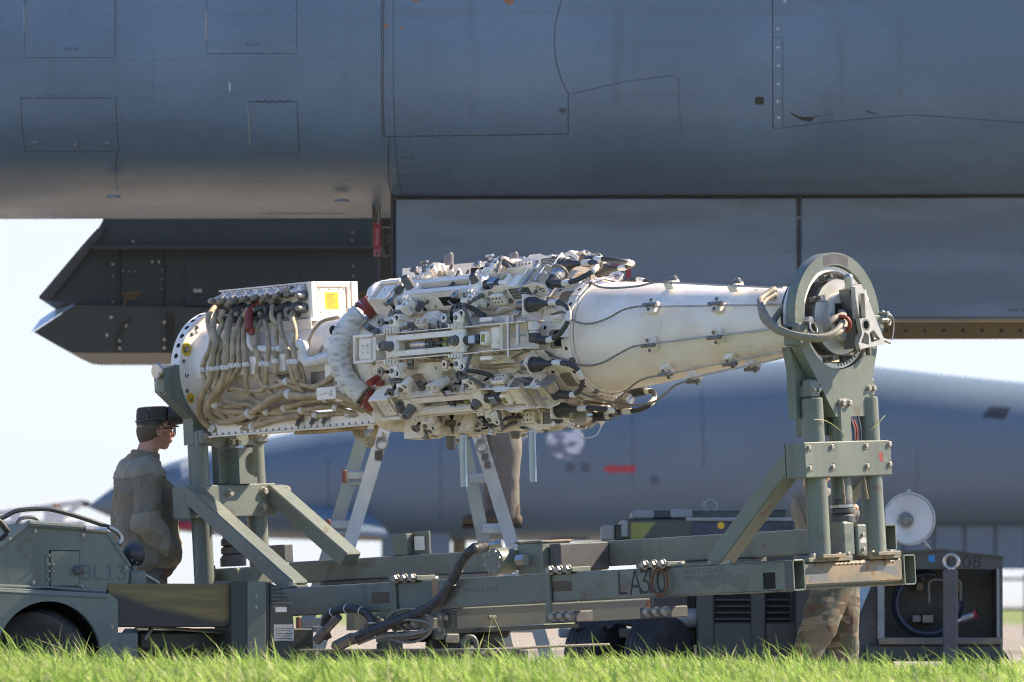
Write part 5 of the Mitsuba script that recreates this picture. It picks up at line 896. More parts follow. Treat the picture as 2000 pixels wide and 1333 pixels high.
# ---------------------------------------------------------------- lift truck; x along its side to the right, y away, z up
FT = frame([-2.6808, 39.35, 0.6], 0.436332)
lt = thing('lift_truck', 'low grey green weapons lift truck with black round headlamp at the left edge', 'truck')
def kp(name, mesh, m='green_paint', smooth=30, label=None): return put(lt, name, mesh, m, FT, smooth, label)
EX, EZ = (1, 0, 0), (0, 0, 1)
def xz(pts): return [(p[0], p[2]) for p in pts]
hood = xz([(-0.1351,0,0.4996),(0.1998,0,0.4775),(0.3396,0,0.4614),(0.4877,0,0.2484),(0.4831,0,0.1508),(0.3482,0,0.1106),(-0.5074,0,0.1451),(-0.5076,0,0.2132),(-0.3186,0,0.365)])
hp = Polygon(hood).buffer(-.02).buffer(.02, 4)
kp('hood', prism(hp, (0, 0, 0), EX, EZ, (0, .75, 0)))
mat('truck_edge', lambda p, n, uv: mix((.17, .20, .185), (.13, .155, .145), fbm(p.x * 6, p.y * 6, p.z * 6)), .35)
p0, p1 = (-0.1434,-0.005,0.4965), (0.1979,-0.005,0.4744)
kp('hood_edge', tube([p0, p1], .022, 10), 'truck_edge'); kp('hood_edge', tube([(0.2043,-0.005,0.4685), (0.339,-0.005,0.4572)], .021, 10), 'steel', label='bare metal worn hood edge')
kp('hood_edge', tube([(0.3441,0,0.4543)  , (0.4893,0,0.2484)], .014, 8), 'truck_edge')
kp('hood_edge', tube([(-0.1351,0,0.4996)  , (-0.3186,0,0.365), (-0.4447,0,0.2667)], .02, 8), 'truck_edge')
def kbolt(p, r=.011): kp('bolt', bolt((p[0], -.002, p[2]), (0, -1, 0), r, .018), 'zinc_bolt')
for p in [(-0.1048,0,0.4521),(0.1936,0,0.4297),(0.4636,0,0.2408),(-0.1134,0,0.1516),(0.1848,0,0.1312),(-0.2649,0,0.4068)]: kbolt(p)
# hatch
a, b = (-0.007345,0,0.3364), (0.172,0,0.1342)
kp('hatch', bb((a[0], -.012, b[2]), (b[0], -.001, a[2]), .003)); kp('hatch_gap', bb((a[0] - .007, -.004, b[2] - .004), (b[0] + .004, -.0005, a[2] + .006), 0), 'black_hole')
kp('hatch_hinge', bb((a[0] - .03, -.008, b[2]), (a[0] - .008, -.001, a[2] - .02), .002))
for p in [(-0.01842,0,0.3096),(-0.01986,0,0.259),(-0.01975,0,0.2203),(-0.0212,0,0.1726),(0.008811,0,0.259),(0.008923,0,0.2203)]: kbolt((p[0], 0, p[2]), .008)
p = (0.155,-0.01,0.2266); kp('hatch_knob', lathe([(.012, 0), (.012, .02), (.03, .025), (.03, .04), (.015, .05)], p, (0, -1, 0), 16), 'dark_grey')
p = (0.1747,-0.001,0.1789); kp('stencil', text('BL13', .088, (p[0], -.0012, p[2] - .01), EX, EZ, .0006), 'stencil_faint', False, 'faint stencilled letters on the hood')
# fender with wheel arch
fend = Polygon(xz([(-0.5073,0,0.1184),(-0.3178,0,0.1068),(0.3387,0,0.0717),(0.3933,0,0.04783),(0.3941,0,-0.257),(0.3945,0,-0.4183),(-0.5055,0,-0.4143)])).buffer(-.012).buffer(.012, 4)
wc = (-0.03739,0,-0.2796)
fend = fend.difference(Point(wc[0], wc[2]).buffer(.325, 40)).difference(sbox(wc[0] - .325, wc[2] - .5, wc[0] + .325, wc[2]))
kp('fender', prism(fend, (0, -.06, 0), EX, EZ, (0, .03, 0))); kp('fender_top', tube([(-0.5222,-0.04,0.1124), (-0.3329,-0.04,0.1008), (0.3229,-0.04,0.06864)], .024, 12), 'truck_edge')
kp('fender_ledge', tube([(-0.5111,-0.01,0.1361), (-0.004212,-0.01,0.122), (0.3347,-0.01,0.1015)], .012, 8), 'truck_edge')
kp('fender_deck', prism(xz([(-0.5073,0,0.1243),(0.3387,0,0.08962),(0.3901,0,0.0538),(-0.5072,0,0.08881)]), (0, -.06, 0), EX, EZ, (0, .7, 0)))
kp('fender_end', bb(((0.3901,0,0.05978)[0] - .03, -.03, wc[2] - .12), ((0.3901,0,0.05978)[0] - .004, .7, (0.3901,0,0.04185)[2]), .006))
kp('arch_liner', prism(Point(wc[0], wc[2]).buffer(.40, 24).difference(Point(wc[0], wc[2]).buffer(.34, 24)).intersection(sbox(-9, wc[2] - .05, 9, 9)), (0, -.028, 0), EX, EZ, (0, .6, 0)), 'black_hole')
kp('chassis', bb((-.9, .45, -.35), (.40, .8, .12), .01), 'dark_green')
kp('chassis_beam', bb((0.7672,0.62,-0.1156), (1.931,0.8,-0.4328), .01), 'dark_green')
p = (-0.2205,-0.061,0.05486); kp('stencil', text('TP 50 +5 PSI', .026, (p[0], -.0615, p[2]), EX, EZ, .0006), 'stencil_faint', False)
p = (0.3539,-0.06,-0.1044); kp('bolt', bolt((p[0], -.06, p[2]), (0, -1, 0), .011, .014), 'zinc_bolt')
# wheel, steered a little
WH = FT @ frame((wc[0] - .04, .08, wc[2] - .015), math.radians(-34))
def wp(name, mesh, m, smooth=30, wk=[None]):
    if wk[0] is None: wk[0] = kp('wheel', M(trimesh.transform_points(lathe([(.19, -.02), (.235, -.035), (.275, -.03), (.290, .0), (.298, .04), (.298, .17), (.288, .2), (.25, .22), (.19, .21)], (0, 0, 0), (0, 1, 0), 48).vertices, np.linalg.inv(FT) @ WH), lathe([(.19, -.02), (.235, -.035), (.275, -.03), (.290, .0), (.298, .04), (.298, .17), (.288, .2), (.25, .22), (.19, .21)], (0, 0, 0), (0, 1, 0), 48).faces), 'black_rubber')
    put(wk[0], name, mesh, m, WH, smooth)
wp('rim', lathe([(.02, .03), (.12, .02), (.15, .0), (.175, -.02), (.192, -.025), (.197, -.01)], (0, 0, 0), (0, 1, 0), 40, close=False), 'dark_green')
wp('hub', lathe([(.0, -.025), (.04, -.02), (.045, .02), (.06, .03)], (0, 0, 0), (0, 1, 0), 24), 'zinc_bolt')
for k in range(6): wp('lug_nut', bolt((.115 * math.cos(k * 1.047 + .4), .02, .115 * math.sin(k * 1.047 + .4)), (0, -1, 0), .011, .016), 'zinc_bolt')
for r in (.05, .09, .13): wp('tread_groove', torus((0, r, 0), (0, 1, 0), .297, .003, 48, 5), 'black_hole')
# headlamp, hoses, handles
c = np.array((0.5629,0.12,0.3214))
kp('headlamp', lathe([(.0, -.066), (.03, -.06), (.052, -.042), (.066, -.012), (.069, .012), (.072, .014), (.072, .026), (.066, .03)], c, (.95, .35, .03), 32), 'black_plastic', 40)
kp('headlamp_stalk', cat(cy(c + (0, .0, -.065), c + (0, 0, -.10), .02, n=12), bb(c + (-.05, -.06, -.2), c + (.06, .06, -.095), .012)))
kp('headlamp_screw', cat(ball(c + (-.03, -.05, -.035), .006, 1), ball(c + (-.005, -.06, -.05), .006, 1)), 'zinc_bolt')
kp('grab_rod', tube([(0.6166,0.1,0.2042), (0.722,0.12,0.1504)], .012, 10), 'steel')
kp('hood_hose', tube([(-0.3599,0.06,0.5198),(-0.2838,0.06,0.5292),(-0.2014,0.06,0.5684),(-0.106,0.06,0.5809),(0.005515,0.06,0.5816),(0.1174,0.06,0.5584),(0.2456,0.06,0.5232),(0.3807,0.06,0.4791)], .014, 10), 'black_plastic', True)
kp('hose_fitting', tube([(0.3807,0.06,0.4791),(0.4258,0.06,0.4583),(0.4548,0.06,0.4345),(0.4613,0.06,0.4015),(0.4421,0.06,0.3775)], .015, 10), 'steel', True)
kp('hood_hose', tube([(-0.3599,0.06,0.5347),(-0.2964,0.06,0.5053),(-0.2455,0.06,0.4461)], .02, 8), 'black_rubber', True)
kp('grab_handle', tube([(-0.1416,0.2,0.4929),(-0.1162,0.2,0.5259),(-0.07792,0.2,0.5351),(-0.02678,0.2,0.5324),(-0.001145,0.2,0.5146),(0.005325,0.2,0.4906)], .012, 8), 'dark_steel', True)
kp('dash_slot', tube([(-0.3263,-0.02,0.4004), (-0.2821,-0.02,0.4392)], .012, 6), 'black_hole')
# lift arm: wood faced box, and the rounded end housing
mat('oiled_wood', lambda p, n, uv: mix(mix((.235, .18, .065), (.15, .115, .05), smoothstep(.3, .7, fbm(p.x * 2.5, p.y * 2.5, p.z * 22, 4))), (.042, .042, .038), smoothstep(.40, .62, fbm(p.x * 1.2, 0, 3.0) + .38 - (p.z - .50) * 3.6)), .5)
a, b = (0.3499,-0.02,0.1493), (1.137,-0.02,-0.1054)
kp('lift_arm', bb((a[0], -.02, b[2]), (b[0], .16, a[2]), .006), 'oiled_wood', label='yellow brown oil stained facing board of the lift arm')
kp('lift_arm_core', bb((a[0], .17, b[2]), (b[0] + .1, .3, a[2] - .02), .006), 'dark_green')
hb = [(1.11,-0.06,0.1655), (1.332,-0.06,0.1598), (1.414,-0.06,0.1328), (1.47,-0.06,0.07247), (1.499,-0.06,-0.00604), (1.509,-0.06,-0.1057), (1.51,-0.06,-0.3321), (1.111,-0.06,-0.3307)]
kp('arm_housing', prism(Polygon(xz(hb)), (0, -.06, 0), EX, EZ, (0, .26, 0)), 'dark_green')
p = (1.209,-0.065,0.1626); p2 = (1.327,-0.065,-0.3315)
kp('housing_plate', bb((p[0], -.07, p2[2]), (p2[0], -.061, p[2]), .002), 'green_paint')
kp('housing_seam', bb(((1.351,0,0.151)[0], -.066, p2[2]), ((1.351,0,0.151)[0] + .006, -.0605, p[2]), 0), 'black_hole')
for q in [(1.259,-0.07,0.0753),(1.259,-0.07,0.009036)]: kp('bolt', bolt((q[0], -.07, q[2]), (0, -1, 0), .011, .014), 'zinc_bolt')
a, b = (1.39,-0.062,0.01207), (1.462,-0.062,-0.01811); kp('data_plate', bb((a[0], -.0625, b[2]), (b[0], -.0605, a[2]), 0), 'white_tape')
a, b = (1.38,-0.062,-0.09048), (1.509,-0.062,-0.1872); kp('data_plate', bb((a[0], -.0625, b[2]), (b[0], -.0605, a[2]), 0), 'label_silver')
for k in range(5): kp('plate_lettering', bb((a[0] + .01, -.0632, b[2] + .012 + k * .015), (b[0] - .012 - .01 * (k % 2), -.0626, b[2] + .016 + k * .015), 0), 'stencil_black')
for k in range(6): kp('plate_lettering', bb(((1.367,0,0.1208)[0], -.0632, (1.367,0,0.1208)[2] - .022 * k), ((1.367,0,0.1208)[0] + .05 + .04 * ((k * 5) % 3), -.0606, (1.367,0,0.1208)[2] - .022 * k + .008), 0), 'stencil_faint')
kp('skirt', bb(((0.3906,0,-0.1494)[0], .0, wc[2] - .05), ((0.545,0,-0.1497)[0], .05, (0.3906,0,-0.1375)[2]), .006))
kp('tie_rod', cat(cy((0.624,0.1,-0.1802), (0.682,0.1,-0.09615), .014, n=10), cy((0.6691,0.1,-0.1052), (1.236,0.1,-0.1451), .010, n=8)), 'dark_steel')
kp('lower_link', bb((0.6251,0.2,-0.1264), (1.403,0.5,-0.2444), .02), 'dark_green')
kp('white_flap', prism(xz([(1.155,0,-0.08738),(1.279,0,-0.08749),(1.259,0,-0.1508)]), (0, .1, 0), EX, EZ, (0, .004, 0)), 'white_tape')
# lift table under the trailer
ang = .052
def slant(pts): return Polygon(xz(pts))
mat('table_green', lambda p, n, uv: mix((.17, .175, .155), (.13, .138, .125), fbm(p.x * 4, p.y * 4, p.z * 4)), .5)
kp('table_beam', prism(slant([(2.733,0.3,-0.003084),(4.023,0.3,0.05626),(4.023,0.3,-0.05626),(2.733,0.3,-0.1172)]), (0, .3, 0), EX, EZ, (0, .11, 0)), 'table_green')
kp('table_beam_edge', tube([(2.733,0.3,0.001542), (4.023,0.3,0.05939)], .008, 6), 'truck_edge'); kp('beam_end', prism(slant([(4.002,0.3,0.05625),(4.03,0.3,0.05627),(4.03,0.3,-0.05939),(4.002,0.3,-0.05937)]), (0, .295, 0), EX, EZ, (0, .12, 0)), 'rust')
kp('table_beam', prism(slant([(2.083,0.36,-0.01841),(2.656,0.36,0),(2.656,0.36,-0.09874),(2.083,0.36,-0.1288)]), (0, .36, 0), EX, EZ, (0, .12, 0)), 'table_green')
kp('table_rail', prism(slant([(2.276,0.28,-0.1411),(3.535,0.28,-0.09014),(3.535,0.28,-0.1119),(2.276,0.28,-0.1657)]), (0, .28, 0), EX, EZ, (0, .2, 0)), 'dark_green')
kp('table_upright', bb((2.565,0.25,-0.0246), (2.633,0.31,-0.1849), .006)); kp('table_upright', bb((2.2,0.3,-0.04601), (2.28,0.35,-0.1291), .006), 'dark_green')
kp('table_upright', bb((2.621,0.24,-0.03077), (2.678,0.29,-0.1109), .006), 'dark_green')
for q in [(2.588,0.24,-0.05228),(2.628,0.24,-0.0523),(2.581,0.24,-0.1199),(2.207,0.24,-0.07045)]: kp('bolt', bolt(q, (0, -1, 0), .012, .016), 'zinc_bolt')
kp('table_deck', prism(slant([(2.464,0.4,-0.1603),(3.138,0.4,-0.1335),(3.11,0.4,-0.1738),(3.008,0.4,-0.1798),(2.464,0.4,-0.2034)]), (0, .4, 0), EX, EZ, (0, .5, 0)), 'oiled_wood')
kp('table_wheel', lathe([(.05, 0), (.09, .005), (.10, .02), (.10, .06), (.09, .07)], (2.649,0.3,-0.2218), (0, 1, 0), 24), 'black_rubber')
kp('table_wheel', lathe([(.05, 0), (.07, .005), (.08, .02), (.08, .06), (.07, .07)], (2.968,0.3,-0.2226), (0, 1, 0), 24), 'black_rubber')
kp('base_frame', bb((1.614,0.1,-0.2427), (3.116,0.25,-0.371), .008), 'dark_grey'); kp('base_frame_lip', bb((1.606,0.08,-0.2365), (3.055,0.12,-0.2527), .003), 'green_paint')
for q in [(1.72,0.1,-0.2551),(2.723,0.1,-0.2609),(2.801,0.1,-0.258),(2.882,0.1,-0.2583),(2.971,0.1,-0.2585)]: kp('bolt', bolt(q, (0, -1, 0), .016, .016), 'zinc_bolt')
q = np.array((2.737,0.13,-0.2089)); kp('shackle', tube([q + (-.045, 0, -.04), q + (-.042, 0, .01), q + (-.02, 0, .04), q + (.02, 0, .04), q + (.042, 0, .01), q + (.045, 0, -.04)], .016, 10), 'green_paint', True)
kp('swivel_block', bb((2.133,0.08,-0.1952), (2.283,0.16,-0.2631), .015), 'dark_green')
kp('lockwire', cat(tube([(2.95,0.26,-0.04633), (2.898,0.2,-0.1541), (2.845,0.1,-0.2612)], .0022, 5), tube([(2.95,0.26,-0.04015), (2.966,0.2,-0.1234), (2.96,0.1,-0.2308)], .0022, 5)), 'yellow_green')
kp('lockwire_clip', bb((2.926,0.26,-0.04014), (2.976,0.28,-0.05563), .003), 'zinc_bolt')
kp('tie_rope', tube([(3.679,0.15,-0.2142), (3.355,0.12,-0.2226), (3.014,0.12,-0.2372), (2.76,0.12,-0.2458)], .008, 8), 'grey_cable', True)
kp('battery_clamp', bb((2.635,0.24,-0.1477), (2.723,0.3,-0.2035), .008), 'steel')

# ---------------------------------------------------------------- people
import manifold3d as m3
def cap_(p0, r0, p1, r1):
    a = m3.Manifold.sphere(r0, 20).translate([float(x) for x in p0]); b = m3.Manifold.sphere(r1, 20).translate([float(x) for x in p1])
    return m3.Manifold.batch_hull([a, b])
def blob(bones, ref=.03, it=8, wr=0.0, ws=9.0, seed=0):
    """one continuous skin over tapered bones (p0, r0, p1, r1) or hulls of several spheres [(p, r)...]"""
    parts = []
    for b in bones:
        if isinstance(b, list): parts.append(m3.Manifold.batch_hull([m3.Manifold.sphere(r, 20).translate([float(x) for x in p]) for p, r in b]))
        else: parts.append(cap_(*b))
    m = m3.Manifold.batch_boolean(parts, m3.OpType.Add).refine_to_length(ref).to_mesh()
    t = trimesh.Trimesh(np.array(m.vert_properties)[:, :3], np.array(m.tri_verts)); t = trimesh.smoothing.filter_taubin(t, iterations=it)
    if wr:
        n = t.vertex_normals; d = meshkit.fbm(t.vertices * ws * np.array([1, 1, .7]) + seed, 3) - .5; t = trimesh.Trimesh(t.vertices + n * (d * wr)[:, None], t.faces, process=False)
    return t
mat('skin', lambda p, n, uv: mix((.50, .27, .19), (.40, .20, .14), fbm(p.x * 20, p.y * 20, p.z * 20)), .5)
mat('fleece', lambda p, n, uv: mix((.225, .20, .145), (.15, .132, .097), fbm(p.x * 14, p.y * 14, p.z * 14, 4)) * (.8 + .4 * noise(p.x * 160, p.y * 160, p.z * 160)), .9)
mat('fleece_patch', lambda p, n, uv: mix((.29, .265, .205), (.225, .205, .16), fbm(p.x * 18, p.y * 18, p.z * 8, 3)), .75)
def f_camo(p, n, uv):
    a = fbm(p.x * 7 + p.y * 3, p.z * 9, 1.0, 3); b = fbm(p.x * 9 + 5, p.z * 16 + p.y * 4, 4.0, 3); c_ = fbm(p.x * 14, p.z * 26 + 3, 8.0, 2)
    c = mix((.125, .118, .095), (.078, .083, .066), smoothstep(.46, .54, a)); c = mix(c, (.085, .06, .042), smoothstep(.58, .63, b)); return mix(c, (.18, .16, .12), smoothstep(.66, .72, c_))
mat('camouflage', f_camo, .85)
mat('hair', (.10, .075, .055), .7)
mat('cap_cloth', lambda p, n, uv: mix((.045, .047, .045), (.075, .068, .055), fbm(p.x * 25, p.y * 25, p.z * 25)), .85)
mat('clear_lens', (.3, .35, .38), .1)
mat('boot_suede', lambda p, n, uv: mix((.105, .09, .065), (.07, .06, .045), fbm(p.x * 25, p.y * 25, p.z * 25)), .85)
mat('grey_trousers', lambda p, n, uv: mix((.175, .165, .15), (.13, .123, .112), fbm(p.x * 10, p.y * 10, p.z * 4)), .85)
# man by the left stand; faces +x, turned a little away
MB = frame((-2.24,41.5,0.6), math.radians(20)); MB[2, 3] = 0
mn = thing('person', 'standing man in olive fleece jacket, cap with raised ear muffs and glasses, hand in pocket', 'person')
def pp(name, mesh, m, smooth=True): put(mn, name, mesh, m, MB, smooth)
hd = np.array([.055, -.0, 1.69])
body = [[(hd + (-.012, 0, .03), .094), (hd + (-.03, 0, .035), .09), (hd + (.03, 0, .045), .08)], [(hd + (.03, 0, -.03), .066), (hd + (.052, 0, -.078), .033), (hd + (-.02, 0, -.02), .075)], (hd + (.085, 0, .012), .012, hd + (.108, 0, -.022), .014), (hd + (.085, 0, -.048), .02, hd + (.088, 0, -.054), .018),
        (hd + (-.03, 0, -.05), .062, (-.02, 0, 1.50), .068), ((-.03, 0, 1.42), .12, (-.01, 0, 1.0), .14), (( -.03, -.16, 1.42), .05, (-.07, -.23, 1.12), .04), ((-.07, -.23, 1.12), .036, (.06, -.12, .97), .028), ((.0, -.09, .93), .08, (.0, -.09, .5), .055), ((.0, -.09, .5), .05, (-.03, -.09, .10), .04), ((.0, .09, .93), .08, (.03, .09, .5), .055), ((.03, .09, .5), .05, (.0, .09, .10), .04),
        [((.06, -.11, .96), .026), ((.09, -.09, .93), .024)], ((.09, -.1, .93), .009, (.12, -.09, .89), .008), ((.095, -.085, .925), .009, (.125, -.075, .885), .008), ((.09, -.07, .925), .009, (.115, -.06, .885), .008), ((.085, -.11, .935), .008, (.11, -.105, .90), .007), ((.075, -.11, .955), .010, (.10, -.12, .93), .008), (( -.03, .16, 1.42), .05, (.0, .24, 1.12), .04), ((.0, .24, 1.12), .036, (.14, .18, .97), .03)]
pp('body', blob(body, .018, 6), 'skin')
pp('ear', cat(M(trimesh.transform_points(torus((0, 0, 0), (0, 1, 0), .021, .008, 18, 8).vertices, np.diag([.8, 1, 1.25, 1])) + hd + (.0, -.088, .0), torus((0, 0, 0), (0, 1, 0), .021, .008, 18, 8).faces), ball(hd + (.004, -.086, .0), .02, 2, (.7, .4, 1.1))), 'skin')
pp('hair', blob([[(hd + (-.02, 0, .03), .098), (hd + (-.055, 0, .0), .07), (hd + (-.052, 0, -.04), .06)]], .02, 4), 'hair')
TOR = [[((-.045, -.13, 1.445), .085), ((-.045, .13, 1.445), .085), ((-.02, 0, 1.47), .10)], [((-.055, -.11, 1.40), .125), ((-.055, .11, 1.40), .125), ((.03, -.06, 1.30), .125), ((.03, .06, 1.30), .125), ((-.06, -.08, 1.15), .145), ((-.06, .08, 1.15), .145)], [((-.05, -.08, 1.18), .15), ((-.05, .08, 1.18), .15), ((.055, -.04, 1.14), .13), ((-.045, -.09, .945), .155), ((-.045, .09, .945), .155), ((.105, -.05, .93), .105), ((.105, .06, .93), .105)]]
SLV = [((-.05, -.185, 1.41), .098, (-.085, -.255, 1.13), .082), ((-.085, -.255, 1.13), .082, (.08, -.195, .975), .066)]
pp('jacket', blob(TOR + [((-.05, .175, 1.41), .09, (-.0, .245, 1.13), .07), ((-.0, .245, 1.13), .07, (.14, .19, .98), .055)], .02, 5, .06, 12, 3), 'fleece'); pp('sleeve', blob(SLV, .017, 4, .055, 17, 5), 'fleece')
pp('zip', tube([(.085, -.02, 1.44), (.155, -.02, 1.32), (.185, -.02, 1.15), (.21, -.02, .95)], .006, 6), 'dark_steel')
pp('pocket_welt', tube([(.10, -.165, 1.08), (.15, -.13, .93)], .006, 6), 'cap_cloth')
def cov(f, off, J=None):     # patch cut from the jacket skin, a little proud
    J = jk if J is None else J; c = J.triangles_center; k = f(c); s = J.submesh([np.nonzero(k)[0]], append=True, repair=False); return trimesh.Trimesh(s.vertices + s.vertex_normals * off, s.faces, process=False)
jk = blob(SLV, .017, 4, .055, 17, 5)
jt = blob(TOR, .02, 5, .06, 12, 3)
pp('shoulder_yoke', cov(lambda c: (c[:, 2] > 1.40) & (c[:, 2] < 1.60), .006, jt), 'fleece_patch'); pp('sleeve_yoke', cov(lambda c: c[:, 2] > 1.43 - .3 * np.abs(c[:, 0] + .05), .006), 'fleece_patch')
pp('elbow_patch', cov(lambda c: (c[:, 1] < -.17) & (c[:, 2] < 1.21 + c[:, 0] * .2) & (c[:, 0] < .06), .006), 'fleece_patch')
pp('collar', lathe([(.088, -.01), (.096, .0), (.090, .055), (.083, .062), (.076, .055), (.078, .0)], (-.02, 0, 1.505), (.16, 0, 1), 28, False), 'fleece')
pp('hem_band', blob([[((-.03, -.08, .86), .148), ((-.03, .08, .86), .148), ((.08, -.05, .86), .10), ((.08, .06, .86), .10)]], .03, 4, .01, 9).slice_plane([0, 0, .83], [0, 0, 1]).slice_plane([0, 0, .90], [0, 0, -1]) if False else blob([[((-.03, -.08, .87), .12), ((-.03, .08, .87), .12), ((.07, -.05, .87), .09), ((.07, .06, .87), .09)]], .03, 4, .012, 9), 'camouflage')
pp('trousers', blob([[((-.02, -.07, .88), .115), ((-.02, .07, .88), .115), ((.03, 0, .88), .10)], ((-.0, -.09, .85), .105, (.005, -.09, .48), .078), ((.005, -.09, .48), .078, (-.03, -.09, .12), .068), ((-.0, .09, .85), .105, (.035, .09, .48), .078), ((.035, .09, .48), .078, (.0, .09, .12), .068)], .03, 6, .025, 10), 'camouflage')
for s, x in ((-1, -.03), (1, .0)): pp('boot', blob([((x, s * .09, .16), .055, (x - .01, s * .09, .06), .05), [((x - .03, s * .09, .045), .045), ((x + .15, s * .09, .035), .035), ((x + .07, s * .09, .06), .045)]], .02, 4), 'boot_suede')
def shear(m, k=.10): return M(m.vertices * [1.0, .82, 1.0] + [hd[0] * 0, 0, 0], m.faces)
pp('cap', shear(lathe([(.104, .0), (.109, .01), (.109, .06), (.104, .098), (.094, .114), (.05, .119), (.0, .120)], (hd[0] - .012, 0, hd[2] + .036), (-.05, 0, 1), 36, False)), 'cap_cloth', 35)
pp('cap_brim', prism(Polygon([(.05, -.07), (.115, -.055), (.14, 0), (.115, .055), (.05, .07)]).buffer(.008), hd + (0, 0, .045), (1, 0, -.12), (0, 1, 0), (0, 0, .006)), 'cap_cloth')
pp('headband', tube([hd + (.07, -.07, .085), hd + (.0, -.094, .078), hd + (-.07, -.078, .068), hd + (-.113, -.03, .06), hd + (-.113, .03, .06), hd + (-.07, .078, .068), hd + (.0, .094, .078), hd + (.07, .07, .085)], .011, 8), 'black_plastic')
pp('headband', tube([hd + (.03, -.088, .07), hd + (-.03, -.09, .046), hd + (-.09, -.06, .042), hd + (-.116, .0, .042), hd + (-.09, .06, .042)], .009, 8), 'black_plastic')
pp('headband', tube([hd + (-.075, -.078, .06), hd + (-.08, -.074, .10), hd + (-.07, -.066, .14)], .008, 8), 'black_plastic')
for s in (-1, 1):
    pp('ear_muff', lathe([(.045, -.02), (.062, -.018), (.064, .0), (.057, .012), (.056, .03), (.052, .06), (.040, .085), (.0, .096)], hd + (.085 - .02 * (s > 0), s * .045 - .01, .095), (1, .0 + .35 * s, .03), 24), 'black_plastic', 40); pp('muff_ring', torus(hd + (.086 - .02 * (s > 0), s * .045 - .01, .095), (1, .35 * s, .03), .056, .004, 24, 6), 'label_silver')
gl = hd + (.0, 0, .012)
pp('glasses', cat(tube([gl + (-.005, -.092, .002), gl + (.05, -.085, .008), gl + (.10, -.07, .006)], .0045, 6), tube([gl + (-.005, .092, .002), gl + (.05, .085, .008), gl + (.10, .07, .006)], .0045, 6), torus(gl + (.112, -.037, -.008), (1, -.25, 0), .027, .0035, 20, 6), torus(gl + (.112, .037, -.008), (1, .25, 0), .027, .0035, 20, 6)), 'black_plastic')
scene['glass_pane'] = {'type': 'thindielectric', 'int_ior': 1.5}
for s in (-1, 1): pp('lens', lathe([(.026, 0), (.0, .003)], gl + (.112, s * .037, -.008), (1, .25 * s, 0), 16, False), 'glass_pane', False)
# legs and bent back of the airman on the ladder
LB = frame((-0.04968,43.75,0.6), 0); LB[2, 3] = 0
zf = (-0.0497,43.75,1.126)[2]
lm = thing('person', 'airman standing on the ladder behind the launcher, only grey trousers and suede boots showing', 'person')
def pl(name, mesh, m, smooth=True): put(lm, name, mesh, m, LB, smooth)
k1 = (-0.04971,43.75,1.444)[2]
X = lambda px: (px - 985) * 43.75 / 13200
pl('body', blob([((X(978), 0, zf + .12), .04, (X(990), 0, zf + .50), .05), ((X(990), 0, zf + .5), .05, (X(975), 0, zf + .9), .08), ((X(968), .2, zf + .12), .04, (X(975), .2, zf + .5), .05), ((X(975), .2, zf + .5), .05, (X(970), .16, zf + .9), .08), ((X(970), .1, zf + .9), .12, (X(890), .15, zf + 1.02), .13), ((X(890), .15, zf + 1.02), .07, (X(855), .15, zf + 1.03), .07), [((X(835), .15, zf + 1.05), .09), ((X(825), .15, zf + 1.0), .07)], ((X(890), .0, zf + 1.0), .045, (X(860), -.05, zf + .82), .04), ((X(860), -.05, zf + .82), .035, (X(810), -.1, zf + .9), .03)], .03, 6), 'skin')
pl('trousers', blob([((X(990), 0, zf + .09), .078, (X(990), 0, zf + .5), .092), ((X(990), 0, zf + .5), .095, (X(975), .02, zf + .92), .12), ((X(962), .2, zf + .09), .075, (X(970), .2, zf + .5), .09), ((X(970), .2, zf + .5), .09, (X(970), .16, zf + .92), .12)], .03, 6, .035, 7, 2), 'grey_trousers')
pl('jacket', blob([[((X(972), .02, zf + .92), .13), ((X(972), .18, zf + .92), .13), ((X(890), .05, zf + 1.0), .13), ((X(890), .25, zf + 1.0), .13)], ((X(890), .0, zf + 1.0), .07, (X(860), -.05, zf + .86), .06), ((X(860), -.05, zf + .86), .055, (X(815), -.1, zf + .92), .045)], .03, 6, .02, 8), 'fleece')
for (hx, tx, y) in ((1005, 922, .0), (985, 900, .2)):
    sh = 0.0 if y == 0 else .01
    pl('boot', blob([((X(hx - 8), y, zf + .15), .062, (X(hx - 6), y, zf + .06), .055), [((X(hx), y, zf + .05), .05), ((X(hx - 45), y, zf + .055), .05), ((X(tx + 12), y, zf + .035 + sh), .038)]], .02, 4, .008, 14), 'boot_suede'); pl('boot_sole', prism(Polygon([(X(tx + 2), zf - .004), (X(hx + 14), zf - .004), (X(hx + 14), zf + .02), (X(hx - 20), zf + .016), (X(tx + 2), zf + .016)]), (0, y - .045, 0), (1, 0, 0), (0, 0, 1), (0, .09, 0)), 'black_rubber', 30)
# crouching airman behind the right stand
CB = frame((1.907,40.3,0.6), 0); CB[2, 3] = 0
cm = thing('person', 'airman in camouflage trousers bending behind the right stand of the trailer', 'person')
X = lambda px: (px - 1625) * 40.3 / 13200
def pc(name, mesh, m, smooth=True): put(cm, name, mesh, m, CB, smooth)
pc('body', blob([((X(1625), -.1, .80), .09, (X(1590), -.14, .44), .055), ((X(1590), -.14, .44), .05, (X(1556), -.14, .08), .04), ((X(1640), .1, .8), .09, (X(1648), .1, .42), .055), ((X(1648), .1, .42), .05, (X(1655), .12, .08), .04), ((X(1632), 0, .85), .12, (X(1592), 0, 1.2), .13), ((X(1592), 0, 1.2), .07, (X(1588), 0, 1.36), .06), [((X(1592), 0, 1.46), .09), ((X(1600), 0, 1.40), .07)], ((X(1590), -.18, 1.24), .05, (X(1615), -.22, .98), .04), ((X(1615), -.22, .98), .036, (X(1660), -.12, 1.2), .03), ((X(1590), .18, 1.24), .05, (X(1630), .2, 1.0), .04), ((X(1630), .2, 1.0), .036, (X(1668), .02, 1.2), .03)], .03, 6), 'skin')
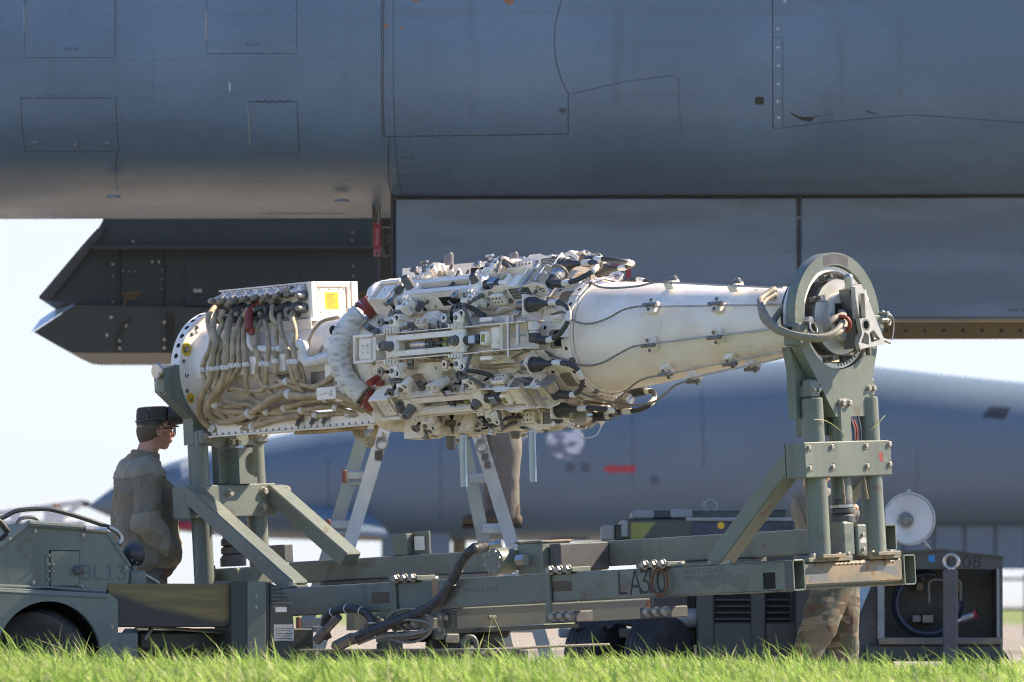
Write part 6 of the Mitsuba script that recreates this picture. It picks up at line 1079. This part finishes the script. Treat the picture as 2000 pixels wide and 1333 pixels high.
pc('trousers', blob([[((X(1630), -.08, .82), .12), ((X(1642), .08, .82), .12)], ((X(1632), -.1, .78), .12, (X(1596), -.18, .50), .105), ((X(1596), -.18, .50), .10, (X(1538), -.14, .10), .085), ((X(1642), .1, .78), .12, (X(1645), .08, .46), .105), ((X(1645), .08, .46), .10, (X(1652), .14, .10), .085)], .028, 6, .05, 8, 5), 'camouflage')
mat('grey_stripe', lambda p, n, uv: mix((.15, .15, .14), (.10, .10, .095), smoothstep(.3, .7, noise(p.x * 70 + p.z * 25, 0, 0)) * .999), .85)
pc('jacket', blob([[((X(1628), -.1, .88), .13), ((X(1628), .1, .88), .13), ((X(1592), -.12, 1.2), .14), ((X(1592), .12, 1.2), .14)], ((X(1590), -.18, 1.24), .075, (X(1615), -.22, .98), .065), ((X(1615), -.22, .98), .06, (X(1655), -.14, 1.17), .05), ((X(1590), .18, 1.24), .075, (X(1630), .2, 1.0), .065), ((X(1630), .2, 1.0), .06, (X(1664), .04, 1.17), .05)], .03, 6, .03, 8), 'grey_stripe')
pc('cap', blob([[((X(1592), 0, 1.50), .10), ((X(1600), 0, 1.48), .09)]], .025, 4), 'cap_cloth')
for px, y in ((1556, -.14), (1655, .12)): pc('boot', blob([((X(px), y, .15), .055, (X(px), y, .06), .05), [((X(px) + .02, y, .045), .045), ((X(px) - .15, y, .035), .035)]], .025, 4), 'boot_suede')

# ---------------------------------------------------------------- ladder, carts and lamp behind the trailer
ld = thing('folding_ladder', 'aluminium folding ladder standing astride behind the launcher', 'ladder')
def rail_bar(nm, a, b, w, d, m='aluminium'):
    a, b = np.array(a), np.array(b); t = (b - a) / np.linalg.norm(b - a); y = np.array([0, 1., 0]); x = np.cross(t, y); x /= np.linalg.norm(x)
    g = sbox(-w / 2, -d / 2, w / 2, d / 2).difference(sbox(-w * .38, -d * .2, w * .38, d)) if w > .06 else sbox(-w / 2, -d / 2, w / 2, d / 2)
    put(ld, nm, prism(g, a, x, np.cross(t, x) * (1 if np.cross(t, x)[1] > 0 else -1), b - a), m)
apex = (-0.5832,43.2,2.613)
for (t0, b0, y0) in (((-0.8211,43,1.723), (-1.331,42.9,0.003268), 0), ((-0.9493,43.5,1.746), (-1.474,43.6,-0.006468), .4)):
    t0, b0 = np.array(t0), np.array(b0); t = t0 + (t0 - b0) * .5; b0[2] = .0
    rail_bar('stile', b0, t, .085, .03)
    o = b0 + (t - b0) * .32; rail_bar('outer_stile', b0 + np.array([-.0, -.02, .0]), o + np.array([-.0, -.02, 0]), .07, .03)
    put(ld, 'foot', bx(b0 + (0, 0, .02), (.11, .06, .05), .008), 'black_rubber')
for (t0, b0) in (((-0.2053,43,1.681), (0.3116,42.9,0.003268)), ((-0.3197,43.5,1.693), (0.03958,43.6,-0.006468))):
    t0, b0 = np.array(t0), np.array(b0); t = t0 + (t0 - b0) * .5; b0[2] = .0
    rail_bar('stile', b0, t, .085, .03); put(ld, 'foot', bx(b0 + (0, 0, .02), (.11, .06, .05), .008), 'black_rubber')
mat('brown_plastic', (.16, .06, .045), .5)
for (xa, xb, y_) in ((677, 717, 930), (646, 690, 1026), (708, 748, 834), (617, 662, 1121), (588, 634, 1216)):
    z = .6 + (1190 - y_) * 43.2 / 13200; a = (xa - 1000) * 43.3 / 13200; b = (xb - 1000) * 43.0 / 13200
    put(ld, 'rung', cat(bb((a, 43.1, z - .028), (b, 43.2, z + .03), .008), bb((a + .03, 43.2, z - .065), (b, 43.24, z - .03), .006)), 'aluminium')
    put(ld, 'rung_end', bb((a - .025, 43.06, z - .045), (a + .005, 43.22, z + .035), .006), 'brown_plastic'); put(ld, 'rung_end', bb((b - .005, 43.02, z - .03), (b + .03, 43.2, z + .04), .006), 'brown_plastic')
for (xa, xb, y_) in ((917, 952, 934), (942, 990, 1032), (895, 925, 836), (967, 1028, 1130), (990, 1062, 1225)):
    z = .6 + (1190 - y_) * 43.2 / 13200; a = (xa - 1000) * 43.3 / 13200; b = (xb - 1000) * 43.0 / 13200
    put(ld, 'rung', cat(bb((a, 43.18, z + .0), (b, 43.30, z + .03), .006), bb((a, 43.1, z - .035), (b, 43.22, z + .005), .006)), 'aluminium')
for p in ((-0.8266,42.95,1.667), (-0.192,42.95,1.654)):
    p = np.array(p); put(ld, 'lock_handle', cat(torus(p + (0, -.03, -.02), (.1, 1, 0), .035, .007, 20, 6), bx(p + (0, -.02, .02), (.06, .02, .012)), bx(p + (0.01, -.02, .04), (.02, .02, .03))), 'dark_steel')
p = np.array((-0.8463,42.96,1.576)); put(ld, 'sticker', bx(p + (0.0, -.02, 0), (.05, .003, .06), 0), 'black_plastic')
for q in ((-0.1725,42.96,1.566), (-0.1562,42.96,1.517)): put(ld, 'sticker', bx(np.array(q) + (0, -.02, 0), (.04, .003, .04), 0), 'dark_grey')
put(ld, 'hinge', cat(cy((apex[0] + .03, 42.95, apex[2]), (apex[0] + .03, 43.6, apex[2]), .05)), 'dark_steel')
# generator unit
ge = thing('generator_unit', 'dark green generator unit with louvred side, lifting eye and yellow dot on its hood', 'generator')
GY = 46.0
def gb(nm, x0, y0, x1, y1, d0=0.0, d1=1.2, m='dark_green', ch=.012): 
    s = GY / 13200; put(ge, nm, bb(((x0 - 1000) * s, GY + d0, .6 + (1190 - y1) * s), ((x1 - 1000) * s, GY + d1, .6 + (1190 - y0) * s), ch), m)
mat('olive_body', lambda p, n, uv: mix((.075, .088, .078), (.055, .065, .060), fbm(p.x * 4, p.y * 4, p.z * 4)), .45)
mat('chalk_grey', lambda p, n, uv: mix((.36, .37, .36), (.20, .22, .21), fbm(p.x * 9, p.y * 9, p.z * 9)), .6)
gb('body', 1360, 1052, 1552, 1330, .05, 1.6, 'olive_body'); gb('hood', 1213, 1015, 1552, 1054, .0, 1.5, 'olive_body'); gb('hood_edge', 1340, 1011, 1552, 1019, -.02, 1.4, 'chalk_grey', .01)
gb('hood_panel', 1352, 1020, 1552, 1052, -.015, .01, 'blue_dark'); gb('roof_hatch', 1236, 997, 1466, 1013, .25, 1.2, 'olive_body'); gb('hatch_end', 1235, 996, 1279, 1013, .22, .5, 'chalk_grey'); gb('hatch_end', 1311, 994, 1354, 1012, .2, .5, 'chalk_grey'); gb('roof_box', 1466, 995, 1540, 1012, .3, 1.2)
gb('end_box', 1175, 1026, 1200, 1057, .0, .6, 'chalk_grey'); gb('end_box', 1200, 1025, 1224, 1057, .02, .7, 'dark_green'); gb('radiator_shroud', 1213, 1016, 1226, 1050, -.03, .3, 'chalk_grey')
s = GY / 13200; f_ = lambda px, py: ((px - 1000) * s, .6 + (1190 - py) * s)
put(ge, 'paint_patch', prism([f_(1232, 1021), f_(1280, 1021), f_(1256, 1053), f_(1232, 1053)], (0, GY - .006, 0), (1, 0, 0), (0, 0, 1), (0, .004, 0)), 'yellow_green')
put(ge, 'dot', cy((f_(1408, 1027)[0], GY - .02, f_(1408, 1027)[1]), (f_(1408, 1027)[0], GY - .012, f_(1408, 1027)[1]), .024, n=20), 'yellow_label')
put(ge, 'stencil', text('108', .06, (f_(1503, 1043)[0], GY - .018, f_(1503, 1043)[1]), (1, 0, 0), (0, 0, 1), .001), 'stencil_black', None, False)
c = f_(1392, 988); put(ge, 'lifting_eye', cat(torus((c[0], GY + .6, c[1]), (0, 1, .1), .043, .014, 24), cy((c[0], GY + .6, c[1] - .09), (c[0], GY + .6, c[1] - .04), .03)), 'chalk_grey')
gb('lower_body', 1270, 1052, 1362, 1260, .2, 1.5, 'olive_body'); gb('skid', 1360, 1216, 1560, 1300, .0, 1.5, 'olive_body'); gb('column', 1466, 1060, 1496, 1300, -.02, .1, 'olive_body'); gb('side_post', 1360, 1060, 1395, 1300, -.02, .1, 'olive_body')
for x0, x1 in ((1396, 1465), (1497, 1542)):
    gb('louvre_recess', x0, 1158, x1, 1216, .03, .049, 'black_hole', 0)
    for k in range(4): gb('louvre', x0, 1170 + 12.5 * k, x1, 1174 + 12.5 * k, -.0, .03, 'dark_green', .002)
put(ge, 'fuel_tank', cat(cy((f_(1275, 1210)[0], GY + .1, f_(1275, 1208)[1]), (f_(1360, 1210)[0], GY + .1, f_(1360, 1208)[1]), .07, n=24)), 'chalk_grey')
for k in range(4): put(ge, 'hose', tube([(f_(1125 + 20 * k, 1228)[0], GY + .0, f_(0, 1228)[1]), (f_(1180 + 15 * k, 1214)[0], GY + .05, f_(0, 1214 - 3 * k)[1]), (f_(1250 + 15 * k, 1222)[0], GY + .0, f_(0, 1220)[1]), (f_(1330, 1226)[0], GY + .1, f_(0, 1226)[1])], .022, 8), 'black_rubber', None, True)
gb('drawbar_frame', 1092, 1228, 1345, 1246, .15, .9, 'chalk_grey', .01)
gb('control_box', 1275, 1055, 1345, 1190, .05, .3, 'black_plastic', .01)
for (px, dy) in ((1142, .25), (1258, .0)):
    p = np.array([f_(px, 0)[0], GY + dy, .28]); ax = np.array([.80, -.60, 0])
    wk = put(ge, 'wheel', lathe([(.14, 0), (.22, .004), (.265, .02), (.278, .05), (.278, .20), (.265, .23), (.22, .246), (.14, .25)], p, ax, 44), 'black_rubber')
    for k in range(5): put(wk, 'tread_groove', torus(p + ax * (.055 + .035 * k), ax, .2785, .0035, 44, 5), 'black_hole')
    put(wk, 'rim', lathe([(.0, .245), (.06, .25), (.10, .22), (.14, .248)], p, ax, 28, False), 'dark_green')
# power cart
pc_ = thing('power_cart', 'dark power cart numbered 0108 with open front bay and coiled hose, upright towbar in front', 'cart')
CY = 45.2; s = CY / 13200
def cf(px, py): return ((px - 1000) * s, .6 + (1190 - py) * s)
def cb(nm, x0, y0, x1, y1, d0, d1, m='dark_green', ch=.008):
    a, b = cf(x0, y1), cf(x1, y0); return put(pc_, nm, bb((a[0], CY + d0, a[1]), (b[0], CY + d1, b[1]), ch), m)
put(pc_, 'top_panel', prism([cf(1690, 1078), cf(1838, 1074), cf(1958, 1088), cf(1958, 1112), cf(1690, 1112)], (0, CY, 0), (1, 0, 0), (0, 0, 1), (0, .03, 0)), 'olive_body')
put(pc_, 'roof', prism([cf(1640, 1082), cf(1838, 1072), cf(1960, 1087), cf(1960, 1090), cf(1838, 1077), cf(1640, 1086)], (0, CY - .02, 0), (1, 0, 0), (0, 0, 1), (0, 1.2, 0)), 'olive_body')
cb('side_wall', 1948, 1112, 1958, 1290, .0, 1.1, 'olive_body'); cb('front_post', 1714, 1112, 1727, 1250, -.01, .06, 'chalk_grey'); cb('inner_wall', 1714, 1112, 1720, 1250, .06, .7)
cb('back_wall', 1714, 1100, 1958, 1260, .55, .6, 'olive_body'); cb('front_trim', 1946, 1112, 1951, 1246, -.012, .0, 'chalk_grey', .002); cb('ledge', 1716, 1246, 1955, 1260, -.05, .6, 'worn_green'); cb('bumper', 1690, 1260, 1955, 1292, -.03, 1.1, 'dark_green')
cb('left_body', 1655, 1090, 1716, 1300, .12, 1.1, 'dark_grey'); cb('left_panel', 1560, 1090, 1655, 1300, .3, 1.1, 'dark_green')
put(pc_, 'strut_panel', prism([cf(1676, 1145), cf(1702, 1145), cf(1672, 1215), cf(1660, 1215)], (0, CY + .05, 0), (1, 0, 0), (0, 0, 1), (0, .02, 0)), 'inlet_blue')
p = cf(1836, 1109); put(pc_, 'stencil', text('0108', .078, (p[0], CY - .0015, p[1]), (1, 0, 0), (0, 0, 1), .001), 'stencil_black', None, False)
mat('sticker_blue', (.03, .25, .55), .5); a, b = cf(1813, 1098), cf(1825, 1085); put(pc_, 'sticker', bb((a[0], CY - .003, a[1]), (b[0], CY - .0005, b[1]), 0), 'sticker_blue')
c = cf(1815, 1180)
for k in range(2): put(pc_, 'coiled_hose', tube([(c[0] + (.21 + .015 * k) * math.cos(a), CY + .2 + .03 * k, c[1] + (.20 + .012 * k) * math.sin(a)) for a in np.linspace(1.3 + .2 * k, 2 * math.pi + .1, 22)], .018, 8), 'blue_dark', None, True)
q0, q1, q2 = cf(1855, 1222), cf(1882, 1210), cf(1906, 1201); put(pc_, 'hose_coupling', cat(cy((q0[0], CY + .12, q0[1]), (q1[0], CY + .1, q1[1]), .022), cy((q1[0], CY + .1, q1[1]), (q2[0], CY + .08, q2[1]), .036, .03)), 'steel'); put(pc_, 'coupling_ring', cy((q2[0] - .006, CY + .083, q2[1] - .002), (q2[0] + .012, CY + .078, q2[1] + .004), .034), 'red_paint')
put(pc_, 'grab_handle', tube([(cf(1820, 1178)[0], CY + .3, cf(0, 1178)[1]), (cf(1821, 1140)[0], CY + .28, cf(0, 1136)[1]), (cf(1850, 1134)[0], CY + .28, cf(0, 1133)[1]), (cf(1880, 1140)[0], CY + .28, cf(0, 1136)[1]), (cf(1881, 1176)[0], CY + .3, cf(0, 1176)[1])], .009, 8), 'chalk_grey', None, True)
for x0, y0, x1, y1, m in ((1795, 1138, 1810, 1154, 'primer_tan'), (1870, 1140, 1886, 1156, 'primer_tan'), (1787, 1202, 1804, 1216, 'chalk_grey'), (1806, 1200, 1830, 1218, 'dark_steel'), (1866, 1203, 1882, 1214, 'chalk_grey'), (1806, 1116, 1811, 1134, 'chalk_grey')): cb('fitting', x0, y0, x1, y1, .35, .5, m, .006)
put(pc_, 'towbar', bb((cf(1836, 0)[0], CY - .32, .12), (cf(1864, 0)[0], CY - .24, cf(0, 1113)[1]), .008), 'dark_grey'); c = cf(1852, 1098); put(pc_, 'towing_eye', cat(torus((c[0], CY - .28, c[1]), (.1, 1, 0), .047, .014, 28, 10), cy((c[0], CY - .28, c[1] - .09), (c[0], CY - .28, c[1] - .045), .03)), 'steel')
put(pc_, 'towbar_hinge', cat(cy((cf(1830, 0)[0], CY - .28, .16), (cf(1870, 0)[0], CY - .28, .16), .03), bb((cf(1840, 0)[0], CY - .3, .1), (cf(1860, 0)[0], CY + .05, .2), .01)), 'dark_grey')
for px in (1700, 1930): put(pc_, 'wheel', lathe([(.08, 0), (.16, .01), (.19, .03), (.19, .14), (.16, .16), (.08, .17)], (cf(px, 0)[0], CY + .5, .19), (0, 1, 0), 28), 'black_rubber')
# work lamp on the cart
c = np.array([cf(1776, 1014)[0], CY + .02, cf(0, 1014)[1]]); ax = np.array([.16, -1, .06]); ax /= np.linalg.norm(ax)
mat('lamp_shell', lambda p, n, uv: mix((.50, .50, .48), (.36, .36, .35), fbm(p.x * 20, p.y * 20, p.z * 20)), .4)
scene['lamp_mirror'] = {'type': 'twosided', 'bsdf': {'type': 'principled', 'base_color': {'type': 'rgb', 'value': [.72, .74, .74]}, 'roughness': .45, 'metallic': .1}}
lk = put(pc_, 'work_lamp', lathe([(.02, -.16), (.07, -.15), (.13, -.09), (.165, -.01), (.172, .0)], c, ax, 40, True) if False else lathe([(.0, -.165), (.07, -.155), (.135, -.095), (.170, -.01), (.178, -.005), (.178, .012), (.165, .014)], c, ax, 48, False), 'lamp_shell', None, 40, 'round work lamp with glass front')
put(lk, 'reflector', lathe([(.162, .0), (.14, -.05), (.10, -.10), (.05, -.132), (.03, -.138)], c, ax, 48, False), 'lamp_mirror', None, True); put(lk, 'bulb', cat(lathe([(.0, -.05), (.02, -.055), (.028, -.08), (.02, -.11), (.03, -.13)], c, ax, 20, False), lathe([(.05, -.12), (.05, -.10), (.035, -.09)], c, ax, 20, False)), 'dark_grey')
put(lk, 'lens', lathe([(.166, .006), (.0, .02)], c, ax, 40, False), 'glass_pane', None, False); put(lk, 'bracket', cat(cy(c + (.10, .04, -.15), c + (.16, .06, -.23), .012), cy(c + (0, .05, .17), c + (0, .03, .19), .014)), 'lamp_shell')
# thin white kerb rod lying by the table

# ---------------------------------------------------------------- grass on the verge
scene['grass_blade'] = {'type': 'principledthin', 'base_color': mikit.proc(lambda p, n, uv: mix(mix((.10, .22, .028), (.20, .30, .06), fbm(p.x * 2.2, p.y * 2.2, 0, 3)), (.42, .40, .22), .8 * smoothstep(.80, .90, cell_rand(p.x * 60, p.y * 60)) )), 'roughness': .32, 'diff_trans': 1.05, 'specular': .6} if False else {'type': 'principledthin', 'base_color': mikit.proc(lambda p, n, uv: mix(mix((.19, .36, .06), (.38, .47, .15), fbm(p.x * 2.2, p.y * 2.2, 0, 3)), (.60, .56, .36), .8 * smoothstep(.86, .91, cell_rand(p.x * 40, p.y * 40)))), 'roughness': .3, 'diff_trans': 1.25}
g = np.random.default_rng(11)
N = 120000
y = 28.2 + 8.8 * g.random(N) ** .85; x = (g.random(N) - .5) * 2 * (y * .0757 + .25)
cl = meshkit.fbm(np.stack([x * 1.3, y * 1.3, 0 * x], -1), 3, seed=9)
h = (.05 + .10 * g.random(N) ** 1.8) * (.5 + .95 * cl + .25 * np.clip((-x - .2) / 2.2, 0, 1)) * np.where(g.random(N) < .05, 1.6, 1.0)
w = .0028 + .0034 * g.random(N)
th = g.random(N) * 2 * np.pi; lean = .15 + .9 * g.random(N) ** 1.3; wind = np.array([-.25, .1])
z = verge_z(x, y)
dx, dy = np.cos(th) * lean + wind[0], np.sin(th) * lean + wind[1]
fx, fy = -np.sin(th + .6 * g.standard_normal(N)), np.cos(th)
fx = np.where(g.random(N) < .6, np.sign(fx + 1e-9) * (.5 + .5 * np.abs(fx)), fx)
V = []
for t, k in ((0, 1.0), (.4, .9), (.75, .6)):
    cx, cyy, cz = x + dx * h * t * t, y + dy * h * t * t, z + h * (t - .28 * t * t * lean)
    V += [np.stack([cx - fx * w * k, cyy - fy * w * k, cz], 1), np.stack([cx + fx * w * k, cyy + fy * w * k, cz], 1)]
V.append(np.stack([x + dx * h, y + dy * h, z + h * (1 - .28 * lean)], 1))
V = np.stack(V, 1).reshape(-1, 3); o = np.arange(N)[:, None] * 7
Fg = np.concatenate([o + np.array(t) for t in ((0, 1, 3), (0, 3, 2), (2, 3, 5), (2, 5, 4), (4, 5, 6))], 1).reshape(-1, 3)
k = put(None, 'grass', M(V, Fg), 'grass_blade', None, False); labels[k] = {'label': 'bright backlit grass along the bottom of the photo', 'category': 'grass', 'kind': 'stuff'}
